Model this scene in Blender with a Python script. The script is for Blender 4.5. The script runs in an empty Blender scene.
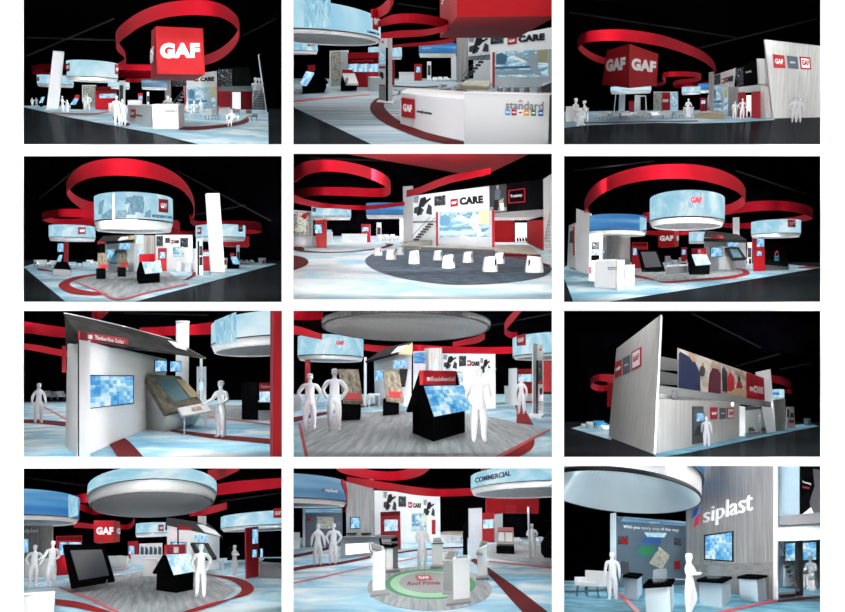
import bpy, bmesh, math, random
from mathutils import Vector, Matrix

# ------------------------------------------------------------------ camera, world, exposure
SC = bpy.context.scene
COL = SC.collection
F = 900.0                      # focal length in pixels of the 845x612 picture
CX, CY = 422.5, 306.0
D = 15.0                       # distance to the white display board
cam_d = bpy.data.cameras.new('camera')
cam = bpy.data.objects.new('camera', cam_d)
COL.objects.link(cam)
cam_d.sensor_fit = 'HORIZONTAL'
cam_d.sensor_width = 36.0
cam_d.lens = 36.0 * F / 845.0
cam_d.clip_start = 0.1
cam_d.clip_end = 400.0
cam.rotation_euler = (math.pi / 2, 0, 0)
SC.camera = cam
world = bpy.data.worlds.new('world')
SC.world = world
world.use_nodes = True
world.node_tree.nodes['Background'].inputs['Color'].default_value = (1, 1, 1, 1)
world.node_tree.nodes['Background'].inputs['Strength'].default_value = 1.15
SC.view_settings.view_transform = 'Standard'
SC.view_settings.look = 'None'
SC.view_settings.exposure = 0.0
SC.view_settings.gamma = 1.0
SC.view_settings.use_curve_mapping = False
random.seed(4)

# ------------------------------------------------------------------ materials
def lin(c):
    return tuple(((v / 255.0) / 12.92 if v / 255.0 <= 0.04045 else ((v / 255.0 + 0.055) / 1.055) ** 2.4) for v in c) + (1.0,)

MATS = {}
def mat(name, c, rough=0.6, metal=0.0, spec=0.3):
    m = bpy.data.materials.new(name); m.use_nodes = True
    b = m.node_tree.nodes['Principled BSDF']
    b.inputs['Base Color'].default_value = lin(c)
    b.inputs['Roughness'].default_value = rough
    b.inputs['Metallic'].default_value = metal
    b.inputs['Specular IOR Level'].default_value = spec
    MATS[name] = m
    return m

class NT:
    """tiny helper around a node tree"""
    def __init__(s, m):
        s.t = m.node_tree; s.n = s.t.nodes; s.b = s.n['Principled BSDF']
    def add(s, typ, **kw):
        n = s.n.new(typ)
        for k, v in kw.items(): setattr(n, k, v)
        return n
    def link(s, a, b): s.t.links.new(a, b)
    def coord(s, which, scale=(1, 1, 1)):
        c = s.add('ShaderNodeTexCoord'); mp = s.add('ShaderNodeMapping')
        mp.inputs['Scale'].default_value = scale
        s.link(c.outputs[which], mp.inputs['Vector'])
        return mp.outputs['Vector']
    def noise(s, vec, scale, detail=3.0, rough=0.5, dist=0.0):
        n = s.add('ShaderNodeTexNoise')
        n.inputs['Scale'].default_value = scale; n.inputs['Detail'].default_value = detail
        n.inputs['Roughness'].default_value = rough; n.inputs['Distortion'].default_value = dist
        s.link(vec, n.inputs['Vector'])
        return n.outputs['Fac']
    def ramp(s, fac, stops, const=False):
        r = s.add('ShaderNodeValToRGB')
        if const: r.color_ramp.interpolation = 'CONSTANT'
        e = r.color_ramp.elements
        while len(e) < len(stops): e.new(0.5)
        for q, (p, c) in zip(e, stops): q.position = p; q.color = lin(c)
        s.link(fac, r.inputs['Fac'])
        return r.outputs['Color']
    def base(s, col, emit=0.0):
        if emit:
            s.b.inputs['Base Color'].default_value = (0.01, 0.01, 0.01, 1)
            s.link(col, s.b.inputs['Emission Color']); s.b.inputs['Emission Strength'].default_value = emit
        else:
            s.link(col, s.b.inputs['Base Color'])

def noisy(name, stops, scale, coord='Object', sc=(1, 1, 1), detail=3, dist=0.0, rough=0.6, emit=0.0, spec=0.3):
    m = mat(name, (128, 128, 128), rough, 0, 0.0 if emit else spec); t = NT(m)
    t.base(t.ramp(t.noise(t.coord(coord, sc), scale, detail, 0.55, dist), stops), emit)
    return m

def mosaic(name, nx, ny, stops, emit=1.0):
    """blocky pixel pattern of a lit screen, in the face's own UVs"""
    m = mat(name, (20, 20, 20), 0.3); t = NT(m)
    cols = []
    for k, f in enumerate((1.0, 0.45)):
        v = t.coord('UV', (nx * f, ny * f, 1))
        fl = t.add('ShaderNodeVectorMath', operation='FLOOR'); t.link(v, fl.inputs[0])
        wn = t.add('ShaderNodeTexWhiteNoise', noise_dimensions='2D'); t.link(fl.outputs[0], wn.inputs['Vector'])
        cols.append(wn.outputs['Value'])
    sm = t.noise(t.coord('UV', (3, 2, 1)), 1.6, 2)
    mx = t.add('ShaderNodeMath', operation='ADD'); t.link(cols[0], mx.inputs[0]); t.link(cols[1], mx.inputs[1])
    m2 = t.add('ShaderNodeMath', operation='MULTIPLY'); t.link(mx.outputs[0], m2.inputs[0]); m2.inputs[1].default_value = 0.3
    m3 = t.add('ShaderNodeMath', operation='MULTIPLY_ADD'); t.link(sm, m3.inputs[0]); m3.inputs[1].default_value = 0.5
    t.link(m2.outputs[0], m3.inputs[2])
    t.base(t.ramp(m3.outputs[0], stops), emit)
    return m

mat('page', (250, 250, 250), 0.9, 0, 0.0)
mat('void', (2, 2, 3), 0.95, 0, 0.0)
mat('hall', (19, 21, 23), 0.14, 0, 0.08)
mat('truss', (16, 16, 18), 0.8)
mat('red', (180, 16, 30), 0.55)
mat('ribbon', (176, 12, 32), 0.75, 0, 0.1)
mat('cubered', (166, 14, 24), 0.6, 0, 0.15)
mat('redmat', (150, 20, 26), 0.8, 0, 0.1)
mat('darkred', (98, 14, 20), 0.8, 0, 0.1)
mat('white', (250, 250, 251), 0.5)
mat('white2', (230, 230, 231), 0.5)
mat('grey', (150, 152, 154), 0.5)
mat('midgrey', (104, 106, 110), 0.5)
mat('slate', (96, 104, 118), 0.6)
mat('darkgrey', (58, 59, 62), 0.5)
mat('black', (9, 9, 10), 0.7, 0, 0.0)
mat('gloss', (34, 40, 52), 0.4, 0, 0.05)
mat('trim', (18, 18, 20), 0.5)
mat('ink', (20, 20, 22), 0.6)
mat('paper', (246, 246, 246), 0.6)
mat('greytext', (128, 130, 134), 0.6)
mat('chrome', (190, 194, 198), 0.2, 0.9)
mat('orange', (236, 156, 44), 0.6)
mat('green', (44, 140, 80), 0.6)
mat('palegreen', (168, 214, 178), 0.7)
mat('blue', (44, 98, 178), 0.6)
mat('navy', (34, 46, 80), 0.7)
mat('cyan', (70, 168, 212), 0.6)
mat('maroon', (96, 40, 56), 0.7)
mat('skin', (206, 160, 132), 0.6)
mat('teal', (62, 112, 124), 0.5)
mat('tan', (196, 172, 132), 0.6)
mat('stool', (228, 226, 228), 0.45)
mat('pinkred', (220, 46, 62), 0.5)
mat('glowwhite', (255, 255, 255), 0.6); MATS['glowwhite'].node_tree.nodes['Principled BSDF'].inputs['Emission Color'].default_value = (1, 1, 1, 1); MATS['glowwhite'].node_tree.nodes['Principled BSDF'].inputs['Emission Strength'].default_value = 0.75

noisy('cloud', [(0.32, (104, 170, 196)), (0.48, (150, 204, 224)), (0.64, (222, 238, 244))], 1.5, sc=(0.5, 0.22, 1), dist=0.6, rough=0.5)
noisy('cloudbright', [(0.32, (96, 186, 224)), (0.47, (160, 216, 238)), (0.62, (244, 250, 252))], 1.1, sc=(0.5, 0.3, 1), dist=0.8, rough=0.5)
noisy('cloudwhite', [(0.3, (146, 212, 240)), (0.45, (206, 236, 246)), (0.57, (250, 252, 253))], 1.1, sc=(0.5, 0.3, 1), dist=0.8, rough=0.5)
noisy('cloudgrey', [(0.3, (100, 136, 156)), (0.45, (140, 166, 178)), (0.62, (190, 208, 216))], 1.2, sc=(0.16, 0.9, 1), dist=0.4, rough=0.5)
noisy('bluecarpet', [(0.3, (62, 122, 146)), (0.6, (120, 182, 204))], 2.0, sc=(0.6, 0.3, 1), rough=0.8)
noisy('slatecarpet', [(0.35, (52, 70, 86)), (0.65, (92, 110, 124))], 3.0, sc=(1, 0.5, 1), rough=0.9)
noisy('plank', [(0.3, (112, 120, 126)), (0.5, (152, 160, 164)), (0.7, (186, 192, 194))], 2.2, sc=(3.5, 0.12, 1), rough=0.5)
noisy('wood', [(0.3, (150, 146, 132)), (0.7, (196, 192, 176))], 3, sc=(1, 0.15, 1), rough=0.5)
noisy('greywood', [(0.3, (178, 177, 175)), (0.5, (198, 197, 195)), (0.7, (214, 213, 211))], 4, sc=(4, 4, 0.12), rough=0.6)
noisy('darkwood', [(0.3, (118, 116, 114)), (0.5, (140, 138, 136)), (0.7, (162, 160, 157))], 4, sc=(4, 4, 0.12), rough=0.45)
noisy('brushed', [(0.3, (132, 130, 128)), (0.5, (162, 160, 158)), (0.7, (190, 188, 186))], 3, sc=(5, 5, 0.1), rough=0.4)
noisy('soffit', [(0.3, (196, 197, 197)), (0.7, (232, 232, 231))], 3, sc=(4, 0.1, 1), rough=0.5)
noisy('shingle', [(0.35, (86, 80, 70)), (0.5, (124, 116, 100)), (0.65, (150, 140, 122))], 5, 'UV', (1, 1, 1), rough=0.9)
noisy('roofdark', [(0.4, (24, 23, 24)), (0.6, (48, 46, 45))], 6, 'UV', (1, 2, 1), rough=0.8, spec=0.05)
noisy('drum', [(0.3, (108, 164, 194)), (0.42, (142, 200, 226)), (0.55, (172, 218, 236)), (0.68, (222, 242, 248))], 2.2, 'UV', (3.2, 0.9, 1), detail=4, dist=1.2, emit=0.93)
noisy('drumwhite', [(0.35, (150, 206, 232)), (0.5, (190, 228, 242)), (0.65, (230, 246, 251))], 1.6, 'UV', (2.4, 0.8, 1), dist=0.6, emit=0.95)
noisy('drumroof', [(0.35, (104, 150, 176)), (0.5, (124, 170, 194)), (0.65, (150, 194, 214))], 3, 'UV', (1, 1, 1), emit=0.9)
noisy('drumblue', [(0.36, (46, 116, 182)), (0.5, (80, 146, 200)), (0.6, (120, 178, 212)), (0.72, (176, 214, 230))], 1.4, 'UV', (0.8, 2.6, 1), detail=1, dist=0.5, emit=0.9)
noisy('drumslate', [(0.36, (78, 122, 158)), (0.5, (112, 154, 186)), (0.68, (160, 192, 212))], 1.4, 'UV', (1.2, 2.2, 1), detail=1, dist=0.5, emit=0.9)
noisy('photoblue', [(0.3, (70, 130, 166)), (0.42, (120, 170, 196)), (0.52, (170, 206, 222)), (0.62, (220, 236, 242)), (0.75, (236, 236, 190))], 2.2, 'UV', (1.6, 2.0, 1), detail=3, dist=1.6, emit=0.85)
noisy('photodark', [(0.4, (20, 22, 26)), (0.52, (40, 44, 50)), (0.6, (104, 112, 120)), (0.72, (196, 200, 202))], 2.6, 'UV', (2.0, 2.0, 1), detail=4, dist=1.4)
noisy('photocolour', [(0.28, (40, 66, 80)), (0.4, (86, 140, 120)), (0.5, (222, 226, 218)), (0.58, (196, 120, 60)), (0.66, (200, 196, 190)), (0.74, (50, 90, 160))], 3.2, 'UV', (1.6, 2.2, 1), detail=3, dist=1.5)
noisy('photoroom', [(0.3, (150, 132, 116)), (0.5, (206, 196, 184)), (0.7, (236, 230, 222))], 2.5, 'UV', (2.5, 1.2, 1), detail=2)
mosaic('screen', 11, 7, [(0.2, (24, 96, 176)), (0.42, (58, 150, 214)), (0.6, (130, 200, 236)), (0.8, (232, 246, 252))])
mosaic('screenpale', 12, 6, [(0.2, (86, 164, 218)), (0.42, (140, 200, 236)), (0.6, (190, 226, 244)), (0.8, (244, 250, 252))])
mosaic('screenblue', 12, 8, [(0.2, (40, 96, 160)), (0.45, (76, 146, 204)), (0.62, (120, 184, 226)), (0.8, (206, 232, 246))])
mosaic('screenband', 5, 2, [(0.2, (40, 130, 200)), (0.5, (90, 174, 222)), (0.8, (200, 232, 246))])

mat('slategrey', (92, 110, 124), 0.6); mat('slategrey2', (132, 156, 170), 0.6); mat('acrylicwhite', (222, 236, 242), 0.4); mat('acrylicwhite2', (206, 222, 230), 0.4)
noisy('steelwall', [(0.3, (112, 110, 110)), (0.5, (138, 136, 135)), (0.7, (164, 162, 160))], 3, sc=(5, 5, 0.1), rough=0.4)
noisy('stoneband', [(0.35, (92, 92, 92)), (0.5, (130, 130, 130)), (0.65, (170, 170, 168))], 9, 'UV', (1, 6, 1), rough=0.9)
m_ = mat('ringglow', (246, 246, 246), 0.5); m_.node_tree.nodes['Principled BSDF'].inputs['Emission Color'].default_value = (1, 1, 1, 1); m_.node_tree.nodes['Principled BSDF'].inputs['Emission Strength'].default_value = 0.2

def gloss_floor(name, c, k):
    m = mat(name, c, 0.8, 0, 0.0); t = NT(m)
    gl = t.add('ShaderNodeBsdfGlossy'); gl.inputs['Roughness'].default_value = 0.12; gl.inputs['Color'].default_value = (.9, .95, 1, 1)
    mx = t.add('ShaderNodeMixShader'); mx.inputs[0].default_value = k
    t.link(t.b.outputs[0], mx.inputs[1]); t.link(gl.outputs[0], mx.inputs[2]); t.link(mx.outputs[0], t.n['Material Output'].inputs['Surface'])
gloss_floor('hall', (34, 38, 41), 0.06)

mat('suit', (214, 232, 240), 0.7); mat('haze', (232, 230, 176), 0.7); mat('roofblue', (96, 148, 180), 0.7); mat('paleband', (196, 222, 234), 0.7)
PICS = {'roofer': ('photoblue', [('printed_haze', 'haze', [(.76, .55), (1, .5), (1, 1), (.8, 1)]), ('printed_roof', 'roofblue', [(0, .3), (.8, .34), (.8, .42), (0, .4)]), ('printed_roof', 'paleband', [(0, .08), (.72, .1), (.72, .26), (0, .26)]), ('printed_tarp', 'roofblue', [(.02, .48), (.2, .48), (.24, .8), (.12, .95), (.02, .88)]),
    ('printed_arm', 'suit', [(.34, .84), (.42, .92), (.72, .62), (.66, .52)]), ('printed_leg', 'suit', [(.64, .46), (.8, .46), (.9, .04), (.78, .04)]), ('printed_torso', 'suit', [(.6, .44), (.8, .42), (.84, .76), (.74, .9), (.64, .84)]), ('printed_head', 'paleband', [(.66, .86), (.74, .86), (.75, .98), (.68, 1.0)])]),
  'roofers': ('paper', [('printed_shadow', 'darkgrey', [(0, .2), (.4, .05), (.55, .3), (.3, .5), (.02, .46)]), ('printed_worker', 'ink', [(.26, .5), (.52, .42), (.74, .66), (.62, .92), (.36, .86)]), ('printed_leg', 'ink', [(.3, .5), (.44, .44), (.3, .04), (.16, .06)]), ('printed_worker', 'darkgrey', [(.66, .1), (.98, .0), (.98, .4), (.8, .56)]), ('printed_sky', 'grey', [(.0, .7), (.24, .66), (.3, 1), (.0, 1)]), ('printed_arm', 'ink', [(.62, .7), (.9, .84), (.96, .76), (.7, .6)])]),
  'trainee': ('darkgrey', [('printed_floor', 'grey', [(0, 0), (1, 0), (1, .14), (0, .2)]), ('printed_figure', 'slate', [(.3, .46), (.62, .44), (.66, .78), (.48, .9), (.32, .8)]), ('printed_face', 'skin', [(.42, .86), (.54, .86), (.55, .98), (.43, .99)]), ('printed_leg', 'ink', [(.28, .46), (.56, .44), (.5, .04), (.2, .06)]), ('printed_tool', 'tan', [(.56, .4), (.86, .5), (.8, .2), (.6, .1)]), ('printed_knee', 'paper', [(.6, .3), (.86, .32), (.9, .02), (.66, .02)])])}
def ghost(name, c, see):
    m = mat(name, c, 0.6, 0, 0.1); t = NT(m)
    tr = t.add('ShaderNodeBsdfTransparent'); tl = t.add('ShaderNodeBsdfTranslucent')
    tl.inputs['Color'].default_value = lin(c)
    m1 = t.add('ShaderNodeMixShader'); m1.inputs[0].default_value = 0.4
    m2 = t.add('ShaderNodeMixShader'); m2.inputs[0].default_value = see
    out = t.n['Material Output']
    t.link(t.b.outputs[0], m1.inputs[1]); t.link(tl.outputs[0], m1.inputs[2])
    t.link(m1.outputs[0], m2.inputs[1]); t.link(tr.outputs[0], m2.inputs[2])
    t.link(m2.outputs[0], out.inputs['Surface'])
    return m
ghost('figure', (250, 250, 251), 0.06)
ghost('figuregrey', (205, 206, 208), 0.06)
ghost('glass', (200, 216, 224), 0.75)
ghost('acrylic', (236, 240, 243), 0.3)

def M(x): return MATS[x]

# ------------------------------------------------------------------ mesh builder (panel-local points)
class MB:
    def __init__(s):
        s.v = []; s.f = []; s.uv = {}; s.mi = {}; s.sm = set(); s.cur = 0
    def face(s, idx, uv=None, smooth=False):
        k = len(s.f); s.f.append(tuple(idx)); s.mi[k] = s.cur
        if uv: s.uv[k] = uv
        if smooth: s.sm.add(k)
    def add(s, pts):
        k = len(s.v); s.v += [Vector(p) for p in pts]; return k
    def prism(s, a, b, uvfront=False, smooth=False):
        """closed solid between two loops of equal length (a = face towards the viewer)"""
        n = len(a); k = s.add(a); j = s.add(b)
        q = [(0, 0), (1, 0), (1, 1), (0, 1)] if n == 4 else None
        s.face(range(k, k + n), q)
        s.face([j + n - 1 - i for i in range(n)])
        for i in range(n):
            i2 = (i + 1) % n
            s.face((k + i2, k + i, j + i, j + i2), [(1, 0), (0, 0), (0, 1), (1, 1)], smooth)
        return s
    def tube(s, pts, r, n=6, r2=None):
        pts = [Vector(p) for p in pts]; rings = []
        m = len(pts)
        for i, p in enumerate(pts):
            t = (pts[min(i + 1, m - 1)] - pts[max(i - 1, 0)])
            t = t.normalized() if t.length > 1e-9 else Vector((0, 0, 1))
            up = Vector((0, 0, 1)) if abs(t.z) < 0.95 else Vector((0, 1, 0))
            a = t.cross(up).normalized(); b = a.cross(t)
            rr = r if r2 is None else r + (r2 - r) * i / max(1, m - 1)
            rings.append(s.add([p + (a * math.cos(2 * math.pi * q / n) + b * math.sin(2 * math.pi * q / n)) * rr for q in range(n)]))
        for i in range(m - 1):
            for q in range(n):
                q2 = (q + 1) % n
                s.face((rings[i] + q, rings[i] + q2, rings[i + 1] + q2, rings[i + 1] + q), None, n > 4)
        s.face([rings[0] + n - 1 - q for q in range(n)]); s.face([rings[-1] + q for q in range(n)])
        return s
    def rings(s, loops, cap0=True, cap1=True, smooth=True):
        """loft through loops of equal length; UVs run round and up"""
        n = len(loops[0]); ks = [s.add(l) for l in loops]
        for i in range(len(loops) - 1):
            for q in range(n):
                q2 = (q + 1) % n
                u0, u1 = q / n, (q + 1) / n; v0, v1 = i / (len(loops) - 1), (i + 1) / (len(loops) - 1)
                s.face((ks[i] + q, ks[i] + q2, ks[i + 1] + q2, ks[i + 1] + q), [(u0, v0), (u1, v0), (u1, v1), (u0, v1)], smooth)
        if cap0: s.face([ks[0] + n - 1 - q for q in range(n)])
        if cap1: s.face([ks[-1] + q for q in range(n)])
        return s
    def lathe(s, c, prof, n=20, sx=1.0, sy=1.0):
        c = Vector(c)
        return s.rings([[c + Vector((r * sx * math.cos(2 * math.pi * q / n), r * sy * math.sin(2 * math.pi * q / n), z)) for q in range(n)] for r, z in prof])
    def box(s, x0, x1, y0, y1, z0, z1):
        return s.prism([(x0, y0, z0), (x1, y0, z0), (x1, y0, z1), (x0, y0, z1)], [(x0, y1, z0), (x1, y1, z0), (x1, y1, z1), (x0, y1, z1)])
    def grid(s, front, back):
        """front, back: rows x cols of points -> closed curved plate, UV on the front"""
        R_, C_ = len(front), len(front[0])
        a = s.add([p for r in front for p in r]); b = s.add([p for r in back for p in r])
        a2 = s.add([p for r in front for p in r]); b2 = s.add([p for r in back for p in r])
        for i in range(R_ - 1):
            for j in range(C_ - 1):
                q = (i * C_ + j, i * C_ + j + 1, (i + 1) * C_ + j + 1, (i + 1) * C_ + j)
                uv = [(j / (C_ - 1), i / (R_ - 1)), ((j + 1) / (C_ - 1), i / (R_ - 1)), ((j + 1) / (C_ - 1), (i + 1) / (R_ - 1)), (j / (C_ - 1), (i + 1) / (R_ - 1))]
                s.face([a + x for x in q], uv, C_ > 2); s.face([b + x for x in reversed(q)], None, C_ > 2)
        rim = [(0, j) for j in range(C_)] + [(i, C_ - 1) for i in range(1, R_)] + [(R_ - 1, j) for j in range(C_ - 2, -1, -1)] + [(i, 0) for i in range(R_ - 2, 0, -1)]
        for k in range(len(rim)):
            i, j = rim[k]; i2, j2 = rim[(k + 1) % len(rim)]
            s.face((a2 + i2 * C_ + j2, a2 + i * C_ + j, b2 + i * C_ + j, b2 + i2 * C_ + j2))
        return s
    def mesh(s, name, base, mats, bevel=0.0):
        me = bpy.data.meshes.new(name)
        me.from_pydata([tuple(p - base) for p in s.v], [], s.f)
        for m in mats: me.materials.append(m)
        uvl = me.uv_layers.new(name='UVMap')
        for p in me.polygons:
            p.material_index = s.mi.get(p.index, 0)
            p.use_smooth = p.index in s.sm
            if p.index in s.uv:
                for li, c in zip(p.loop_indices, s.uv[p.index]): uvl.data[li].uv = c
        me.validate()
        return me

def spline(pts, n=6, closed=False):
    """Catmull-Rom through tuples"""
    out = []; m = len(pts)
    segs = m if closed else m - 1
    for i in range(segs):
        g = lambda k: pts[k % m] if closed else pts[max(0, min(m - 1, k))]
        p0, p1, p2, p3 = g(i - 1), g(i), g(i + 1), g(i + 2)
        for k in range(n):
            t = k / n
            out.append(tuple(0.5 * (2 * b + (c - a) * t + (2 * a - 5 * b + 4 * c - d) * t * t + (3 * b - a - 3 * c + d) * t ** 3) for a, b, c, d in zip(p0, p1, p2, p3)))
    if not closed: out.append(tuple(map(float, pts[-1])))
    return out

_TXT = {}
def text_mesh(body, bold):
    """front-face triangles of a word, x and y normalised to its box"""
    if (body, bold) in _TXT: return _TXT[(body, bold)]
    c = bpy.data.curves.new('lettering', 'FONT'); c.body = body; c.offset = bold; c.extrude = 0.05
    c.resolution_u = 3; c.space_character = 1.0 + bold * 1.4
    o = bpy.data.objects.new('lettering', c); COL.objects.link(o)
    dg = bpy.context.evaluated_depsgraph_get(); dg.update()
    me = bpy.data.meshes.new_from_object(o.evaluated_get(dg))
    vs = [tuple(v.co) for v in me.vertices]; fs = [tuple(p.vertices) for p in me.polygons]
    COL.objects.unlink(o); bpy.data.objects.remove(o); bpy.data.curves.remove(c); bpy.data.meshes.remove(me)
    x0 = min(v[0] for v in vs); x1 = max(v[0] for v in vs); y0 = min(v[1] for v in vs); y1 = max(v[1] for v in vs)
    vs = [((x - x0) / (x1 - x0), (y - y0) / (y1 - y0), 1.0 if z > 0 else 0.0) for x, y, z in vs]
    _TXT[(body, bold)] = (vs, fs)
    return vs, fs

# ------------------------------------------------------------------ surfaces a sign can lie on
class Plane:
    def __init__(s, P, p0, p1, p2):
        s.P = P; s.p = Vector(p0); n = (Vector(p1) - s.p).cross(Vector(p2) - s.p).normalized()
        if n.dot(P.eye - s.p) < 0: n = -n
        s.n = n
    def at(s, X, Y, off=0.0):
        l = s.P.ray(X, Y); t = (s.p - s.P.eye).dot(s.n) / l.dot(s.n)
        return s.P.eye + l * t + s.n * off
class Drum:
    """upright elliptical cylinder"""
    def __init__(s, P, c, a, b): s.P = P; s.c = Vector(c); s.a = a; s.b = b
    def at(s, X, Y, off=0.0):
        l = s.P.ray(X, Y); e = s.P.eye - s.c
        A = (l.x / s.a) ** 2 + (l.y / s.b) ** 2; B = 2 * (e.x * l.x / s.a ** 2 + e.y * l.y / s.b ** 2); C = (e.x / s.a) ** 2 + (e.y / s.b) ** 2 - 1
        q = B * B - 4 * A * C
        t = (-B - math.sqrt(max(q, 0.0))) / (2 * A)
        p = s.P.eye + l * t
        n = Vector(((p.x - s.c.x) / s.a ** 2, (p.y - s.c.y) / s.b ** 2, 0)).normalized()
        return p + n * off

# ------------------------------------------------------------------ one of the twelve halls
THINGS = []
NEED = []
class Hall:
    """a hall behind one opening of the board; X, Y are picture coordinates in units of 1/3.189 px from (x0, y0)"""
    K = 845.0 / 265.0
    def __init__(s, x0, y0, rect, hz, where, below=478.0):
        s.x0, s.y0, s.rect, s.where, s.hz = x0, y0, rect, where, hz
        xc = (rect[0] + rect[2]) / 2; yh = y0 + hz / s.K
        d = Vector(((xc - CX) / F, 1.0, (CY - yh) / F)).normalized()
        u0 = Vector((d.y, -d.x, 0)).normalized().cross(d); u1 = Vector((0, -d.z, d.y)).normalized()
        u = (u0 + u1).normalized(); r = d.cross(u)
        s.R = Matrix((r, d, u)).transposed()        # columns: right, forward, up
        s.Ri = s.R.transposed()
        h = 0
        for X in (11, 834):
            w = s.wray(X, below); l = s.Ri @ w
            h = max(h, D * 1.022 * (-l.z))          # w.y == 1
        s.h = h; s.eye = Vector((0, 0, h)); s.xm = (xc - x0) * s.K
        s.u = s.depth(below) / 900.0                # one pixel at the nearest row, metres
    def wray(s, X, Y):
        return Vector((((s.x0 + X / s.K) - CX) / F, 1.0, (CY - (s.y0 + Y / s.K)) / F))
    def ray(s, X, Y): return s.Ri @ s.wray(X, Y)
    def depth(s, row):
        l = s.ray(s.xm, row); return s.h * l.y / (-l.z)
    def fl(s, X, Y, z=0.0):
        l = s.ray(X, Y); t = (z - s.h) / l.z
        p = s.eye + l * t
        if not 0 < p.y < 96:
            NEED.append((s.where, round(X), round(Y), round(p.y)))
            p = Vector((l.x / l.y * 96, 96, z))
        return p
    def y(s, X, Y, yy):
        l = s.ray(X, Y); return s.eye + l * (yy / l.y)
    def q(s, X, Y, row=None):
        return s.fl(X, Y) if row is None else s.y(X, Y, s.depth(row))
    def up(s, b, Y):
        """height above floor point b whose picture row is Y"""
        w = s.R @ (b - s.eye); t = s.R @ Vector((0, 0, 1)); v = (CY - (s.y0 + Y / s.K)) / F
        return b + Vector((0, 0, 1)) * ((v * w.y - w.z) / (t.z - v * t.y))
    def W(s, p): return s.R @ (Vector(p) - s.eye)
    def back(s, p):
        w = s.W(p); return ((w.x / w.y * F + CX - s.x0) * s.K, (CY - w.z / w.y * F - s.y0) * s.K)
    def px(s, row): return s.depth(row) / F / s.K    # metres per picture unit at a row
    # ---- spots added to brighten single displays
    def spot(s, X, Y, dep, tX, tY, trow, L, cone=70, col=(1, 1, 1), size=0.15):
        p = s.y(X, Y, dep); t = s.q(tX, tY, trow)
        d = s.W(t) - s.W(p)
        ld = bpy.data.lights.new('fill_spot', 'SPOT'); ld.energy = 39.5 * d.length_squared * L
        ld.spot_size = math.radians(cone); ld.spot_blend = 0.8; ld.shadow_soft_size = size; ld.color = col
        o = bpy.data.objects.new('fill_spot', ld); COL.objects.link(o)
        o.location = s.W(p); o.rotation_euler = d.to_track_quat('-Z', 'Y').to_euler()
    # ---- objects
    def thing(s, name, label, cat, base, group=None, where=True):
        b = base if isinstance(base, Vector) else s.q(*base)
        t = Thing(s, name, (label + ', ' + s.where) if where else label, cat, b, group)
        THINGS.append(t); return t
    def structure(s, name, mb, m, base=None):
        b = base or mb.v[0].copy()
        o = bpy.data.objects.new(name, mb.mesh(name, b, [M(m)])); COL.objects.link(o)
        o.matrix_world = Matrix.Translation(s.W(b)) @ s.R.to_4x4()
        o['kind'] = 'structure'
        return o
    def floorpoly(s, name, poly, m, z=0.0, th=None):
        th = th or s.u * 0.25
        a = [s.fl(X, Y, z) for X, Y in poly]
        return s.structure(name, MB().prism(a, [p - Vector((0, 0, th)) for p in a]), m)
    def band(s, name, outer, inner, m, z, n=8):
        """curved strip of flooring between two splines"""
        A = [s.fl(X, Y, z) for X, Y in spline(outer, n)]; B = [s.fl(X, Y, z) for X, Y in spline(inner, n)]
        dz = Vector((0, 0, s.u * 0.15))
        return s.structure(name, MB().grid([A, B], [[p - dz for p in A], [p - dz for p in B]]), m)
    def ribbon(s, name, label, pts, zc=None, row=None, n=7, closed=False, m='ribbon', group=None, th=0.03, cat='canopy'):
        """pts (X, Ytop, Ybottom): hoop of fabric hung at one height zc; bottom edge follows the rays to that height"""
        P = [(X, a, b) for X, a, b in pts]
        Q = spline(P, n, closed)
        lo = [s.fl(X, b, zc) for X, a, b in Q]; hi = [s.up(p, a) for p, (X, a, b) in zip(lo, Q)]
        N = len(lo); mb = MB(); nn = N if closed else N - 1
        off = []
        for i in range(N):
            i0, i1 = ((i - 1) % N, (i + 1) % N) if closed else (max(i - 1, 0), min(i + 1, N - 1))
            t = lo[i1] - lo[i0]; nrm = Vector((t.y, -t.x, 0)); nrm = nrm.normalized() if nrm.length > 1e-6 else Vector((1, 0, 0))
            off.append(nrm * th)
        A = [lo, hi]; B = [[p + o for p, o in zip(lo, off)], [p + o for p, o in zip(hi, off)]]
        if closed:
            A = [l + [l[0]] for l in A]; B = [l + [l[0]] for l in B]
        mb.grid(A, B)
        t = s.thing(name, label, cat, lo[0].copy(), group)
        t.part('fabric', mb, m)
        return t

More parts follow.
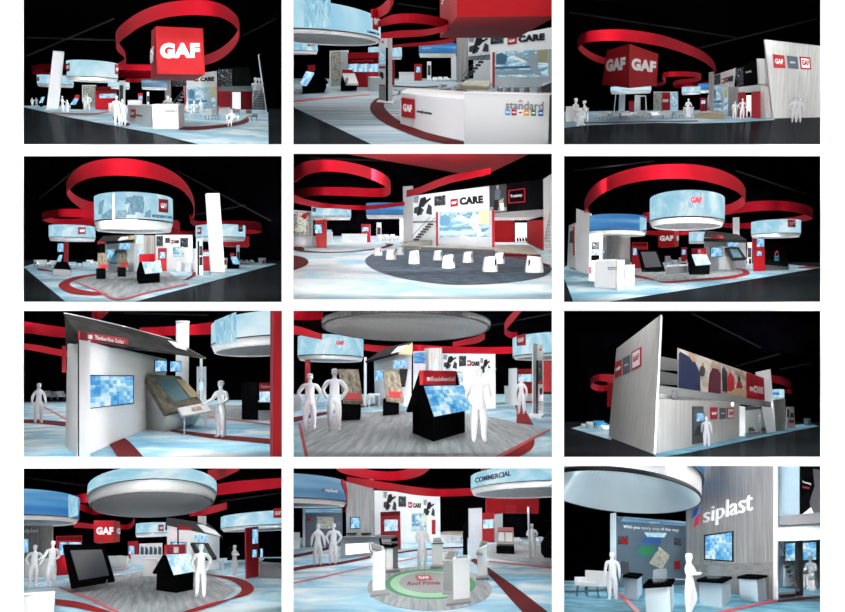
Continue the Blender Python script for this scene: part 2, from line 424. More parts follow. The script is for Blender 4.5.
class Thing:
    def __init__(s, P, name, label, cat, base, group):
        s.P, s.name, s.label, s.cat, s.base, s.group = P, name, label, cat, base, group
        s.parts = []
    def part(s, name, mb, m, parent=None, label=None):
        ms = [M(x) for x in (m if isinstance(m, (list, tuple)) else [m])]
        k = len(s.parts)
        s.parts.append([name, mb.mesh(name, s.base, ms) if isinstance(mb, MB) else mb, parent, label])
        s.last = k
        return k
    def uu(s, surf, quad): return surf.at(quad[0][0], quad[0][1]).y / 900.0
    def free(s, name, pts, th, m, parent=None, label=None):
        """plate through free picture points (X, Y, row)"""
        p = [s.P.q(*a) for a in pts]
        pl = Plane(s.P, p[0], p[1], p[-1])
        for i in range(2, len(p) - 1): p[i] = pl.at(pts[i][0], pts[i][1])
        s.part(name, MB().prism(p, [q - pl.n * th for q in p]), m, parent, label)
        return pl
    # flat or thick plate from four picture corners bl, br, tr, tl
    def pts(s, quad, row=None):
        P = s.P; (a, b, c, d) = quad
        if row is None: p0, p1 = P.fl(*a), P.fl(*b)
        elif isinstance(row, (tuple, list)): p0, p1 = P.q(*a, row[0]), P.q(*b, row[1])
        else: p0, p1 = P.q(*a, row), P.q(*b, row)
        p3 = P.y(*d, p0.y)
        return [p0, p1, Plane(P, p0, p1, p3).at(*c), p3]
    def slab(s, name, quad, row=None, th=0.1, m='white', parent=None, label=None, dx=0.0):
        p = s.pts(quad, row); th = th if th is not None else 0.1
        pl = Plane(s.P, p[0], p[1], p[3])
        back = [q - pl.n * th if dx is None else q + Vector((dx, th, 0)) for q in p]
        s.part(name, MB().prism(p, back), m, parent, label)
        return pl
    def on(s, name, surf, quad, m, off=None, th=None, parent=None, label=None, nu=None):
        u = s.uu(surf, quad); off = u * 0.5 if off is None else off; th = u * 0.45 if th is None else th
        nu = nu or (8 if isinstance(surf, Drum) else 1)
        (a, b, c, d) = quad; fr, bk = [], []
        for j in (0, 1):
            l0, l1 = (a, b) if j == 0 else (d, c)
            row = [(l0[0] + (l1[0] - l0[0]) * i / nu, l0[1] + (l1[1] - l0[1]) * i / nu) for i in range(nu + 1)]
            fr.append([surf.at(x, y, off) for x, y in row]); bk.append([surf.at(x, y, off - th) for x, y in row])
        return s.part(name, MB().grid(fr, bk), m, parent, label)
    def shape(s, name, surf, polys, m, off=None, th=None, parent=None, label=None):
        """flat cut-outs on a surface: polys of picture points"""
        u = s.uu(surf, polys[0]); off = u * 0.9 if off is None else off; th = u * 0.3 if th is None else th
        mb = MB()
        for poly in polys: mb.prism([surf.at(x, y, off) for x, y in poly], [surf.at(x, y, off - th) for x, y in poly])
        return s.part(name, mb, m, parent, label)
    def pic(s, surf, quad, kind, name='photo'):
        """printed photograph: a ground and its larger shapes, as sub-parts of one sheet"""
        base, shapes = PICS[kind]
        k = s.on(name, surf, quad, base); (a, b, c, d) = quad; u = s.uu(surf, quad)
        B = lambda x, y: tuple((a[i] * (1 - x) + b[i] * x) * (1 - y) + (d[i] * (1 - x) + c[i] * x) * y for i in (0, 1))
        for n, (nm, m, poly) in enumerate(shapes):
            s.shape(nm, surf, [[B(x, y) for x, y in poly]], m, u * (.8 + .12 * n), u * .1, parent=k)
        return k
    def text(s, surf, quad, body, m='ink', bold=0.03, off=None, th=None, parent=None, name='lettering'):
        u = s.uu(surf, quad); off = u * 0.9 if off is None else off; th = u * 0.3 if th is None else th
        vs, fs = text_mesh(body, bold); (a, b, c, d) = quad; mb = MB()
        out = []
        for x, y, z in vs:
            X = (a[0] * (1 - x) + b[0] * x) * (1 - y) + (d[0] * (1 - x) + c[0] * x) * y
            Y = (a[1] * (1 - x) + b[1] * x) * (1 - y) + (d[1] * (1 - x) + c[1] * x) * y
            out.append(surf.at(X, Y, off if z else off - th))
        mb.add(out)
        for f in fs: mb.face(f)
        return s.part(name, mb, m, parent)
    def logo(s, surf, quad, body='GAF', m='red', ink='paper', bold=0.05, off=None, parent=None, name='logo_sign', mx=0.16, my=0.3):
        """square badge with a word in it"""
        u = s.uu(surf, quad); off = u * 0.8 if off is None else off
        k = s.on(name, surf, quad, m, off, None, parent)
        (a, b, c, d) = quad
        B = lambda u, v: tuple((a[i] * (1 - u) + b[i] * u) * (1 - v) + (d[i] * (1 - u) + c[i] * u) * v for i in (0, 1))
        q2 = [B(mx, my), B(1 - mx, my), B(1 - mx, 1 - my), B(mx, 1 - my)]
        if parent is None or s.parts[parent][2] is None:
            s.text(surf, q2, body, ink, bold, off + u * 0.4, u * 0.35, parent=k if parent is None else parent)
        return k
    # upright prism over floor points
    def block(s, name, foot, tops, m='white', parent=None, label=None, z0=None):
        """foot: floor picture points in order round; tops: picture row(s) of the top above each foot point"""
        P = s.P; a = [P.fl(*f) for f in foot]
        t = [P.up(p, tops if not isinstance(tops, (list, tuple)) else tops[i]) for i, p in enumerate(a)]
        if z0 is not None: a = [P.up(p, z0 if not isinstance(z0, (list, tuple)) else z0[i]) for i, p in enumerate(a)]
        s.part(name, MB().prism(t, a), m, parent, label)
        return a, t
    def done(s):
        P = s.P
        body = getattr(s, 'body', False) or len(s.parts) == 1
        if body:
            root = bpy.data.objects.new(s.name, s.parts[0][1])
        else:
            root = bpy.data.objects.new(s.name, None)
            root.empty_display_size = 0.1
        COL.objects.link(root)
        root.matrix_world = Matrix.Translation(P.W(s.base)) @ P.R.to_4x4()
        root['label'] = s.label; root['category'] = s.cat
        if s.group: root['group'] = s.group + ', ' + P.where
        if len(s.parts) > 1:
            made = [root] if body else []
            for name, me, par, label in s.parts[1:] if body else s.parts:
                o = bpy.data.objects.new(name, me); COL.objects.link(o)
                o.parent = root if par is None else made[par]
                if label: o['label'] = label
                made.append(o)
        s.root = root
        return root
# ------------------------------------------------------------------ people
def skin_person(kind):
    """one continuous figure, 1.0 tall, facing -Y, built as a skinned skeleton"""
    V, E, Rr = [], [], []
    def v(p, r, par=None):
        V.append(p); Rr.append(r if isinstance(r, tuple) else (r, r))
        if par is not None: E.append((par, len(V) - 1))
        return len(V) - 1
    fem = kind in ('woman', 'phone')
    sit = kind == 'sit'
    dz = -0.2 if sit else 0.0
    pel = v((0, 0, .53 + dz), (.092, .07))
    wa = v((0, .0, .61 + dz), (.076 if fem else .094, .064), pel)
    ch = v((0, 0, .73 + dz), (.092 if fem else .108, .07), wa)
    sh = v((0, 0, .795 + dz), (.07, .048), ch)
    nk = v((0, -.005, .845 + dz), .034, sh)
    h1 = v((0, -.012, .885 + dz), (.04, .045), nk)
    h2 = v((0, -.01, .94 + dz), (.05, .058), h1)
    h3 = v((0, -.005, .982 + dz), (.032, .036), h2)
    v((0, -.07, .915 + dz), .008, h2)                                  # nose
    for sx in (-1, 1): v((sx * .058, .004, .925 + dz), .008, h2)       # ears
    hands = []
    for sx in (-1, 1):
        s0 = v((sx * (.1 if fem else .118), 0, .782 + dz), .046, sh)
        ex, ey, ez, wx, wy, wz = .15, .01, .64, .165, -.03, .5
        if kind == 'hips': ex, ey, ez, wx, wy, wz = .2, .03, .655, .125, -.02, .535
        if kind in ('arms', 'sit'): ex, ey, ez, wx, wy, wz = .165, .0, .655, .12, -.14, .63
        if kind == 'reach': ex, ey, ez, wx, wy, wz = (.15, .01, .65, .13, -.13, .6) if sx > 0 else (.16, -.06, .66, .2, -.2, .62)
        if kind == 'phone': ex, ey, ez, wx, wy, wz = .14, -.03, .66, .04, -.15, .68
        if kind == 'walk': ex, ey, ez, wx, wy, wz = .15, sx * .05, .65, .16, sx * .06 - .06, .52
        e = v((sx * ex, ey, ez + dz), .037, s0)
        w = v((sx * wx, wy, wz + dz), .026, e)
        dv = Vector((sx * wx - sx * ex, wy - ey, wz - ez)).normalized()
        hp = Vector((sx * wx, wy, wz + dz)) + dv * .035
        v(tuple(hp), (.02, .016), w)
        hands.append((hp, dv, sx))
        hpx = v((sx * .054, 0, .49 + dz), .076, pel)
        if sit:
            k = v((sx * .07, -.2, .31), .05, hpx); a = v((sx * .07, -.2, .06), .03, k)
            v((sx * .075, -.27, .02), (.026, .018), a); continue
        yk, ya = (0, .0)
        if kind == 'walk': yk, ya = (-.06 * sx, -.02 * sx + .05 * (sx < 0))
        if kind == 'phone': yk, ya = (-.03 if sx > 0 else .02, 0.06 if sx > 0 else 0)
        k = v((sx * .066, -.01 + yk, .28), .056, hpx)
        a = v((sx * .07, .01 + ya, .05), .036, k)
        v((sx * .078, -.065 + ya, .02), (.024, .018), a)
    me = bpy.data.meshes.new('person'); me.from_pydata(V, E, [])
    o = bpy.data.objects.new('person', me); COL.objects.link(o)
    md = o.modifiers.new('skin', 'SKIN'); md.branch_smoothing = 0.6
    for i, sv in enumerate(me.skin_vertices[0].data):
        sv.radius = Rr[i]; sv.use_root = (i == 0)
    ss = o.modifiers.new('sub', 'SUBSURF'); ss.levels = 1; ss.render_levels = 1
    dg = bpy.context.evaluated_depsgraph_get(); dg.update()
    out = bpy.data.meshes.new_from_object(o.evaluated_get(dg))
    mb = MB()
    for p in out.polygons: p.use_smooth = True
    mb.v = [Vector(x.co) for x in out.vertices]
    for p in out.polygons: mb.face(p.vertices, None, True)
    COL.objects.unlink(o); bpy.data.objects.remove(o); bpy.data.meshes.remove(out); bpy.data.meshes.remove(me)
    for hp, dv, sx in hands:                                            # five fingers, curled
        side = dv.cross(Vector((sx, 0, 0))); side = side.normalized() if side.length > .1 else Vector((0, 1, 0))
        palm = dv.cross(side).normalized()
        for i, ln in enumerate((.036, .043, .04, .03)):
            a = hp + side * (.0075 * (i - 1.5)); b = a + dv * ln * .7; c = b + dv * ln * .35 - palm * sx * ln * .3
            mb.tube([a, b, c], .0052, 5, .0036)
        a = hp - dv * .014 + side * .012
        mb.tube([a, a + side * .018 + dv * .014, a + side * .02 + dv * .032], .0058, 5, .004)
    # hair: a cap over the skull, long at the back for the women
    hb = MB(); c = Vector((0, -.002, .935 + dz)); n = 14; loops = []
    prof = [(1.0, .25), (.96, .55), (.76, .84), (.3, .99)]
    low = -1.9 if fem else -.35
    loops.append([c + Vector((.05 * math.cos(t) * .9, .058 * math.sin(t) * .9 if math.sin(t) > 0 else .05 * math.sin(t) * .95, .058 * (low * max(0, math.sin(t)) ** .5 + .25 * (math.sin(t) <= 0)))) for t in [2 * math.pi * q / n for q in range(n)]])
    for r, z in prof: loops.append([c + Vector((.0535 * r * math.cos(2 * math.pi * q / n), .0615 * r * math.sin(2 * math.pi * q / n), .062 * z)) for q in range(n)])
    hb.rings(loops)
    return mb, hb
PEOPLE = {}
def person(P, kind, X, Yf, Yh, label, face=0.0, m='figure', group=None, cat='person'):
    if kind not in PEOPLE: PEOPLE[kind] = skin_person(kind)
    mb, hb = PEOPLE[kind]
    b = P.fl(X, Yf); H = (P.up(b, Yh) - b).z / (.8 if kind == 'sit' else 1.0)
    rot = Matrix.Rotation(face, 3, 'Z')
    def inst(src):
        k = MB(); k.v = [b + rot @ (p * H) for p in src.v]; k.f = src.f; k.sm = src.sm; k.mi = src.mi; return k
    t = P.thing('person', label, cat, b, group)
    t.body = True
    t.part('body', inst(mb), m); t.part('hair', inst(hb), m)
    return t

# ------------------------------------------------------------------ hanging drums, cubes, furniture
def ell(c, a, b, z, n=40, rng=None):
    if rng:
        t0, t1 = rng
        return [Vector((c.x + a * math.cos(t0 + (t1 - t0) * q / n), c.y + b * math.sin(t0 + (t1 - t0) * q / n), z)) for q in range(n + 1)]
    return [Vector((c.x + a * math.cos(2 * math.pi * q / n), c.y + b * math.sin(2 * math.pi * q / n), z)) for q in range(n)]
def drum(P, label, XL, XR, Yn, Yf, Ytop, Yband, row, skin='drum', soffit='soffit', inset=0.94, group='hanging drum signs', ring='ringglow', clip=None, maxb=3.0):
    """round sign: lit skirt from Ytop to Yband (rows on the near side), pale ring below it, soffit seen between rows Yn (near rim) and Yf (far rim); row sets its distance"""
    Xc = (XL + XR) / 2; d = P.depth(row); z = P.y(Xc, (Yn + Yf) / 2, d).z
    near = P.fl(Xc, Yn, z); far = P.fl(Xc, Yf, z); b = abs(far.y - near.y) / 2
    a = (XR - XL) / 2 * d / F / P.K
    if b > maxb * a:
        b = maxb * a; cy = d; z = P.y(Xc, Yn * .3 + Yf * .7, d).z
    else: cy = (near.y + far.y) / 2
    c = P.y(Xc, (Yn + Yf) / 2, cy)
    for _ in range(5):                                      # fit the outline, not the middle section
        xs = [P.back(p)[0] for p in ell(c, a, b, z)]
        w = max(xs) - min(xs); m = (max(xs) + min(xs)) / 2
        a *= (XR - XL) / w; c.x += (Xc - m) * cy / F / P.K
    rng = None
    if clip:
        ok = [clip[0] <= P.back(p)[0] <= clip[1] for p in ell(c, a, b, z, 720)]
        if all(ok): clip = None
    if clip:
        st = next(i for i in range(720) if ok[i] and not ok[i - 1]); ln = next(i for i in range(1, 721) if not ok[(st + i) % 720])
        rng = (2 * math.pi * st / 720, 2 * math.pi * (st + ln - 1) / 720)
    E = lambda f, zz: ell(c, a * f, b * f, zz, 40, rng)
    nr = Vector((c.x, cy - b, z))
    zb = P.up(nr, Yband).z; zt = P.up(nr, Ytop).z
    t = P.thing('hanging_drum_sign', label, 'hanging sign', Vector((c.x, cy, z)), group)
    th = (zt - z)
    t.part('lit_skirt', MB().rings([E(1, zb), E(1, zt), E(.97, zt), E(.97, zb)], False, False), skin)
    t.part('trim_line', MB().rings([E(1.006, zb - th * .02), E(1.006, zb + th * .02), E(.99, zb + th * .02), E(.99, zb - th * .02)], False, False), 'trim')
    if rng is None or True:
        t.part('lower_ring', MB().rings([E(inset, z), E(.995, zb), E(.9, zb), E(inset * .97, z)], False, False), ring)
        t.part('soffit', MB().rings([E(inset * .97, z + th * .04), E(inset * .7, z + th * .07), E(inset * .3, z + th * .08)], True, True), soffit)
    t.surf = Drum(P, c, a, b); t.c, t.a, t.b, t.z = c, a, b, z
    return t

def gable_kiosk(P, label, A, C, D_, B, eaves, rL, rR, sign=None, scr=None, scr_m='screenpale', word=None, m='black', over=None, group=None):
    """house-shaped kiosk: floor corners A (front), C (right), D_ (back), B (left); picture rows of the four eaves; ridge ends rL, rR"""
    t = P.thing('gable_kiosk', label, 'kiosk', ((A[0] + C[0]) / 2, (A[1] + C[1]) / 2), group)
    f = [P.fl(*q) for q in (A, C, D_, B)]; e = [P.up(p, r) for p, r in zip(f, eaves)]
    t.part('cabinet', MB().prism(e, f), m)
    rl = P.y(*rL, (f[0].y + f[3].y) / 2); rr = P.y(*rR, (f[1].y + f[2].y) / 2)
    mb = MB(); k = mb.add([e[0], rl, e[3], e[1], rr, e[2]])
    for q in ((0, 1, 2), (3, 5, 4), (0, 3, 4, 1), (1, 4, 5, 2), (0, 2, 5, 3)): mb.face(q)
    t.part('gable_top', mb, m)
    pl = Plane(P, e[0], e[1], rl); t.slope = pl
    if scr: t.on('screen', pl, scr, scr_m)
    if sign:
        w = (rr - rl); pf = Plane(P, rl - Vector((0, w.length * .02, 0)), rr - Vector((0, w.length * .02, 0)), rl + Vector((0, -w.length * .02, 1)))
        t.on('header', pf, sign, 'red')
        k = t.last
        if word:
            a, b, c_, d = sign; g = lambda u, v: tuple((a[i] * (1 - u) + b[i] * u) * (1 - v) + (d[i] * (1 - u) + c_[i] * u) * v for i in (0, 1))
            t.text(pf, [g(.24, .3), g(.92, .3), g(.92, .75), g(.24, .75)], word, 'paper', .0, parent=k)
            t.on('small_logo', pf, [g(.09, .3), g(.2, .3), g(.2, .72), g(.09, .72)], 'paper', t.uu(pf, sign) * 1.2, parent=k)
    return t

def red_kiosk(P, label, quad, screens=(), m='red', th=.4, group=None, sm='screen', row=None):
    """slim upright red slab with blue screens"""
    t = P.thing('screen_kiosk', label, 'kiosk', ((quad[0][0] + quad[1][0]) / 2, (quad[0][1] + quad[1][1]) / 2), group)
    pl = t.slab('panel', quad, row, th, m)
    for q in screens: screen_on(t, pl, q, sm, 1.2, None, 'screen')
    t.pl = pl
    return t

def counter(P, label, foot, tops, m='white2', mt='white', cat='counter', name='reception_counter', lip=3.0):
    """solid counter with an oversailing worktop"""
    t = P.thing(name, label, cat, foot[0])
    tl = tops if isinstance(tops, (list, tuple)) else [tops] * len(foot)
    a, b = t.block('body', foot, tl, m)
    c = sum(a, Vector()) / len(a); top = [c + (p - c) * 1.03 for p in a]
    t.part('worktop', MB().prism([Vector((p.x, p.y, P.up(q, r - lip).z)) for p, q, r in zip(top, a, tl)], [Vector((p.x, p.y, z.z)) for p, z in zip(top, b)]), mt)
    t.front = Plane(P, a[0], a[1], b[0]); t.side = Plane(P, a[1], a[2], b[1])
    return t

def wall(P, label, quad, m='greywood', th=.4, row=None, name='exhibit_wall', cat='wall panel'):
    t = P.thing(name, label, cat, ((quad[0][0] + quad[1][0]) / 2, (quad[0][1] + quad[1][1]) / 2))
    t.pl = t.slab('panel', quad, row, th, m)
    return t

def column(P, label, quad, th=.5, m='white', row=None):
    t = P.thing('display_column', label, 'column', ((quad[0][0] + quad[1][0]) / 2, quad[0][1] if row is None else row))
    t.slab('shaft', quad, row, th, m)
    a, b, c, d = quad; w = (b[0] - a[0]) * .08; h = (b[0] - a[0]) * .12
    r = row
    t.slab('plinth', [(a[0] - w, a[1] + w), (b[0] + w, b[1] + w), (b[0] + w, b[1] - h), (a[0] - w, a[1] - h)], r, th * 1.15, 'grey')
    return t

def sloped_board(P, label, board, rows, base_foot, base_top, m='shingle', tag=None, name='sample_stand', cat='display stand', row=None):
    """shingle sample board leaning on a black pedestal"""
    t = P.thing(name, label, cat, base_foot[0], 'shingle sample stands')
    t.block('pedestal', base_foot, base_top, 'black')
    pl = t.free('sample_board', [(x, y, r) for (x, y), r in zip(board, rows)], .12, m)
    if tag: t.on('tag', pl, tag, 'red')
    t.pl = pl
    return t

def stair(P, label, p0, p1, w, n, row, m='midgrey', drow=0.0, rail=(0, -18)):
    """flight of steps from p0 (foot) to p1 (head) in picture points, w wide"""
    t = P.thing('staircase', label, 'stairs', (p0[0], p0[1], row))
    for i in range(n):
        f = i / n; x = p0[0] + (p1[0] - p0[0]) * f; y = p0[1] + (p1[1] - p0[1]) * f; h = abs(p1[1] - p0[1]) / n
        t.slab('step', [(x, y), (x + w, y), (x + w, y - h * .8), (x, y - h * .8)], row - drow * f, .4, m)
    r = P.px(row) * .9
    t.part('handrail', MB().tube([P.q(p0[0], p0[1] + rail[1], row), P.q(p1[0], p1[1] + rail[1], row - drow)], r), 'darkgrey')
    t.part('handrail', MB().tube([P.q(p0[0] + w, p0[1] + rail[1], row), P.q(p1[0] + w, p1[1] + rail[1], row - drow)], r), 'darkgrey')
    return t

def Z(P, X, Y, row): return P.q(X, Y, row).z

def gaf_cube(P, label, near, row, far, row2, name='hanging_cube_sign', m='cubered'):
    """hanging red box: near and far = bl, br, tr, tl picture corners at two distances; returns the thing, with its near face as a surface"""
    t = P.thing(name, label, 'hanging sign', P.q(*near[0], row))
    p, q = t.pts(near, row), t.pts(far, row2)
    t.part('box', MB().prism(p, q), m)
    t.near = Plane(P, p[0], p[1], p[3]); t.left = Plane(P, p[0], q[0], p[3]); t.right = Plane(P, p[1], q[1], p[2])
    return t

def stool(P, label, X, Yf, w, h, flip=1, group='white tub stools on the dark carpet'):
    b = P.fl(X, Yf); k = P.px(Yf); r = w * k / 2; H = (P.up(b, Yf - h) - b).z
    t = P.thing('tub_stool', label, 'stool', b, group)
    mb = MB(); n = 24
    def loop(rr, z, tilt=0): return [b + Vector((rr * math.cos(2 * math.pi * q / n), rr * math.sin(2 * math.pi * q / n), z + tilt * rr * math.cos(2 * math.pi * q / n))) for q in range(n)]
    tl = .12 * flip
    mb.rings([loop(r, 0), loop(r * 1.0, H * .1), loop(r * .92, H * .5), loop(r * .8, H * .9, tl), loop(r * .76, H, tl), loop(r * .7, H, tl), loop(r * .66, H * .86, 0)])
    t.part('shell', mb, 'stool')
    c = b + Vector((flip * r * .62, -r * .62, H * .62))
    t.part('grip_slot', MB().prism([c + Vector((-r * .09, -.02, -H * .18)), c + Vector((r * .07, -.02, -H * .18)), c + Vector((r * .09, -.02, H * .2)), c + Vector((-r * .06, -.02, H * .2))],
                                   [c + Vector((-r * .09, .1, -H * .18)), c + Vector((r * .07, .1, -H * .18)), c + Vector((r * .09, .1, H * .2)), c + Vector((-r * .06, .1, H * .2))]), 'black')
    return t

def chair(P, label, X, Yf, w, h, rot=0.0, m='white2', group='lounge chairs', leg='chrome'):
    """padded tub chair on four thin legs"""
    b = P.fl(X, Yf); k = P.px(Yf); W = w * k; H = (P.up(b, Yf - h) - b).z
    t = P.thing('lounge_chair', label, 'chair', b, group)
    R_ = Matrix.Rotation(rot, 3, 'Z')
    def bx(x0, x1, y0, y1, z0, z1):
        return MB().prism([b + R_ @ Vector(p) for p in ((x0, y0, z0), (x1, y0, z0), (x1, y0, z1), (x0, y0, z1))], [b + R_ @ Vector(p) for p in ((x0, y1, z0), (x1, y1, z0), (x1, y1, z1), (x0, y1, z1))])
    t.part('seat', bx(-W * .42, W * .42, -W * .4, W * .36, H * .42, H * .56), m)
    t.part('backrest', bx(-W * .45, W * .45, W * .3, W * .44, H * .45, H), m)
    for sx in (-1, 1): t.part('armrest', bx(sx * W * .42 - W * .06, sx * W * .42 + W * .06, -W * .4, W * .4, H * .42, H * .74), m)
    for sx in (-1, 1):
        for sy in (-1, 1):
            t.part('leg', MB().tube([b + R_ @ Vector((sx * W * .42, sy * W * .36, 0)), b + R_ @ Vector((sx * W * .38, sy * W * .33, H * .44))], W * .035, 6), leg)
    return t

def table(P, label, X, Yf, w, h, dep=0.6, m='white', group='low tables', leg='white'):
    b = P.fl(X, Yf); k = P.px(Yf); W = w * k; H = (P.up(b, Yf - h) - b).z; Y = W * dep
    t = P.thing('low_table', label, 'table', b, group)
    t.part('tabletop', MB().box(b.x - W / 2, b.x + W / 2, b.y - Y * .1, b.y + Y, H * .88, H), m)
    for sx in (-1, 1):
        for yy in (0, .85):
            x = b.x + sx * W * .44; q = W * .035
            t.part('leg', MB().box(x - q, x + q, b.y + Y * yy, b.y + Y * yy + 2 * q, 0, H * .88), leg)
    return t

def totem(P, label, quad, th=None, graphics=(), edge=None, m='white', cat='sign', base=True, group=None, name='totem_sign'):
    """upright plate standing on a small foot; graphics = (quad, material, name)"""
    t = P.thing(name, label, cat, ((quad[0][0] + quad[1][0]) / 2, quad[0][1]), group)
    w = abs(P.fl(*quad[1]).x - P.fl(*quad[0]).x)
    pl = t.slab('panel', quad, None, th or w * .35, m)
    for g in graphics: t.on(g[2], pl, g[0], g[1])
    if base:
        a, b = P.fl(*quad[0]), P.fl(*quad[1]); mx = (a + b) / 2
        t.part('foot', MB().box(mx.x - w * .62, mx.x + w * .62, mx.y - w * .3, mx.y + w * .75, 0, w * .09), m)
    t.pl = pl
    return t

def screen_on(t, pl, quad, m='screen', bezel=2.0, parent=None, name='screen', frame='black'):
    """flat monitor: dark bezel with a lit pane"""
    u = t.P.u; (a, b, c, d) = quad; e = bezel
    k = t.on(name, pl, quad, frame, u * .9, u * .8, parent)
    t.on('lit_pane', pl, [(a[0] + e, a[1] - e), (b[0] - e, b[1] - e), (c[0] - e, c[1] + e), (d[0] + e, d[1] + e)], m, u * 1.1, u * .3, k if parent is None else parent)
    return k

def truss(P, label, a, b, row, r=1.2, row2=None):
    """dark lattice girder up under the hall roof"""
    p, q = P.q(a[0], a[1], row), P.q(b[0], b[1], row2 or row); k = P.px(row) * r
    t = P.thing('roof_truss', label, 'truss', p.copy(), 'roof trusses')
    mb = MB(); d = q - p; L = d.length; d.normalize(); s = d.cross(Vector((0, 0, 1))).normalized()
    off = [Vector((0, 0, k * 2)), s * k * 1.6 - Vector((0, 0, k)), -s * k * 1.6 - Vector((0, 0, k))]
    for o in off: mb.tube([p + o, q + o], k * .35, 5)
    n = max(4, int(L / (k * 6)))
    n = min(n, 40)
    for i in range(n):
        for j in range(3): mb.tube([p + off[j] + d * (L * i / n), p + off[(j + 1) % 3] + d * (L * (i + 1) / n)], k * .2, 4)
    t.part('girder', mb, 'truss')
    return t

# ------------------------------------------------------------------ the white board with its twelve openings, and the added light-tight cabinet behind it
COLS = [(23.4, 281.6), (293.4, 551.9), (564.0, 820.6)]
ROWS = [(0.0, 144.3), (156.0, 301.9), (310.8, 456.9), (467.6, 612.0)]
def board():
    rects = [(c[0], r[0], c[1], r[1]) for r in ROWS for c in COLS]
    rects[0] = (23.4, -3, 281.6, 144.3); rects[1] = (293.4, -3, 551.9, 144.3); rects[2] = (564, -3, 820.6, 144.3)
    rects[4] = (293.4, 153.7, 551.9, 299.3); rects[11] = (564.0, 466.0, 820.6, 615)
    rects[9] = (23.4, 468.4, 281.6, 615); rects[10] = (293.4, 468.4, 551.9, 615)
    rects[6] = (23.4, 310.8, 281.9, 456.9)
    m = MB()
    P2 = lambda x, y, yy: Vector(((x - CX) / F * D, yy, (CY - y) / F * D))
    xs = sorted({-60.0, 905.0} | {r[0] for r in rects} | {r[2] for r in rects})
    ys = sorted({-60.0, 672.0} | {r[1] for r in rects} | {r[3] for r in rects})
    def hole(x, y): return any(r[0] < x < r[2] and r[1] < y < r[3] for r in rects)
    idx = {}
    def V(i, j, b):
        if (i, j, b) not in idx: idx[(i, j, b)] = m.add([P2(xs[i], ys[j], D + (0.012 if b else 0))])
        return idx[(i, j, b)]
    solid = [[not hole((xs[i] + xs[i + 1]) / 2, (ys[j] + ys[j + 1]) / 2) for j in range(len(ys) - 1)] for i in range(len(xs) - 1)]
    for i in range(len(xs) - 1):
        for j in range(len(ys) - 1):
            if not solid[i][j]: continue
            m.face((V(i, j + 1, 0), V(i + 1, j + 1, 0), V(i + 1, j, 0), V(i, j, 0))); m.face((V(i, j, 1), V(i + 1, j, 1), V(i + 1, j + 1, 1), V(i, j + 1, 1)))
            for di, dj, a, b in ((-1, 0, (i, j), (i, j + 1)), (1, 0, (i + 1, j + 1), (i + 1, j)), (0, -1, (i + 1, j), (i, j)), (0, 1, (i, j + 1), (i + 1, j + 1))):
                ii, jj = i + di, j + dj
                if not (0 <= ii < len(xs) - 1 and 0 <= jj < len(ys) - 1) or not solid[ii][jj]:
                    m.face((V(*a, 0), V(*b, 0), V(*b, 1), V(*a, 1)))
    o = bpy.data.objects.new('wall_front', m.mesh('wall_front', Vector((0, 0, 0)), [M('page')])); COL.objects.link(o); o['kind'] = 'structure'
BACK = 98.0
def cabinet():  # added dark box, partitions unseen edge-on, keeps each hall's light apart
    def put(name, pts, nrm):
        k = MB().prism([Vector(p) for p in pts], [Vector(p) + Vector(nrm) * 0.03 for p in pts])
        o = bpy.data.objects.new(name, k.mesh(name, Vector((0, 0, 0)), [M('void')])); COL.objects.link(o); o['kind'] = 'structure'
    d0 = D + 0.02; at = lambda x, y, d: ((x - CX) / F * d, d, (CY - y) / F * d)
    X = [10, 287.5, 558, 835]; Y = [-18, 150, 305, 462.2, 630]
    for i, x in enumerate(X):
        put(('wall_left', 'light_baffle_left', 'light_baffle_right', 'wall_right')[i], [at(x, Y[0], d0), at(x, Y[0], BACK), at(x, Y[-1], BACK), at(x, Y[-1], d0)], (1 if x > CX else -1, 0, 0) if i in (0, 3) else (0.3, 0, 0))
    for j, y in enumerate(Y):
        put(('ceiling', 'light_baffle_upper', 'light_baffle_middle', 'light_baffle_lower', 'wall_bottom')[j], [at(X[0], y, d0), at(X[3], y, d0), at(X[3], y, BACK), at(X[0], y, BACK)], (0, 0, 1 if y < CY else -1) if j in (0, 4) else (0, 0, .3))
    put('wall_back', [at(X[0], Y[-1], BACK), at(X[3], Y[-1], BACK), at(X[3], Y[0], BACK), at(X[0], Y[0], BACK)], (0, 1, 0))
board(); cabinet()
def hall(i, hz, below=None):
    r, c = divmod(i, 3)
    row = ('top row', 'second row', 'third row', 'bottom row')[r]; col = ('left', 'middle', 'right')[c]
    return Hall((20, 290, 560)[c], (0, 152, 307, 464)[r], (COLS[c][0], ROWS[r][0], COLS[c][1], ROWS[r][1]), hz, '%s %s picture' % (row, col), below or (478, 486, 490, 490)[r])
def key(P, X, Y, L, tX=422, tY=None, cone=110, size=0.1):
    """added fill lamp just outside the opening, even along the whole throw"""
    p = P.y(X, Y, D * 1.04); p2 = P.q(tX, P.hz + 30 if tY is None else tY, 400)
    d = P.W(p2) - P.W(p)
    ld = bpy.data.lights.new('edge_fill', 'SPOT'); ld.energy = 39.5 * L * 900.0
    ld.spot_size = math.radians(cone); ld.spot_blend = 0.5; ld.shadow_soft_size = size
    ld.use_nodes = True; nt = ld.node_tree; em = nt.nodes['Emission']; fo = nt.nodes.new('ShaderNodeLightFalloff'); fo.inputs['Strength'].default_value = 1.0 / 900.0
    nt.links.new(fo.outputs['Constant'], em.inputs['Strength'])
    o = bpy.data.objects.new('edge_fill', ld); COL.objects.link(o)
    o.location = P.W(p); o.rotation_euler = d.to_track_quat('-Z', 'Y').to_euler()
def aim_fill(P, X, Y, row, tX, tY, trow, L, cone=40):
    """unseen spot added to brighten one display"""
    P.spot(X, Y, P.depth(row), tX, tY, trow, L, cone, size=0.0)
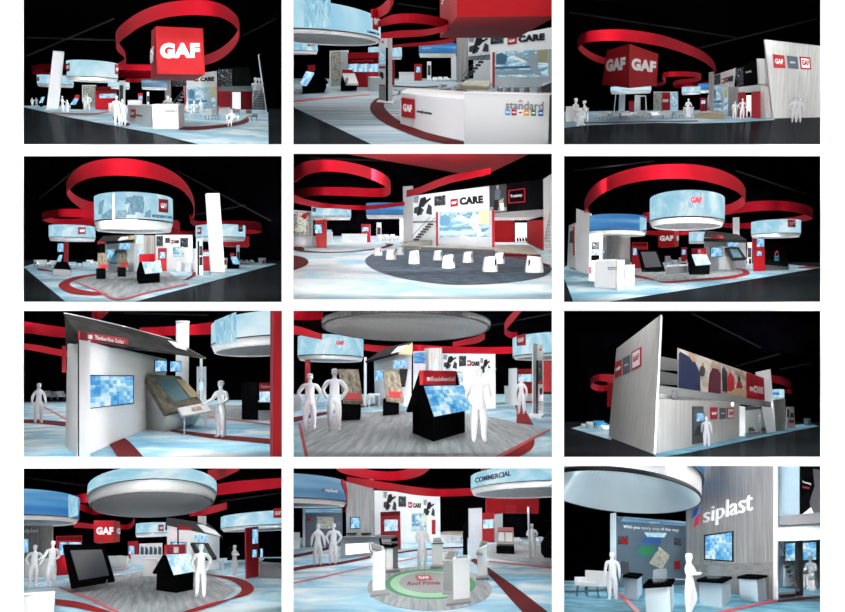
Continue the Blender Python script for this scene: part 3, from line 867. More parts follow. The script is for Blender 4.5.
def rig(P, L=1.0, fr=(1.0, 1.0, 1.0), front=0.3, up=0.65):  # added fill lamps along the top and low at the sides
    if front:
        top = -14 if P.y0 == 0 else -1
        key(P, 40, top, front); key(P, 805, top, front)
        key(P, 3, 430, front * up, 420, P.hz + 5, 120, 0.0); key(P, 842, 430, front * up, 420, P.hz + 5, 120, 0.0)  # low side lamps added to brighten undersides and fronts
    rig2(P, L, fr)
def rig2(P, L, fr):
    """added overhead fill areas out of view, facing straight down, in three bays"""
    dn = P.depth(470); df = min(P.depth(P.hz + (478 - P.hz) * .16), 90)
    cuts = [dn * 1.02, dn * (df / dn) ** .33, dn * (df / dn) ** .66, df]
    top = -16 if P.y0 == 0 else -2
    for i in range(3):
        y0, y1 = cuts[i], cuts[i + 1]; Lw = L * fr[i]
        pa, pb = P.y(20, top, y0), P.y(825, top, y0); qa, qb = P.y(20, top, y1), P.y(825, top, y1)
        a, b, c, d = (P.W(p) for p in (pa, pb, qa, qb))
        mid = (a + b + c + d) / 4; ux = (b - a).normalized(); vy = ((c + d) / 2 - (a + b) / 2); ln = vy.length; vy.normalize()
        nz = ux.cross(vy).normalized()
        wd = ((b - a).length * .7 + (d - c).length * .3)
        ld = bpy.data.lights.new('overhead_fill', 'AREA'); ld.shape = 'RECTANGLE'; ld.size = wd; ld.size_y = ln * .9
        ld.energy = math.pi * Lw * wd * ln * .9
        o = bpy.data.objects.new('overhead_fill', ld); COL.objects.link(o)
        o.matrix_world = Matrix.Translation(mid) @ Matrix((ux, vy, nz)).transposed().to_4x4()
# ================================================================== top row, left
P = hall(0, 300)
rig(P, 1.4, front=0.52)
P.floorpoly('floor', [(0, 478), (845, 478), (845, 338), (0, 338)], 'hall')
P.floorpoly('floor', [(10, 341), (143, 371), (296, 400), (430, 425), (568, 459), (620, 476), (793, 476), (791, 352), (640, 336), (300, 336), (10, 337)], 'cloud', 0.012)
P.band('trim_1', [(506, 404), (560, 403), (640, 397), (690, 388), (716, 378), (722, 368)], [(506, 413), (570, 414), (650, 406), (706, 397), (730, 386), (727, 372)], 'darkred', 0.022)
P.band('trim_2', [(300, 368), (296, 378), (312, 392), (345, 402)], [(318, 364), (314, 376), (326, 386), (352, 394)], 'darkred', 0.022)
P.band('trim_3', [(100, 358), (220, 361), (300, 352)], [(100, 361), (222, 365), (302, 355)], 'red', 0.022)
z = P.q(560, 48, 455).z
P.ribbon('hanging_ring_canopy', 'big red fabric ring with a looping tail above the red cube', [(296, 205, 226), (322, 198, 217), (338, 182, 202), (333, 160, 182), (316, 136, 166), (309, 110, 150), (320, 88, 132), (345, 66, 112), (388, 38, 84), (450, 14, 60), (520, 2, 49), (590, 1, 49), (645, 16, 58), (684, 46, 82), (696, 74, 104), (692, 102, 132), (668, 132, 166), (630, 160, 193), (585, 178, 208), (540, 190, 215)], z)
P.ribbon('hanging_ring_canopy', 'low red ribbon loop behind the two left drums', [(425, 224, 246), (360, 225, 246), (280, 231, 247), (200, 237, 249), (110, 232, 247), (55, 222, 240), (40, 212, 233), (60, 206, 227), (120, 203, 222), (200, 203, 221), (300, 204, 223), (425, 206, 226)], Z(P, 300, 224, 347))
P.ribbon('hanging_ring_canopy', 'thin pink red ribbon low behind the red cube', [(335, 250, 262), (370, 250, 263), (425, 247, 261)], Z(P, 370, 263, 344))
t = gaf_cube(P, 'large red hanging cube with white letters on its face', [(437, 236), (590, 238), (583, 90), (433, 84)], 400, [(417, 257), (556, 257), (560, 104), (419, 98)], 384)
t.text(t.near, [(446, 187), (574, 184), (573, 137), (447, 137)], 'GAF', 'paper', 0.06)
t.text(t.left, [(418, 204), (429, 196), (429, 146), (418, 158)], 'GAF', 'paper', 0.05)
t = drum(P, 'round lit sign hanging right of the white column', 150, 313, 247, 266, 191, 244, 372, 'drumwhite')
t.logo(t.surf, [(150.6, 229), (160, 226), (160, 200), (150.6, 204)]); t.logo(t.surf, [(301, 236), (311, 238), (311, 208), (301, 204)])
t = drum(P, 'small round lit sign hanging behind the white column', 55, 172, 271, 281, 238, 268, 338, 'drum')
t.logo(t.surf, [(56, 258), (63, 258), (63, 244), (56, 246)])
drum(P, 'small round lit sign hanging far back behind the totem', 281, 350, 279, 287, 261, 278, 353, 'drumwhite')
drum(P, 'pale blue round sign hanging just left of the cube', 388, 470, 278, 290, 254, 277, 356, 'drumslate')
t = P.thing('display_column', 'tall white square column standing at the booth edge', 'column', (102, 349))
t.slab('shaft', [(84, 349), (120, 349), (138, 168), (105, 166)], None, .6, 'white')
t.slab('plinth', [(80, 351), (124, 351), (124, 346), (80, 346)], None, .8, 'white2')
t.slab('cap', [(105, 166), (138, 168), (138, 164), (105, 162)], 349, .6, 'white2')
# small things at the back left
for i, (x, yf, yh, k, lb) in enumerate([(40, 339, 312, 'stand', 'tiny white figure at the far left edge'), (53, 339, 312, 'arms', 'tiny white figure second from the left edge')]):
    person(P, k, x, yf, yh, lb)
t = P.thing('demo_screen', 'tilted blue screen on a stand left of the column', 'screen', (66, 340))
pl = t.slab('panel', [(60, 330), (73, 330), (80, 307), (68, 309)], 340, .1, 'black'); t.on('lit_pane', pl, [(61, 329), (72, 329), (79, 308), (68, 310)], 'screen')
t.slab('stand', [(62, 341), (72, 341), (72, 328), (62, 328)], None, .3, 'black')
person(P, 'arms', 137, 357, 306, 'white figure right of the column, facing the dark kiosk', 1.2); person(P, 'woman', 152, 358, 318, 'white figure beside the tilted blue screen kiosk', -.6)
t = P.thing('gable_kiosk', 'black gabled kiosk with a tilted blue screen and red top', 'kiosk', (180, 357))
t.part('body', MB().prism([P.q(*p, 356) for p in ((160, 356), (200, 356), (200, 340), (190, 306), (176, 318), (162, 334))], [P.q(*p, 350) for p in ((166, 356), (203, 354), (203, 338), (194, 306), (182, 318), (168, 334))]), 'black')
pl = Plane(P, P.q(161, 334, 356.5), P.q(178, 334, 356.5), P.q(176, 306, 356.2))
t.on('screen', pl, [(160, 334), (177, 334), (188, 315), (173, 314)], 'screen'); t.on('header', pl, [(173, 313), (188, 314), (190, 304), (178, 303)], 'red')
person(P, 'hips', 217, 358, 297, 'white figure in front of the coloured photo wall'); person(P, 'arms', 209, 357, 302, 'white figure close behind another by the photo wall', .7)
t = P.thing('photo_wall', 'back wall printed with a colourful photo, left of the red wall', 'wall panel', (218, 346))
pl = t.slab('panel', [(198, 343), (242, 343), (242, 271), (198, 271)], None, .2, 'white'); t.on('photo', pl, [(201, 340), (240, 340), (240, 273), (201, 273)], 'photocolour')
t = P.thing('display_wall', 'red wall unit with a strip of blue screens', 'wall panel', (270, 350))
pl = t.slab('panel', [(240, 350), (308, 351), (308, 275), (240, 277)], None, .4, 'red')
t.on('screen_strip', pl, [(253, 313), (306, 312), (306, 298), (253, 300)], 'screenband'); t.on('header', pl, [(241, 290), (307, 288), (307, 275), (241, 277)], 'darkred')
t = P.thing('storage_counter', 'white cabinet standing before the red wall', 'counter', (296, 352)); t.block('body', [(283, 358), (312, 360), (315, 355), (288, 354)], [331, 331, 330, 330], 'white'); t.block('worktop', [(282, 358), (313, 360), (316, 355), (287, 354)], [329, 329, 328, 328], 'white2', z0=[331, 331, 330, 330])
t = P.thing('gable_kiosk', 'small black kiosk with a white tilted board before the red wall', 'kiosk', (254, 354))
t.part('body', MB().prism([P.q(*p, 353) for p in ((246, 353), (262, 353), (262, 338), (254, 316), (246, 338))], [P.q(*p, 349) for p in ((248, 352), (264, 352), (264, 338), (256, 316), (248, 338))]), 'black')
pl = Plane(P, P.q(250, 340, 354), P.q(264, 340, 353.6), P.q(252, 316, 353.6)); t.on('board', pl, [(252, 338), (266, 338), (261, 315), (250, 315)], 'white')
# totem and the two front figures
totem(P, 'tall white totem with dark picture panels behind the front figures', [(316, 388), (335, 391), (336, 257), (316, 257)], None, [([(319, 330), (329, 330), (329, 272), (319, 272)], 'photodark', 'photo'), ([(319, 366), (329, 367), (329, 336), (319, 335)], 'white2', 'plate')])
person(P, 'reach', 311, 402, 304, 'white figure standing at the dark booth edge before the totem', .4); person(P, 'woman', 330, 401, 316, 'white figure standing right of the totem foot', -.5)
# counters
t = P.thing('reception_counter', 'long white counter with a red logo square', 'counter', (385, 398))
a, b = t.block('body', [(345, 389), (421, 406), (423, 396), (352, 380)], [337, 338, 335, 335], 'white2'); pl = Plane(P, a[0], a[1], b[0]); t.front = pl
t.block('worktop', [(343, 389), (422, 407), (424, 396), (350, 379)], [334, 335, 333, 332], 'white', z0=[337, 338, 335, 335])
t.logo(pl, [(355, 374), (370, 376), (370, 349), (355, 348)]); t.text(pl, [(372, 369), (392, 372), (392, 366), (372, 363)], 'welcome', 'ink', .02)
t = P.thing('reception_counter', 'white counter block with grey lettering, nearest the viewer', 'counter', (465, 409))
a, b = t.block('body', [(424, 410), (506, 413), (525, 405), (440, 398)], [337, 337, 334, 334], 'white2'); pl = Plane(P, a[0], a[1], b[0])
t.block('worktop', [(423, 410), (507, 414), (527, 405), (440, 397)], [333, 333, 331, 331], 'white', z0=[337, 337, 334, 334])
t.text(pl, [(463, 358), (501, 359), (501, 348), (463, 347)], 'standard', 'greytext', .02)
person(P, 'arms', 473, 392, 304, 'white figure seen head and shoulders behind the front counter'); person(P, 'stand', 482, 392, 312, 'white figure partly hidden behind the front counter, right one', .3)
t = P.thing('storage_counter', 'low white cabinet behind the long counter', 'counter', (365, 358)); t.block('body', [(345, 362), (388, 364), (390, 352), (350, 350)], [322, 322, 321, 321], 'white'); t.block('worktop', [(344, 362), (389, 364), (391, 352), (349, 350)], [320, 320, 319, 319], 'white2', z0=[322, 322, 321, 321])
t = P.thing('screen_kiosk', 'slim red kiosk with a blue screen far behind the counter', 'kiosk', (383, 352)); pl = t.slab('panel', [(376, 352), (391, 352), (391, 296), (376, 297)], None, .3, 'red'); t.on('screen', pl, [(378, 318), (389, 318), (389, 305), (378, 305)], 'screen')
totem(P, 'small white totem standing far behind the counter', [(404, 345), (412, 345), (412, 293), (404, 293)], None, [([(405, 325), (411, 325), (411, 306), (405, 306)], 'photodark', 'photo')])
# the big presentation wall
t = P.thing('presentation_wall', 'white presentation wall with a large blue photo screen', 'wall panel', (560, 356))
pl = t.slab('panel', [(528, 358), (632, 358), (628, 226), (520, 240)], None, .5, 'white')
t.pic(pl, [(536, 350), (622, 350), (621, 277), (533, 279)], 'roofer', 'photo_screen'); t.logo(pl, [(555, 260), (568, 259), (568, 245), (555, 247)]); t.text(pl, [(573, 260), (617, 258), (617, 244), (573, 246)], 'CARE', 'ink', .06)
t.on('red_edge', pl, [(524, 356), (528, 356), (528, 272), (524, 272)], 'pinkred'); t.on('red_edge', pl, [(628, 356), (632, 356), (632, 270), (628, 270)], 'pinkred')
t.on('photo', pl, [(485, 275), (530, 275), (528, 240), (485, 244)], 'photodark')
t = P.thing('display_column', 'grey wood pillar between the cube and the photo screen', 'column', (472, 356)); t.slab('shaft', [(463, 356), (482, 356), (481, 252), (463, 254)], None, .5, 'darkwood')
t.slab('plinth', [(462, 357), (483, 357), (483, 353), (462, 353)], None, .6, 'grey')
t = P.thing('staircase', 'grey stair rising left behind the photo screen', 'stairs', (500, 354))
for i in range(6):
    f = i / 6; t.slab('step', [(484 + 40 * f, 352 - 60 * f), (498 + 40 * f, 352 - 60 * f), (498 + 40 * f, 346 - 60 * f), (484 + 40 * f, 346 - 60 * f)], 352, .4, 'midgrey')
t.part('handrail', MB().tube([P.q(484, 332, 352), P.q(530, 276, 352)], P.px(352) * 1.5), 'darkgrey')
t = P.thing('upper_balcony', 'grey upper storey with a black photo banner above red doors', 'balcony', (685, 352))
pl = t.slab('deck', [(632, 290), (742, 290), (740, 274), (632, 276)], 352, 1.2, 'grey')
pl2 = t.slab('banner', [(629, 276), (738, 274), (733, 213), (628, 218)], 352.5, .2, 'black'); t.on('photo', pl2, [(631, 274), (676, 274), (676, 220), (631, 222)], 'photodark')
t = P.thing('meeting_room', 'red walled room with a bright doorway under the balcony', 'wall panel', (690, 350))
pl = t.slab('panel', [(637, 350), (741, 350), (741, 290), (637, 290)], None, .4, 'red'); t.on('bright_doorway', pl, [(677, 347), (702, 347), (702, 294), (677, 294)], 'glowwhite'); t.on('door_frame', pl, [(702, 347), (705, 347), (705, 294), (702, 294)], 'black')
t = P.thing('staircase', 'grey stair with railing at the right end of the booth', 'stairs', (765, 352))
for i in range(8):
    f = i / 8; t.slab('step', [(742 + 5 * f, 350 - 62 * f), (784 - 8 * f, 350 - 62 * f), (783 - 8 * f, 343 - 62 * f), (742 + 5 * f, 343 - 62 * f)], 349 - i * .4, .3, 'midgrey')
t.part('handrail', MB().tube([P.q(742, 330, 350), P.q(780, 262, 347)], P.px(352) * 1.5), 'grey')
person(P, 'stand', 752, 349, 247, 'white figure up on the balcony, left of two', 0); person(P, 'hips', 763, 349, 248, 'white figure up on the balcony, right of two', .3)
t = P.thing('end_wall', 'thin white end wall seen edge-on at the right', 'wall panel', (790, 356)); t.slab('panel', [(787, 357), (793, 357), (767, 173), (763, 173)], None, .9, 'white'); t.slab('edge_strip', [(793, 357), (795, 357), (769, 173), (767, 173)], 357, .9, 'black')
# seating on the pale carpet
for x, yf, yh, k, f, lb in [(535, 372, 322, 'sit', .8, 'white seated figure nearest the counter'), (556, 372, 320, 'sit', -.3, 'white seated figure in the middle of the seated three'), (578, 371, 316, 'arms', -.9, 'white figure standing at the low grey table'), (675, 405, 348, 'sit', -.5, 'white seated figure beside the dark red floor arc')]:
    person(P, k, x, yf, yh, lb, f)
for x, yf, w, h, rt, lb in [(607, 383, 30, 34, 2.6, 'low chair at the grey table, left end'), (648, 384, 40, 38, 3.3, 'grey backed chair turned away beside the table'), (738, 388, 34, 36, .8, 'grey chair alone near the right wall'), (530, 362, 14, 20, .4, 'small stool chair close to the photo screen'), (690, 368, 22, 24, 1.2, 'low chair in front of the bright doorway')]:
    chair(P, lb, x, yf, w, h, rt, 'grey' if w > 20 else 'white2')
table(P, 'long grey table before the photo screen', 640, 366, 66, 24, .5, 'grey'); table(P, 'white table at the right of the seated figures', 678, 388, 40, 20, .5, 'white')
truss(P, 'dark girder crossing high over the left half', (20, 180), (300, 60), 370); truss(P, 'dark girder high behind the white column', (20, 120), (330, 130), 352); truss(P, 'dark girder high at the right edge', (700, 120), (820, 60), 360)
# ================================================================== top row, middle
P = hall(1, 200)
rig(P, 1.4, front=0.36)
P.floorpoly('floor', [(-6, 478), (852, 478), (852, 246), (-6, 246)], 'hall')
P.floorpoly('floor', [(-6, 332), (10, 341), (265, 462), (292, 478), (852, 478), (852, 250), (-6, 250)], 'cloudgrey', 0.012)
P.band('trim_1', [(332, 286), (352, 291), (352, 299), (318, 306), (278, 313), (256, 336), (264, 363), (305, 393), (357, 416), (430, 442), (556, 470)], [(336, 284), (346, 291), (346, 297), (330, 306), (308, 318), (300, 336), (309, 352), (330, 372), (360, 390), (430, 420), (556, 452)], 'darkred', .03)
P.band('trim_2', [(-4, 322), (120, 310), (255, 300)], [(-4, 328), (120, 314), (256, 303)], 'pinkred', .022)
P.band('trim_3', [(330, 272), (420, 276), (500, 271)], [(330, 276), (420, 280), (500, 275)], 'darkred', .022)
P.floorpoly('floor', [(463, 290), (480, 284), (520, 281), (563, 287), (566, 296), (540, 302), (500, 303), (472, 298)], 'slatecarpet', .03)
P.ribbon('hanging_ring_canopy', 'red ribbon curving up out of view beside the big drum', [(258, 30, 56), (280, 26, 58), (300, 14, 50), (318, -4, 36), (330, -16, 12)], Z(P, 300, 50, 420))
P.ribbon('hanging_ring_canopy', 'upper of two long red bands running behind the red box', [(286, 66, 86), (327, 48, 77), (378, 43, 73), (430, 47, 77), (480, 57, 87), (510, 70, 96)], Z(P, 378, 73, 390))
P.ribbon('hanging_ring_canopy', 'middle long red band behind the white totem', [(284, 106, 123), (358, 97, 120), (430, 94, 115), (480, 85, 104), (505, 78, 98)], Z(P, 378, 118, 350))
P.ribbon('hanging_ring_canopy', 'lowest thin pink band above the pale blue drum', [(324, 146, 154), (358, 140, 150), (430, 134, 146), (490, 127, 141), (530, 118, 134)], Z(P, 378, 150, 305))
t = gaf_cube(P, 'huge red hanging box cropped by the top edge', [(532, 54), (850, 52), (850, -14), (532, -14)], 430, [(478, 121), (724, 121), (724, -14), (478, -14)], 300)
t.shape('lettering', t.left, [[(486, 12), (489, 2), (494, -6), (497, -6), (490, 4), (488, 15)]], 'paper')
t = drum(P, 'huge lit drum sign cut by the left edge', -92, 289, 92, 148, -2, 90, 365, 'drumwhite', maxb=4.5, clip=(-6, 400))
t.logo(t.surf, [(262, 92), (280, 98), (280, 48), (262, 40)]); t.text(t.surf, [(244, 104), (284, 114), (284, 106), (244, 96)], 'COMMERCIAL', 'navy', .02)
t.on('picture_panel', t.surf, [(44, 86), (128, 87), (128, 0), (44, 0)], 'drum', nu=6)
t = drum(P, 'lit drum sign low at the left edge behind the black kiosk', -60, 89, 164, 176, 130, 160, 300, 'drum', clip=(-6, 400)); t.logo(t.surf, [(56, 147), (76, 146), (76, 136), (56, 137)])
drum(P, 'small lit drum sign half hidden by the white totem', 250, 357, 184, 192, 149, 182, 275, 'drum')
t = drum(P, 'pale blue striped drum sign below the red box', 411, 530, 174, 187, 136, 168, 280, 'drumblue'); t.text(t.surf, [(424, 158), (452, 157), (452, 149), (424, 150)], 'siplast', 'paper', .02)
# left kiosks, red wall
t = gable_kiosk(P, 'black gabled kiosk with tilted blue screen at the far left', (40, 301), (108, 297), (116, 280), (56, 284), [262, 262, 256, 256], (77, 216), (84, 216))
t.free('screen', [(33, 264, 306), (54, 268, 306), (77, 231, 297), (51, 227, 297)], .1, 'screen')
t.free('header', [(56, 226, 299), (79, 226, 299), (79, 207, 299), (56, 207, 299)], .1, 'red'); t.free('roof_flap', [(96, 240, 298), (118, 268, 300), (110, 268, 300), (78, 216, 298)], .1, 'black')
t = gable_kiosk(P, 'small black gabled kiosk with a white board by the red wall', (162, 291), (212, 290), (214, 281), (170, 282), [264, 264, 260, 260], (168, 226), (200, 227))
t.free('board', [(178, 266, 294), (218, 266, 294), (206, 234, 289), (166, 233, 289)], .1, 'paper'); t.free('header', [(166, 234, 289), (202, 234, 289), (199, 222, 289), (166, 222, 289)], .1, 'red')
t.free('dark_arch', [(176, 262, 294.3), (182, 264, 294.3), (190, 246, 292), (186, 240, 291), (178, 250, 292)], .04, 'darkgrey')
t = wall(P, 'wall panel printed with a colourful photo beside the red wall', [(126, 276), (186, 276), (186, 160), (126, 162)], 'white', .2); t.on('photo', t.pl, [(131, 272), (162, 272), (162, 164), (131, 165)], 'photocolour'); t.on('plain_panel', t.pl, [(163, 272), (184, 272), (184, 164), (163, 164)], 'acrylic')
t = wall(P, 'red wall unit with a row of pale blue screens', [(184, 278), (284, 280), (284, 166), (184, 168)], 'red', .4)
t.on('header', t.pl, [(186, 202), (282, 202), (282, 185), (186, 187)], 'darkred'); t.text(t.pl, [(198, 199), (268, 199), (268, 189), (198, 191)], 'Commercial Roofing', 'pinkred', .0)
for i in range(3): t.on('screen', t.pl, [(187 + 33 * i, 229), (218 + 33 * i, 229), (218 + 33 * i, 203), (187 + 33 * i, 205)], 'screenband')
counter(P, 'white cabinet against the red wall, left of the totem', [(249, 290), (284, 293), (286, 280), (254, 279)], [248, 249, 247, 247], 'white', name='storage_counter')
t = wall(P, 'narrow red wall strip right of the totem', [(318, 272), (333, 272), (333, 190), (318, 190)], 'red', .3)
# totem
t = P.thing('totem_sign', 'tall white totem with photos and a black edge', 'sign', (300, 325))
pl = t.slab('panel', [(283, 322), (311, 326), (311, 112), (283, 116)], None, .35, 'white'); t.slab('dark_edge', [(305, 326), (313, 326), (313, 152), (305, 152)], None, .5, 'black'); t.slab('white_edge', [(313, 327), (325, 326), (325, 110), (313, 112)], None, .35, 'white')
t.on('photo', pl, [(286, 204), (304, 205), (304, 159), (286, 161)], 'photoblue'); t.on('product_panel', pl, [(285, 272), (304, 274), (304, 216), (285, 216)], 'paper'); t.on('red_bar', pl, [(285, 218), (304, 219), (304, 211), (285, 211)], 'red'); t.on('red_bar', pl, [(285, 275), (304, 277), (304, 270), (285, 269)], 'red')
t.shape('product_shape', pl, [[(287, 236), (292, 228), (299, 232), (301, 246), (296, 254), (293, 246), (288, 244)]], 'ink'); t.on('grey_panel', pl, [(285, 318), (304, 320), (304, 278), (285, 277)], 'grey')
t.shape('logo_sign', pl, [[(293, 136), (298, 128), (302, 138), (298, 136)]], 'red')
t.block('foot', [(276, 328), (328, 334), (334, 322), (286, 318)], [324, 330, 319, 315], 'white')
# far furniture
counter(P, 'long white counter far back, beyond the totem', [(348, 256), (414, 256), (414, 250), (350, 250)], 233, 'white')
red_kiosk(P, 'slim red kiosk with a blue screen far behind the counters', [(396, 258), (421, 258), (421, 204), (396, 204)], [[(401, 232), (417, 232), (417, 212), (401, 212)]])
totem(P, 'small white totem far back under the striped drum', [(437, 254), (450, 254), (450, 196), (437, 196)], None, [([(439, 240), (448, 240), (448, 208), (439, 208)], 'photodark', 'photo')])
column(P, 'thin white column under the striped drum', [(515, 258), (531, 258), (530, 178), (514, 178)], .4)
for i, (x, y, lb) in enumerate([(462, 262, 'white chair far back, left of three in a row'), (480, 261, 'white chair far back, middle of three in a row'), (500, 261, 'white chair far back, right of three in a row')]): chair(P, lb, x, y, 16, 16, .3 * i, 'white', 'white chairs under the striped drum')
for i, (x, y, lb) in enumerate([(480, 286, 'white tub stool at the left end of the small dark carpet'), (522, 290, 'white tub stool in the middle of the small dark carpet'), (540, 284, 'white tub stool at the back of the small dark carpet')]): stool(P, lb, x, y, 18, 18, 1, 'tub stools on the small dark carpet')
# presentation wall
column(P, 'brushed grey pillar left of the stair', [(532, 260), (569, 260), (568, 110), (532, 112)], .6, 'brushed')
t = P.thing('upper_balcony', 'grey balcony with a black and white photo above the stair', 'balcony', (606, 262)); t.slab('deck', [(569, 191), (648, 188), (648, 170), (569, 180)], 262, .8, 'grey'); pl = t.slab('parapet', [(569, 180), (648, 172), (648, 108), (569, 112)], 262.3, .3, 'white'); t.pic(pl, [(570, 177), (634, 165), (634, 112), (570, 114)], 'roofers')
stair(P, 'dark stair rising behind the grey pillar', (548, 262), (610, 192), 16, 7, 264, 'darkgrey')
wall(P, 'beige wall behind the dark stair', [(585, 256), (642, 256), (642, 190), (585, 192)], 'white2', .1)
t = P.thing('stage_platform', 'pale wooden stage platform beside the stair', 'platform', (590, 280)); t.block('deck', [(537, 284), (634, 286), (640, 267), (560, 267)], [272, 276, 256, 256], 'wood'); t.block('fascia', [(540, 286), (632, 288), (632, 286), (540, 284)], [276, 280, 279, 275], 'tan')
t = wall(P, 'white presentation wall with big black and red lettering', [(640, 272), (850, 276), (850, 84), (640, 124)], 'paper', .4)
t.on('dark_letters', t.pl, [(640, 142), (681, 138), (681, 116), (640, 120)], 'photodark'); t.logo(t.pl, [(695, 143), (724, 139), (724, 117), (695, 121)]); t.text(t.pl, [(729, 136), (813, 128), (813, 105), (729, 114)], 'CARE', 'ink', .07)
t = wall(P, 'framed screen box with a pale blue photo below the lettering', [(646, 280), (838, 282), (838, 156), (646, 166)], 'acrylic', .3); t.pic(t.pl, [(655, 246), (823, 244), (823, 158), (655, 164)], 'roofer', 'photo_screen'); t.on('red_edge', t.pl, [(646, 280), (653, 280), (653, 166), (646, 167)], 'pinkred')
for i, (x, lb) in enumerate([(668, 'white tub stool first from the left behind the front counter'), (694, 'white tub stool second from the left behind the front counter'), (722, 'white tub stool third from the left behind the front counter'), (754, 'white tub stool fourth from the left behind the front counter'), (796, 'white tub stool last on the right behind the front counter')]): stool(P, lb, x, 304, 20, 26, 1 if i % 2 else -1, 'tub stools behind the front counter')
counter(P, 'grey low plinth at the right edge behind the counter', [(800, 304), (850, 306), (850, 280), (808, 284)], [278, 256, 258, 268], 'grey', name='stage_plinth')
# front counters
def curve_counter():
    t = P.thing('reception_counter', 'curved white reception counter with a red logo square', 'counter', (440, 430))
    bot = [(352, 398), (380, 407), (415, 418), (460, 430), (510, 441), (556, 450)]; top = [298, 301, 305, 309, 313, 317]
    a = [P.fl(*q) for q in bot]; b = [P.up(p, r) for p, r in zip(a, top)]
    k = [P.fl(x, y) for x, y in ((376, 372), (400, 376), (432, 382), (474, 390), (520, 398), (562, 406))]; kt = [Vector((p.x, p.y, q.z)) for p, q in zip(k, b)]
    mb = MB(); mb.grid([a, b], [k, kt]); t.part('body', mb, 'stool')
    up = Vector((0, 0, .03)); mb = MB(); mb.grid([[p + up for p in b], [p + up for p in kt]], [b, kt]); t.part('worktop', mb, 'white')
    pl = Plane(P, a[0], a[2], b[0]); t.logo(pl, [(361, 371), (401, 378), (401, 317), (361, 311)], off=P.u * 2.5)
    pl = Plane(P, a[2], a[4], b[2]); t.text(pl, [(408, 359), (456, 366), (456, 356), (408, 349)], 'welcome', 'ink', .03, off=P.u * 2)
curve_counter()
t = counter(P, 'large white counter block with coloured squares under grey lettering', [(555, 473), (822, 474), (842, 440), (590, 436)], [296, 303, 300, 294], 'white2', lip=3)
t.text(t.front, [(688, 347), (808, 352), (808, 324), (688, 322)], 'standard', 'greytext', .01)
t.shape('roof_mark', t.front, [[(728, 324), (734.5, 318), (742, 324), (739, 324.5), (734.5, 321), (731, 324.5)]], 'red')
for i, (c, m) in enumerate([(694, 'cyan'), (714, 'red'), (734, 'white'), (754, 'orange'), (776, 'green'), (799, 'blue')]):
    y = 348 + i * .6; k = t.on('colour_square', t.front, [(c - 7.5, y + 19), (c + 8, y + 19), (c + 8, y + 1), (c - 7.5, y)], m); t.on('word_bar', t.front, [(c - 5, y + 12), (c + 5.5, y + 12), (c + 5.5, y + 7), (c - 5, y + 7)], 'pinkred' if m == 'white' else 'paper', t.uu(t.front, [(c, y)]) * 1.0, parent=k)
truss(P, 'dark girder high between the drum and red box', (340, 12), (470, 30), 330)
# ================================================================== top row, right
P = hall(2, 306)
rig(P, .95, front=.28)
P.floorpoly('floor', [(0, 478), (845, 478), (845, 346), (0, 346)], 'hall')
P.floorpoly('floor', [(4, 408), (100, 398), (300, 391), (430, 393), (560, 390), (684, 382), (684, 360), (600, 350), (4, 356)], 'cloud', .012)
P.band('trim_1', [(60, 390), (180, 389), (300, 386), (440, 384)], [(60, 393), (180, 392), (300, 389), (440, 387)], 'darkred', .022)
P.ribbon('hanging_ring_canopy', 'large red ring sweeping over the cube toward the wall', [(150, 186, 207), (118, 176, 198), (88, 160, 182), (66, 140, 164), (60, 122, 152), (78, 104, 138), (120, 96, 132), (180, 94, 130), (240, 98, 135), (320, 112, 148), (400, 139, 172), (455, 166, 196), (486, 194, 220), (496, 222, 244), (490, 240, 258)], Z(P, 180, 130, 420))
P.ribbon('hanging_ring_canopy', 'small red S shaped ribbon right of the cube', [(302, 264, 278), (325, 261, 273), (337, 250, 264), (328, 236, 251), (345, 229, 245), (400, 228, 244), (440, 232, 248), (447, 241, 255), (425, 249, 263), (380, 254, 268), (360, 262, 274), (372, 266, 280), (420, 266, 281), (476, 258, 272)], Z(P, 380, 258, 365), n=5)
t = P.thing('hanging_cube_sign', 'red hanging cube showing white letters on two faces', 'hanging sign', P.q(220, 280, 390))
e0 = P.q(220, 281, 395); e1 = P.q(222, 140, 395); l0 = P.q(134, 270, 378); l1 = P.q(150, 161, 378); r0 = P.q(309, 273, 378); r1 = P.q(313, 172, 378); k0 = P.q(225, 268, 364); k1 = P.q(228, 180, 364)
l1 = Plane(P, l0, e0, e1).at(150, 161); r1 = Plane(P, e0, r0, e1).at(313, 172); t.part('box', MB().prism([e0, r0, k0, l0], [e1, r1, k1, l1]), 'cubered')
t.text(Plane(P, l0, e0, l1), [(148, 229), (208, 223), (210, 181), (149, 190)], 'GAF', 'paper', .06, off=P.u * 1.5); t.text(Plane(P, e0, r0, e1), [(226, 223), (303, 232), (305, 196), (227, 184)], 'GAF', 'paper', .06, off=P.u * 1.5)
drum(P, 'pale drum sign directly under the red cube', 161, 291, 291, 302, 274, 289, 366, 'drumwhite'); drum(P, 'pale drum sign right of the photo wall', 388, 448, 297, 304, 276, 295, 362, 'drum'); drum(P, 'blue drum sign touching the grey pillar', 440, 482, 290, 300, 266, 286, 360, 'drumblue')
column(P, 'slanted white column under the cube, left one', [(186, 357), (205, 357), (207, 286), (190, 286)], .4); column(P, 'white column under the cube, right one', [(236, 362), (252, 362), (253, 303), (238, 303)], .4)
t = P.thing('light_stand', 'thin white leaning pole left of the column', 'pole', (172, 360)); t.part('pole', MB().tube([P.q(172, 360), P.q(179, 288, 360)], P.px(360) * 1.2), 'white'); t.slab('foot', [(168, 361), (177, 361), (177, 359), (168, 359)], None, .3, 'white2')
t = totem(P, 'black and white totem right of the white columns', [(255, 362), (277, 362), (274, 304), (255, 304)], None, [([(258, 352), (273, 352), (272, 308), (258, 308)], 'black', 'dark_screen'), ([(259, 326), (268, 326), (268, 312), (259, 312)], 'paper', 'white_panel'), ([(262, 348), (273, 348), (272, 336), (262, 336)], 'paper', 'white_panel')])
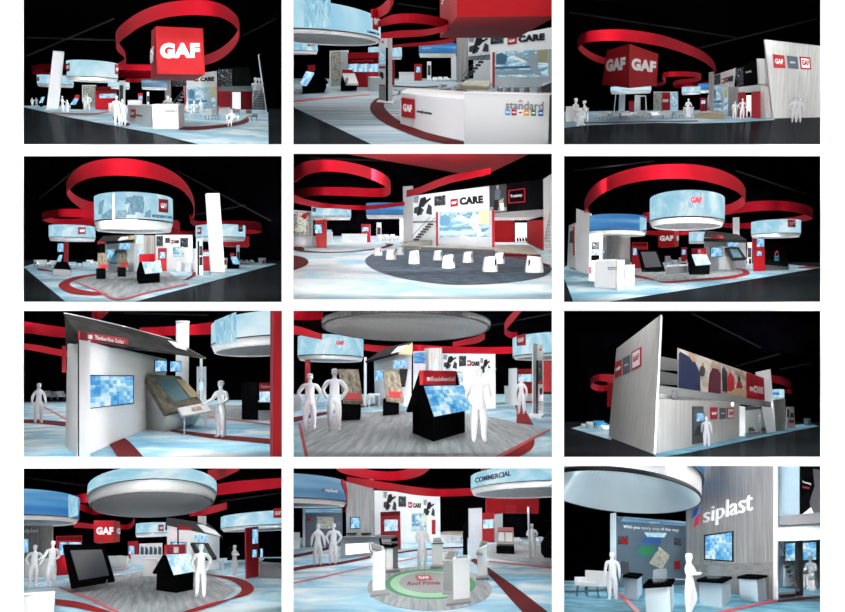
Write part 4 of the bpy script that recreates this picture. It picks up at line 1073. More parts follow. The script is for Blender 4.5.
t = wall(P, 'back wall with three photos and a red middle panel', [(298, 356), (377, 356), (376, 292), (298, 292)], 'white2', .2); t.on('photo', t.pl, [(300, 352), (326, 352), (326, 295), (300, 295)], 'photocolour'); t.on('red_panel', t.pl, [(327, 352), (352, 352), (352, 295), (327, 295)], 'red'); t.on('photo', t.pl, [(353, 352), (375, 352), (374, 295), (353, 295)], 'photoblue'); t.text(t.pl, [(330, 326), (348, 326), (348, 316), (330, 316)], 'GAF', 'paper', .05)
wall(P, 'narrow red panel between the white columns', [(220, 358), (236, 358), (236, 322), (220, 322)], 'pinkred', .2)
# left pair at the high table
counter(P, 'white tall counter at the far left edge', [(18, 388), (46, 388), (54, 380), (28, 379)], 342, 'white')
table(P, 'white high table between the two people at left', 68, 390, 46, 46, .5)
person(P, 'sit', 50, 400, 312, 'white figure at the far left, seated behind the counter', 1.2); person(P, 'sit', 78, 404, 320, 'white figure seated at the high table facing left', -1.2)
for x, y, w, h, r, lb in [(143, 381, 34, 25, 2.8, 'grey lounge chair first from the left on the carpet'), (178, 376, 26, 22, .4, 'grey lounge chair below the leaning pole'), (208, 380, 34, 24, 3.4, 'grey lounge chair beneath the cube'), (268, 381, 36, 26, 2.6, 'grey lounge chair in front of the black totem'), (305, 377, 30, 22, .3, 'white lounge chair under the three photos'), (342, 379, 34, 26, 3.0, 'grey lounge chair left of the standing figure'), (375, 376, 28, 22, 3.6, 'grey lounge chair right under the photo wall')]: chair(P, lb, x, y, w, h, r, 'grey' if 'grey' in lb else 'white2')
table(P, 'low white table among the lounge chairs, left', 240, 376, 40, 16); table(P, 'low white table below the photo wall', 324, 370, 44, 14)
person(P, 'arms', 408, 376, 314, 'white figure standing at the stage left end', .5); counter(P, 'white counter behind the standing figure', [(392, 372), (424, 372), (426, 366), (396, 366)], 344, 'white')
red_kiosk(P, 'small red kiosk with a blue screen behind the stage', [(447, 358), (470, 358), (470, 312), (447, 312)], [[(450, 332), (466, 332), (466, 318), (450, 318)]], sm='screenband')
t = P.thing('stage_platform', 'pale wooden stage platform beside the grey pillar', 'platform', (470, 376)); t.block('deck', [(430, 375), (520, 379), (514, 372), (444, 370)], [364, 358, 353, 355], 'wood'); t.block('fascia', [(428, 377), (522, 381), (521, 379), (430, 375)], [370, 364, 363, 369], 'tan')
person(P, 'hips', 472, 357, 303, 'white figure standing on the stage near the pillar')
# two storey building
column(P, 'grey wooden pillar at the left of the white wall', [(475, 366), (491, 366), (491, 228), (475, 231)], .5, 'darkwood')
t = wall(P, 'white presentation wall seen at a steep angle', [(488, 362), (545, 370), (562, 216), (490, 240)], 'paper', .3); t.on('dark_photo', t.pl, [(491, 272), (512, 268), (512, 236), (491, 241)], 'photodark'); t.logo(t.pl, [(518, 267), (529, 264), (529, 248), (518, 252)]); t.text(t.pl, [(531, 263), (554, 258), (554, 240), (531, 247)], 'CARE', 'ink', .07); t.pic(t.pl, [(491, 350), (536, 354), (536, 272), (491, 278)], 'roofer', 'photo_screen')
wall(P, 'grey wood block left of the red doors', [(537, 372), (569, 374), (568, 276), (537, 277)], 'brushed', .4)
t = P.thing('upper_balcony', 'upper storey with a black banner above the red doors', 'balcony', (610, 376)); t.slab('deck', [(567, 296), (668, 292), (668, 266), (566, 278)], 377, .8, 'grey'); pl = t.slab('banner', [(562, 278), (631, 265), (627, 189), (560, 218)], (376, 378), .3, 'black'); t.on('photo', pl, [(564, 274), (585, 270), (584, 214), (562, 222)], 'photodark'); t.text(pl, [(594, 236), (612, 231), (612, 222), (594, 228)], 'Training', 'grey', .02)
t.slab('end_wall', [(631, 268), (672, 266), (670, 187), (628, 187)], 377, .3, 'greywood')
wall(P, 'red wall panel left of the bright doorway', [(568, 374), (594, 376), (592, 294), (568, 296)], 'red', .3); wall(P, 'red wall panel right of the bright doorway', [(611, 377), (640, 379), (639, 290), (612, 293)], 'red', .3)
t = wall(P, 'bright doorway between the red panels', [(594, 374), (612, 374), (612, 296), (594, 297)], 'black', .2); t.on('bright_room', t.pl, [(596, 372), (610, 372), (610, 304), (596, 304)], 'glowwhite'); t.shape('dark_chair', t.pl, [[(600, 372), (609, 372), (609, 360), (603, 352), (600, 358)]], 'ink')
stair(P, 'grey stair with dark handrail beside the end wall', (642, 378), (676, 320), 18, 8, 379, 'grey', rail=(0, -14)); wall(P, 'grey wall behind the stair', [(640, 376), (682, 376), (676, 276), (640, 276)], 'greywood', .1)
t = wall(P, 'tall grey wooden end wall carrying three logo squares', [(680, 384), (834, 382), (829, 146), (653, 126)], 'greywood', .6, row=384)
t.logo(t.pl, [(681, 216), (719, 218), (715, 177), (678, 172)]); t.logo(t.pl, [(727, 218), (761, 221), (757, 181), (722, 177)], 'siplast', 'slate', 'paper', .02, mx=.25, my=.4); k = t.on('logo_sign', t.pl, [(767, 221), (801, 222), (798, 183), (763, 180)], 'red', t.uu(t.pl, [(767, 221)]) * .8)
t.on('white_field', t.pl, [(771, 216), (797, 217), (794, 188), (768, 185)], 'paper', t.uu(t.pl, [(767, 221)]) * 1.1, parent=k); t.text(t.pl, [(772, 208), (795, 209), (793, 192), (770, 190)], 'GAF', 'red', .05, off=t.uu(t.pl, [(767, 221)]) * 1.5, parent=k); t.slab('end_return', [(828, 384), (836, 386), (834, 150), (826, 146)], 384.4, .6, 'white2')
for x, yf, yh, k, f, lb in [(746, 391, 310, 'hips', .2, 'white figure in front of the end wall, left of the pair'), (760, 391, 313, 'stand', -.2, 'white figure in front of the end wall, right of the pair'), (556, 377, 323, 'stand', .2, 'white figure left of the two before the red doors'), (580, 379, 314, 'hips', 0, 'white figure right of the two before the red doors')]: person(P, k, x, yf, yh, lb, f)
truss(P, 'dark girder crossing high above the end wall', (30, 40), (560, 120), 360); truss(P, 'dark girder running to the top right corner', (420, 160), (820, 60), 372)
# ================================================================== second row, left
P = hall(3, 314)
rig(P, 1.4, front=0.46)
P.floorpoly('floor', [(0, 486), (845, 486), (845, 344), (0, 344)], 'hall')
P.floorpoly('floor', [(11, 366), (154, 484), (340, 484), (415, 464), (818, 357), (640, 347), (60, 352)], 'cloud', .012)
P.floorpoly('floor', [(174, 414), (311, 469), (537, 420), (470, 380), (360, 372), (260, 384)], 'plank', .02)
P.band('trim_1', [(172, 413), (242, 442), (311, 471), (420, 446), (540, 421)], [(178, 413), (245, 439), (311, 466), (418, 443), (535, 418)], 'pinkred', .032, 4)
P.band('trim_2', [(250, 387), (168, 399), (123, 423), (152, 447), (214, 456), (282, 454)], [(250, 392), (190, 404), (158, 419), (178, 434), (220, 443), (262, 447)], 'redmat', .026)
P.band('trim_3', [(552, 366), (564, 378), (562, 392), (536, 407)], [(546, 368), (550, 380), (546, 394), (520, 408)], 'redmat', .026)
P.band('trim_4', [(56, 370), (80, 374), (104, 379)], [(56, 376), (80, 379), (102, 382)], 'redmat', .026)
P.ribbon('hanging_ring_canopy', 'big red ring around the large drum, cut at its right end', [(244, 162, 190), (205, 152, 184), (170, 132, 160), (152, 108, 136), (158, 84, 120), (185, 54, 98), (230, 32, 82), (300, 21, 75), (380, 26, 79), (450, 46, 93), (510, 82, 118), (545, 130, 156), (555, 180, 196), (546, 214, 228)], Z(P, 300, 75, 440))
P.ribbon('hanging_ring_canopy', 'red ribbon loop at the left above the small drum', [(244, 206, 234), (180, 213, 232), (112, 212, 229), (80, 201, 221), (76, 192, 216), (122, 183, 207), (180, 181, 208), (244, 180, 212)], Z(P, 122, 207, 372))
P.ribbon('hanging_ring_canopy', 'red ribbon running right behind the white column', [(542, 200, 222), (552, 216, 234), (580, 221, 241), (640, 219, 240), (710, 219, 244), (756, 223, 252), (768, 234, 256), (740, 246, 261), (690, 248, 263)], Z(P, 640, 240, 360))
P.ribbon('hanging_ring_canopy', 'low red ribbon in the centre under the big drum', [(481, 217, 240), (500, 218, 246), (509, 228, 252), (500, 242, 260), (470, 250, 265), (520, 252, 266), (560, 252, 268)], Z(P, 500, 255, 352), n=5)
t = drum(P, 'largest lit drum sign, in the centre inside the red ring', 237, 488, 232, 263, 127, 214, 400, 'drum'); t.logo(t.surf, [(441, 191), (470, 194), (470, 152), (441, 149)]); t.text(t.surf, [(420, 208), (484, 213), (484, 204), (420, 199)], 'RESIDENTIAL', 'navy', .02)
t.on('seam', t.surf, [(297, 214), (300, 214), (300, 132), (297, 132)], 'paper', nu=1)
for nm, q in (('printed_roof', [(262, 212), (294, 210), (294, 180), (262, 200)]), ('printed_roof', [(250, 200), (262, 198), (270, 150), (254, 160)]), ('printed_worker', [(340, 200), (366, 200), (378, 150), (356, 146)]), ('printed_worker', [(366, 190), (392, 196), (396, 160), (376, 148)]), ('printed_arm', [(336, 166), (358, 160), (360, 142), (338, 146)]), ('printed_torso', [(352, 150), (394, 162), (392, 142), (362, 138)]), ('printed_shingles', [(306, 210), (340, 210), (340, 184), (312, 186)]), ('printed_shingles', [(396, 208), (416, 209), (416, 184), (400, 190)])): t.on(nm, t.surf, q, 'drumroof', nu=3)
t = drum(P, 'lit drum sign at the left under the red loop', 92, 241, 275, 288, 231, 271, 372, 'drum'); t.logo(t.surf, [(184, 262), (207, 262), (207, 240), (184, 240)], 'GAF', 'pinkred')
t = drum(P, 'lit drum sign at the right behind the white column', 560, 719, 274, 287, 230, 270, 370, 'drum'); t.logo(t.surf, [(568, 262), (580, 262), (580, 239), (568, 240)]); t.logo(t.surf, [(695, 254), (708, 254), (708, 230), (695, 231)])
t = gaf_cube(P, 'flat red box hanging behind the right drum', [(650, 300), (731, 302), (731, 268), (650, 268)], 360, [(655, 303), (725, 304), (725, 272), (655, 272)], 352)
column(P, 'tall white column right of the centre', [(610, 388), (654, 388), (636, 131), (594, 132)], .7)
# left
t = P.thing('screen_kiosk', 'red post with two small blue screens, far left', 'kiosk', (146, 362)); t.slab('panel', [(139, 362), (152, 362), (153, 286), (140, 286)], None, .3, 'red'); t.free('screen', [(125, 318, 363), (138, 318, 362), (139, 292, 362), (126, 292, 363)], .1, 'screen'); t.free('screen', [(120, 346, 366), (131, 346, 365), (136, 328, 362), (126, 328, 363)], .1, 'screen')
t = P.thing('display_trough', 'dark wedge shaped display trough with a grey front, left', 'display stand', (134, 398)); t.block('box', [(106, 398), (162, 398), (164, 380), (110, 376)], [373, 376, 362, 358], 'midgrey'); t.free('black_deck', [(106, 373, 398), (163, 376, 398), (152, 350, 378), (118, 350, 378)], .12, 'black')
for x, y, w, h, r, lb in [(70, 368, 40, 24, .4, 'white chair at the far left edge of the carpet'), (104, 366, 32, 20, -.4, 'white chair beside the red post'), (228, 362, 24, 18, .6, 'white chair behind the first sample stand'), (190, 364, 20, 24, 1.6, 'dark chair standing left of centre')]: chair(P, lb, x, y, w, h, r, 'black' if 'dark' in lb else 'white', 'chairs on the far carpet')  # the dark chair is coloured black
sloped_board(P, 'tall shingle sample stand first from the left', [(246, 373), (280, 371), (276, 322), (248, 322)], (405, 405, 401, 401), [(243, 407), (273, 407), (274, 399), (247, 399)], 371, tag=[(255, 371), (279, 370), (279, 359), (255, 360)])
t = P.thing('totem_sign', 'black backlit totem with red cap behind the first sample stand', 'sign', (262, 392)); t.slab('panel', [(252, 392), (271, 392), (271, 292), (252, 292)], None, .3, 'black'); t.slab('cap', [(247, 294), (272, 294), (272, 286), (247, 286)], 392, .4, 'red')
sloped_board(P, 'shingle sample stand second from the left', [(311, 368), (345, 367), (341, 321), (313, 321)], (398, 398, 394, 394), [(311, 400), (337, 400), (338, 393), (315, 393)], 367, tag=[(321, 366), (344, 365), (344, 354), (321, 355)])
# house
t = P.thing('house_display', 'white house shaped display with a dark roof behind the stands', 'display stand', (320, 380)); pl = t.slab('wall', [(272, 380), (364, 382), (364, 282), (272, 286)], None, .5, 'white'); t.free('roof', [(246, 287, 382), (366, 279, 386), (352, 264, 374), (266, 268, 372)], .12, 'roofdark'); t.free('roof_sheen', [(312, 280, 384.4), (345, 277, 385), (346, 269, 378), (322, 271, 379)], .05, 'white'); t.free('gable_end', [(346, 284, 385), (364, 284, 386), (366, 266, 385), (350, 266, 384)], .1, 'tan')  # white plate paints the sheen on the dark roof
t.on('screen', pl, [(317, 309), (332, 309), (332, 291), (317, 292)], 'screen'); t.on('screen', pl, [(334, 309), (350, 309), (350, 290), (334, 291)], 'screen'); t.on('tv_screen', pl, [(276, 338), (298, 340), (298, 312), (276, 312)], 'screen')
t.free('sample_slope', [(284, 350, 386), (318, 352, 388), (338, 312, 382), (306, 312, 382)], .1, 'teal')
t = P.thing('display_column', 'pale column with blue screens behind the black kiosk', 'column', (378, 384)); pl = t.slab('shaft', [(364, 384), (394, 384), (394, 264), (364, 264)], None, .3, 'acrylic'); t.on('screen', pl, [(368, 292), (390, 290), (390, 266), (368, 266)], 'screenpale'); t.on('screen', pl, [(374, 330), (393, 330), (393, 311), (374, 312)], 'screen')
wall(P, 'brushed grey wall panel behind the black kiosk', [(394, 376), (430, 376), (430, 266), (394, 266)], 'brushed', .3)
t = gable_kiosk(P, 'black gabled kiosk with a mosaic screen, front centre', (378, 423), (446, 418), (440, 404), (372, 405), [389, 384, 380, 382], (386, 330), (428, 330), scr=[(399, 389), (453, 384), (447, 346), (388, 349)])
t.free('header', [(388, 350, 426), (430, 350, 424), (430, 324, 424), (388, 326, 426)], .08, 'red')
# centre back
t = wall(P, 'white presentation wall with dark pictures far behind', [(432, 374), (552, 376), (550, 264), (432, 264)], 'paper', .3); t.on('dark_photo', t.pl, [(436, 300), (456, 300), (456, 268), (436, 268)], 'photodark'); t.on('dark_letters', t.pl, [(464, 290), (478, 290), (478, 274), (464, 274)], 'darkgrey'); t.logo(t.pl, [(482, 292), (489, 292), (489, 280), (482, 280)]); t.text(t.pl, [(491, 291), (508, 291), (508, 281), (491, 281)], 'CARE', 'ink', .07); t.on('dark_photo', t.pl, [(512, 304), (536, 304), (536, 274), (512, 274)], 'photodark'); t.pic(t.pl, [(489, 334), (523, 334), (523, 302), (489, 302)], 'roofer', 'photo_screen')
red_kiosk(P, 'red kiosk with a blue screen left of the presentation wall', [(440, 380), (468, 380), (468, 306), (440, 307)], [[(444, 340), (464, 340), (464, 318), (444, 318)]])
wall(P, 'narrow red panel at the right of the presentation wall', [(533, 368), (543, 368), (543, 310), (533, 310)], 'red', .2)
counter(P, 'white desk before the presentation wall, left of two', [(499, 384), (514, 384), (516, 377), (502, 377)], 352, 'white'); counter(P, 'white desk with green trim before the presentation wall', [(518, 382), (546, 383), (547, 376), (520, 375)], 356, 'white')
t = totem(P, 'white totem with black edge left of the tall column', [(561, 394), (584, 394), (582, 276), (562, 276)], None, [([(566, 392), (571, 392), (571, 284), (566, 284)], 'black', 'dark_edge'), ([(572, 362), (582, 362), (582, 334), (572, 334)], 'ink', 'product_panel'), ([(572, 330), (582, 330), (581, 300), (572, 300)], 'photodark', 'photo')])
t = wall(P, 'white panel standing left of the totem', [(553, 384), (563, 386), (563, 308), (553, 308)], 'white', .2)
t = red_kiosk(P, 'red wall behind the tall column', [(583, 380), (608, 380), (608, 312), (583, 312)], [], th=.3); t.on('screen', t.pl, [(584, 332), (606, 332), (606, 319), (584, 319)], 'screenband')
# right
t = gable_kiosk(P, 'black gabled kiosk with a small blue screen at the right', (660, 374), (697, 373), (700, 365), (668, 365), [352, 352, 348, 348], (672, 326), (680, 326)); t.free('screen', [(680, 352, 376), (700, 353, 376), (690, 333, 371), (673, 334, 371)], .08, 'screen'); t.free('header', [(671, 333, 372), (683, 333, 372), (683, 322, 372), (671, 323, 372)], .08, 'red')
totem(P, 'small white totem behind the right kiosk', [(690, 366), (700, 366), (700, 297), (690, 297)], None, [([(692, 346), (699, 346), (699, 318), (692, 318)], 'photodark', 'photo')])
for x, lb in [(709, 'tiny white chair right of the right kiosk, left one'), (724, 'tiny white chair right of the right kiosk, middle one'), (740, 'tiny white chair right of the right kiosk, right one')]: chair(P, lb, x, 358, 12, 14, .4, 'white', 'chairs on the far carpet')
t = counter(P, 'small white box with a red mark near the carpet corner', [(760, 359), (782, 359), (784, 354), (764, 354)], 341, 'white', name='display_plinth'); t.on('logo_sign', t.front, [(773, 355), (780, 355), (780, 346), (773, 346)], 'red')
t = wall(P, 'white and red cabinet to the left of the right kiosk', [(642, 372), (662, 372), (662, 338), (642, 338)], 'white', .3); t.on('red_panel', t.pl, [(645, 360), (658, 360), (658, 344), (645, 344)], 'red')
for a, b, r, lb in [((560, 200), (720, 170), 372, 'dark girder at the upper right'), ((60, 150), (200, 40), 372, 'dark girder at the upper left'), ((500, 60), (800, 220), 365, 'dark girder sloping down to the right edge')]: truss(P, lb, a, b, r)
aim_fill(P, 300, 200, 420, 320, 330, 380, .25, 45)
# ================================================================== second row, middle
P = hall(4, 226)
rig(P, 1.4, front=0.68)
P.floorpoly('floor', [(-6, 486), (852, 486), (852, 262), (-6, 262)], 'cloudwhite')
P.floorpoly('floor', [p for p in spline([(240, 350), (252, 331), (300, 314), (400, 306), (600, 312), (760, 336), (830, 366), (834, 376), (810, 396), (740, 411), (640, 420), (520, 423), (420, 413), (330, 396), (265, 373)], 4, True)], 'slatecarpet', .012)
P.band('trim_1', [(-6, 309), (40, 318), (120, 321), (204, 318), (286, 309), (325, 299), (330, 293)], [(-6, 304), (40, 313), (120, 318), (204, 315), (280, 305), (308, 297), (300, 291)], 'darkred', .015)
P.band('trim_2', [(-6, 296), (30, 300), (46, 308), (40, 316)], [(-6, 308), (12, 311), (24, 314), (34, 317)], 'darkred', .02)
P.floorpoly('floor', spline([(-6, 328), (24, 331), (50, 339), (59, 350), (50, 362), (24, 373), (-6, 381)], 4), 'darkred', .012)
P.band('trim_3', [(660, 326), (740, 336), (830, 360)], [(660, 332), (740, 342), (826, 366)], 'darkred', .02)
P.ribbon('hanging_ring_canopy', 'wide red ring hanging at the upper left', [(10, 70, 100), (24, 46, 92), (50, 32, 75), (100, 25, 63), (170, 30, 66), (240, 46, 82), (296, 70, 106), (318, 94, 128), (304, 112, 142), (260, 116, 143), (180, 112, 140), (90, 112, 138), (30, 116, 144), (6, 124, 152)], Z(P, 140, 66, 440))
P.ribbon('hanging_ring_canopy', 'long red ribbon under the ring, running to the pillar', [(-4, 130, 158), (40, 148, 168), (90, 160, 178), (143, 167, 180), (200, 170, 184), (250, 170, 184), (310, 165, 178), (366, 158, 170)], Z(P, 250, 184, 316))
P.ribbon('hanging_ring_canopy', 'red ribbon rising right from the top of the pillar', [(373, 122, 144), (414, 112, 134), (470, 89, 113), (520, 73, 97), (580, 62, 84), (640, 50, 70)], Z(P, 520, 97, 350))
t = P.thing('hanging_cube_sign', 'underside of a big red box cropped by the top edge', 'hanging sign', P.q(610, 80, 330))
zc = P.q(610, 80, 330).z; lo = [P.fl(610, 80, zc), P.fl(160, 3, zc), P.fl(770, 3, zc)]; t.part('box', MB().prism([p + Vector((0, 0, .05)) for p in lo], lo), 'cubered')
t = drum(P, 'pale drum sign at the left above the red kiosk', 69, 195, 206, 221, 171, 204, 300, 'drum'); t.logo(t.surf, [(74, 190), (84, 190), (84, 178), (74, 178)])
t = drum(P, 'blue striped drum sign beside the grey pillar', 243, 362, 202, 217, 161, 199, 300, 'drumblue'); t.text(t.surf, [(258, 184), (292, 183), (292, 175), (258, 176)], 'siplast', 'paper', .02)
# left background
t = wall(P, 'colourful photo wall at the left edge', [(-4, 300), (72, 300), (72, 190), (-4, 184)], 'white2', .2); t.on('photo', t.pl, [(-2, 268), (66, 268), (66, 192), (-2, 186)], 'photocolour'); t.shape('red_stripe', t.pl, [[(34, 206), (44, 196), (62, 192), (50, 216)]], 'red')
t = counter(P, 'long white cabinet below the colourful photo wall', [(8, 303), (73, 303), (80, 294), (16, 294)], 272, 'white', name='storage_counter'); counter(P, 'white cabinet end beside the left red kiosk', [(72, 305), (84, 306), (90, 299), (78, 298)], 272, 'white', name='storage_counter')
red_kiosk(P, 'tall red kiosk with a blue screen, left', [(84, 306), (115, 306), (115, 214), (80, 218)], [[(79, 260), (103, 260), (101, 230), (77, 231)]])
counter(P, 'white reception counter far back, centre left', [(166, 290), (245, 290), (247, 282), (168, 282)], 264, 'white'); counter(P, 'small white counter just right of the tall red kiosk', [(114, 289), (134, 289), (136, 282), (116, 282)], 258, 'white')
t = P.thing('screen', 'blue screen standing on the small white counter', 'screen', (123, 260, 288)); t.slab('panel', [(115, 262), (132, 262), (132, 248), (115, 248)], 286, .2, 'screen'); t.slab('stand', [(122, 264), (126, 264), (126, 260), (122, 260)], 286, .2, 'black')
red_kiosk(P, 'red kiosk with a blue screen far back, centre', [(228, 288), (256, 288), (255, 230), (227, 230)], [[(229, 254), (252, 254), (252, 238), (229, 239)]])
totem(P, 'white totem with a dark picture, far back', [(276, 284), (291, 284), (291, 225), (276, 225)], None, [([(278, 270), (289, 270), (289, 240), (278, 240)], 'photodark', 'photo')])
for i, (x, lb) in enumerate([(288, 'white chair far back beside the totem'), (310, 'white chair far back, second from the totem'), (332, 'white chair far back, third from the totem')]): chair(P, lb, x, 285, 20, 22, .4 * i, 'white', 'white chairs beyond the pillar')
column(P, 'slim white column left of the grey pillar', [(350, 291), (362, 291), (362, 210), (349, 212)], .3)
column(P, 'tall grey wooden pillar in the centre', [(363, 288), (394, 296), (392, 108), (360, 110)], .5, 'greywood')
# stage wall
t = wall(P, 'white presentation wall with black and red lettering', [(394, 300), (640, 304), (638, 108), (392, 140)], 'paper', .4)
t.pic(t.pl, [(396, 208), (455, 200), (455, 134), (396, 142)], 'roofers'); t.on('dark_letters', t.pl, [(461, 172), (496, 169), (496, 137), (461, 142)], 'photodark'); t.logo(t.pl, [(513, 175), (536, 172), (536, 148), (513, 151)]); t.text(t.pl, [(542, 170), (617, 163), (616, 138), (542, 145)], 'CARE', 'ink', .07); t.text(t.pl, [(548, 176), (616, 170), (616, 167), (548, 173)], 'Community Matters', 'grey', .0)
t = P.thing('upper_balcony', 'grey balcony ledge left of the photo screen', 'balcony', (430, 296)); t.slab('deck', [(392, 226), (470, 222), (470, 200), (392, 208)], 302, .8, 'white2'); t.slab('dark_line', [(392, 226), (470, 224), (470, 220), (392, 221)], 302.5, .3, 'midgrey')  # darker grey strip along the deck's lower edge
stair(P, 'dark stair going up under the left balcony', (386, 290), (446, 226), 18, 8, 303, 'darkgrey'); wall(P, 'beige back wall beside the dark stair', [(430, 292), (468, 292), (468, 226), (430, 228)], 'white2', .1)
t = P.thing('upper_balcony', 'upper storey with a long black photo banner', 'balcony', (720, 304)); pl = t.slab('banner', [(638, 194), (813, 182), (811, 86), (637, 108)], (306, 311), .3, 'black'); t.pic(pl, [(640, 192), (692, 188), (690, 102), (639, 108)], 'trainee')
t.shape('red_outline', pl, [[(698, 164), (752, 160), (752, 157), (698, 161)], [(698, 122), (750, 115), (750, 118), (698, 125)], [(698, 164), (701, 164), (701, 122), (698, 122)], [(749, 160), (752, 160), (751, 115), (748, 115)]], 'red'); t.text(pl, [(704, 148), (742, 144), (742, 132), (704, 137)], 'Training', 'paper', .02)
t.slab('deck', [(652, 208), (826, 206), (814, 182), (652, 194)], 310, .8, 'grey'); t.slab('deck_soffit', [(652, 218), (760, 217), (800, 206), (652, 208)], 309, .6, 'white2')
t = wall(P, 'framed screen box with a large pale blue photo', [(469, 310), (653, 312), (652, 186), (468, 192)], 'acrylic', .5); t.pic(t.pl, [(478, 272), (634, 270), (634, 190), (478, 196)], 'roofer', 'photo_screen'); t.on('red_edge', t.pl, [(466, 312), (472, 312), (472, 192), (466, 192)], 'red'); t.on('red_edge', t.pl, [(645, 313), (653, 313), (652, 184), (644, 185)], 'red')
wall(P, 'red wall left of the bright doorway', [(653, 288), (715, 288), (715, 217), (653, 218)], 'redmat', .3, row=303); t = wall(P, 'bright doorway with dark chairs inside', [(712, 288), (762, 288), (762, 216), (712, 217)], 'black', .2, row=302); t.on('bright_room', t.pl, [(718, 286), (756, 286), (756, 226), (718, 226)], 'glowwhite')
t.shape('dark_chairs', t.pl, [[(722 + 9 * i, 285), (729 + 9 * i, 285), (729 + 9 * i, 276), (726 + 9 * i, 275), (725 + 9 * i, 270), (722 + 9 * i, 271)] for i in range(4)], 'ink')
wall(P, 'red angled wall right of the bright doorway', [(757, 291), (811, 315), (810, 216), (757, 219)], 'redmat', .3, row=(304, 316))
t = wall(P, 'grey wooden end wall at the right edge', [(812, 318), (850, 330), (850, 60), (810, 86)], 'greywood', .3, row=(318, 330)); stair(P, 'grey stair rising at the right edge', (812, 310), (830, 216), 18, 9, 324, 'grey', rail=(0, -26))
t = P.thing('stage_platform', 'wooden stage with a grey front before the screen box', 'platform', (520, 322)); t.block('deck', [(418, 316), (652, 331), (652, 315), (440, 310)], [301, 311, 304, 299], 'wood'); t.block('fascia', [(418, 318), (652, 333), (652, 331), (418, 316)], [303, 312, 311, 302], 'midgrey')
t = P.thing('stage_platform', 'wooden stage in front of the red walls', 'platform', (720, 334)); t.block('deck', [(654, 330), (798, 336), (764, 305), (654, 304)], [316, 327, 297, 296], 'wood'); t.block('fascia', [(654, 332), (800, 338), (798, 336), (654, 330)], [322, 330, 328, 320], 'darkred')
t = P.thing('stage_platform', 'pale wooden ramp at the foot of the dark stair', 'platform', (400, 310)); t.block('deck', [(352, 309), (414, 312), (454, 302), (390, 301)], [298, 300, 281, 281], 'wood')
for x, y, h, w, fl, lb in [(281, 331, 26, 27, 1, 'white tub stool at the far left of the dark carpet'), (351, 329, 24, 25, 1, 'white tub stool behind the others at left, by the ramp'), (322, 344, 34, 33, 1, 'white tub stool second from the left on the carpet'), (396, 358, 43, 37, 1, 'white tub stool at left with a dark slot, third across'), (472, 346, 32, 32, 1, 'white tub stool before the stage, left of the centre'), (506, 371, 42, 43, 1, 'white tub stool in the front row, centre'), (568, 353, 35, 35, 1, 'white tub stool before the stage, under the photo screen'), (668, 357, 36, 34, 1, 'white tub stool half hidden behind another at right'), (638, 383, 49, 50, 1, 'white tub stool large in the front row, right of centre'), (779, 385, 52, 60, -1, 'white tub stool largest of all, at the far right')]: stool(P, lb, x, y, w, h, fl)
truss(P, 'dark girder high above the wide red ring', (60, 20), (360, 30), 330)
aim_fill(P, 300, 60, 420, 560, 220, 312, .25, 60)
# ================================================================== second row, right
P = hall(5, 314)
rig(P, 1.4, front=0.8)
P.floorpoly('floor', [(0, 486), (845, 486), (845, 352), (0, 352)], 'hall')
P.floorpoly('floor', [(6, 372), (13, 400), (45, 484), (110, 484), (153, 477), (430, 435), (640, 401), (832, 368), (700, 356), (300, 352), (40, 352)], 'cloud', .012)
P.floorpoly('floor', [(200, 396), (335, 416), (560, 402), (600, 388), (560, 374), (400, 370), (240, 372)], 'plank', .02)
P.band('trim_1', [(238, 391), (285, 401), (335, 417), (430, 410), (540, 403), (598, 391), (604, 384), (590, 374), (540, 368)], [(240, 398), (285, 406), (335, 412), (430, 405), (530, 396), (578, 387), (582, 381), (572, 376), (530, 371)], 'redmat', .03)
P.band('trim_2', [(760, 366), (800, 364), (822, 366)], [(760, 370), (800, 370), (822, 369)], 'redmat', .022); P.band('trim_3', [(40, 366), (76, 374), (96, 384)], [(30, 370), (66, 380), (94, 392)], 'darkred', .022)
P.ribbon('hanging_ring_canopy', 'large red ring around the central drum', [(96, 196, 216), (88, 180, 210), (80, 160, 196), (88, 138, 178), (108, 110, 156), (142, 86, 130), (200, 62, 106), (280, 44, 90), (370, 38, 85), (440, 42, 90), (510, 58, 106), (564, 86, 128), (588, 120, 156), (578, 144, 176), (550, 162, 190), (515, 176, 204)], Z(P, 300, 88, 450))
P.ribbon('hanging_ring_canopy', 'red ring at the right above the small drum', [(528, 168, 201), (560, 164, 195), (610, 158, 190), (680, 155, 186), (750, 161, 192), (796, 174, 206), (802, 188, 214), (770, 202, 222), (710, 212, 232), (640, 222, 242), (570, 228, 244), (520, 226, 240)], Z(P, 680, 186, 390))
P.ribbon('hanging_ring_canopy', 'thin red ribbon end curling behind the blue drum', [(262, 198, 230), (274, 192, 222), (288, 194, 232), (284, 214, 246)], Z(P, 275, 225, 355), n=5); P.ribbon('hanging_ring_canopy', 'flat red ribbon behind the red cube sign', [(270, 250, 264), (320, 252, 266), (380, 254, 266), (440, 250, 262)], Z(P, 340, 265, 352))
t = drum(P, 'largest lit drum sign, central, with a pale square logo', 286, 525, 224, 251, 121, 206, 405, 'drum', maxb=4.5); t.logo(t.surf, [(408, 178), (457, 177), (457, 130), (408, 128)], 'GAF', 'drumwhite', 'pinkred')
t = drum(P, 'blue drum sign at the left over the white counter', 94, 276, 258, 271, 197, 248, 395, 'drumblue'); t.text(t.surf, [(104, 226), (170, 224), (170, 217), (104, 218)], 'commercial', 'cyan', .01); t.on('pale_panel', t.surf, [(254, 252), (274, 246), (274, 212), (254, 206)], 'drum', nu=4)
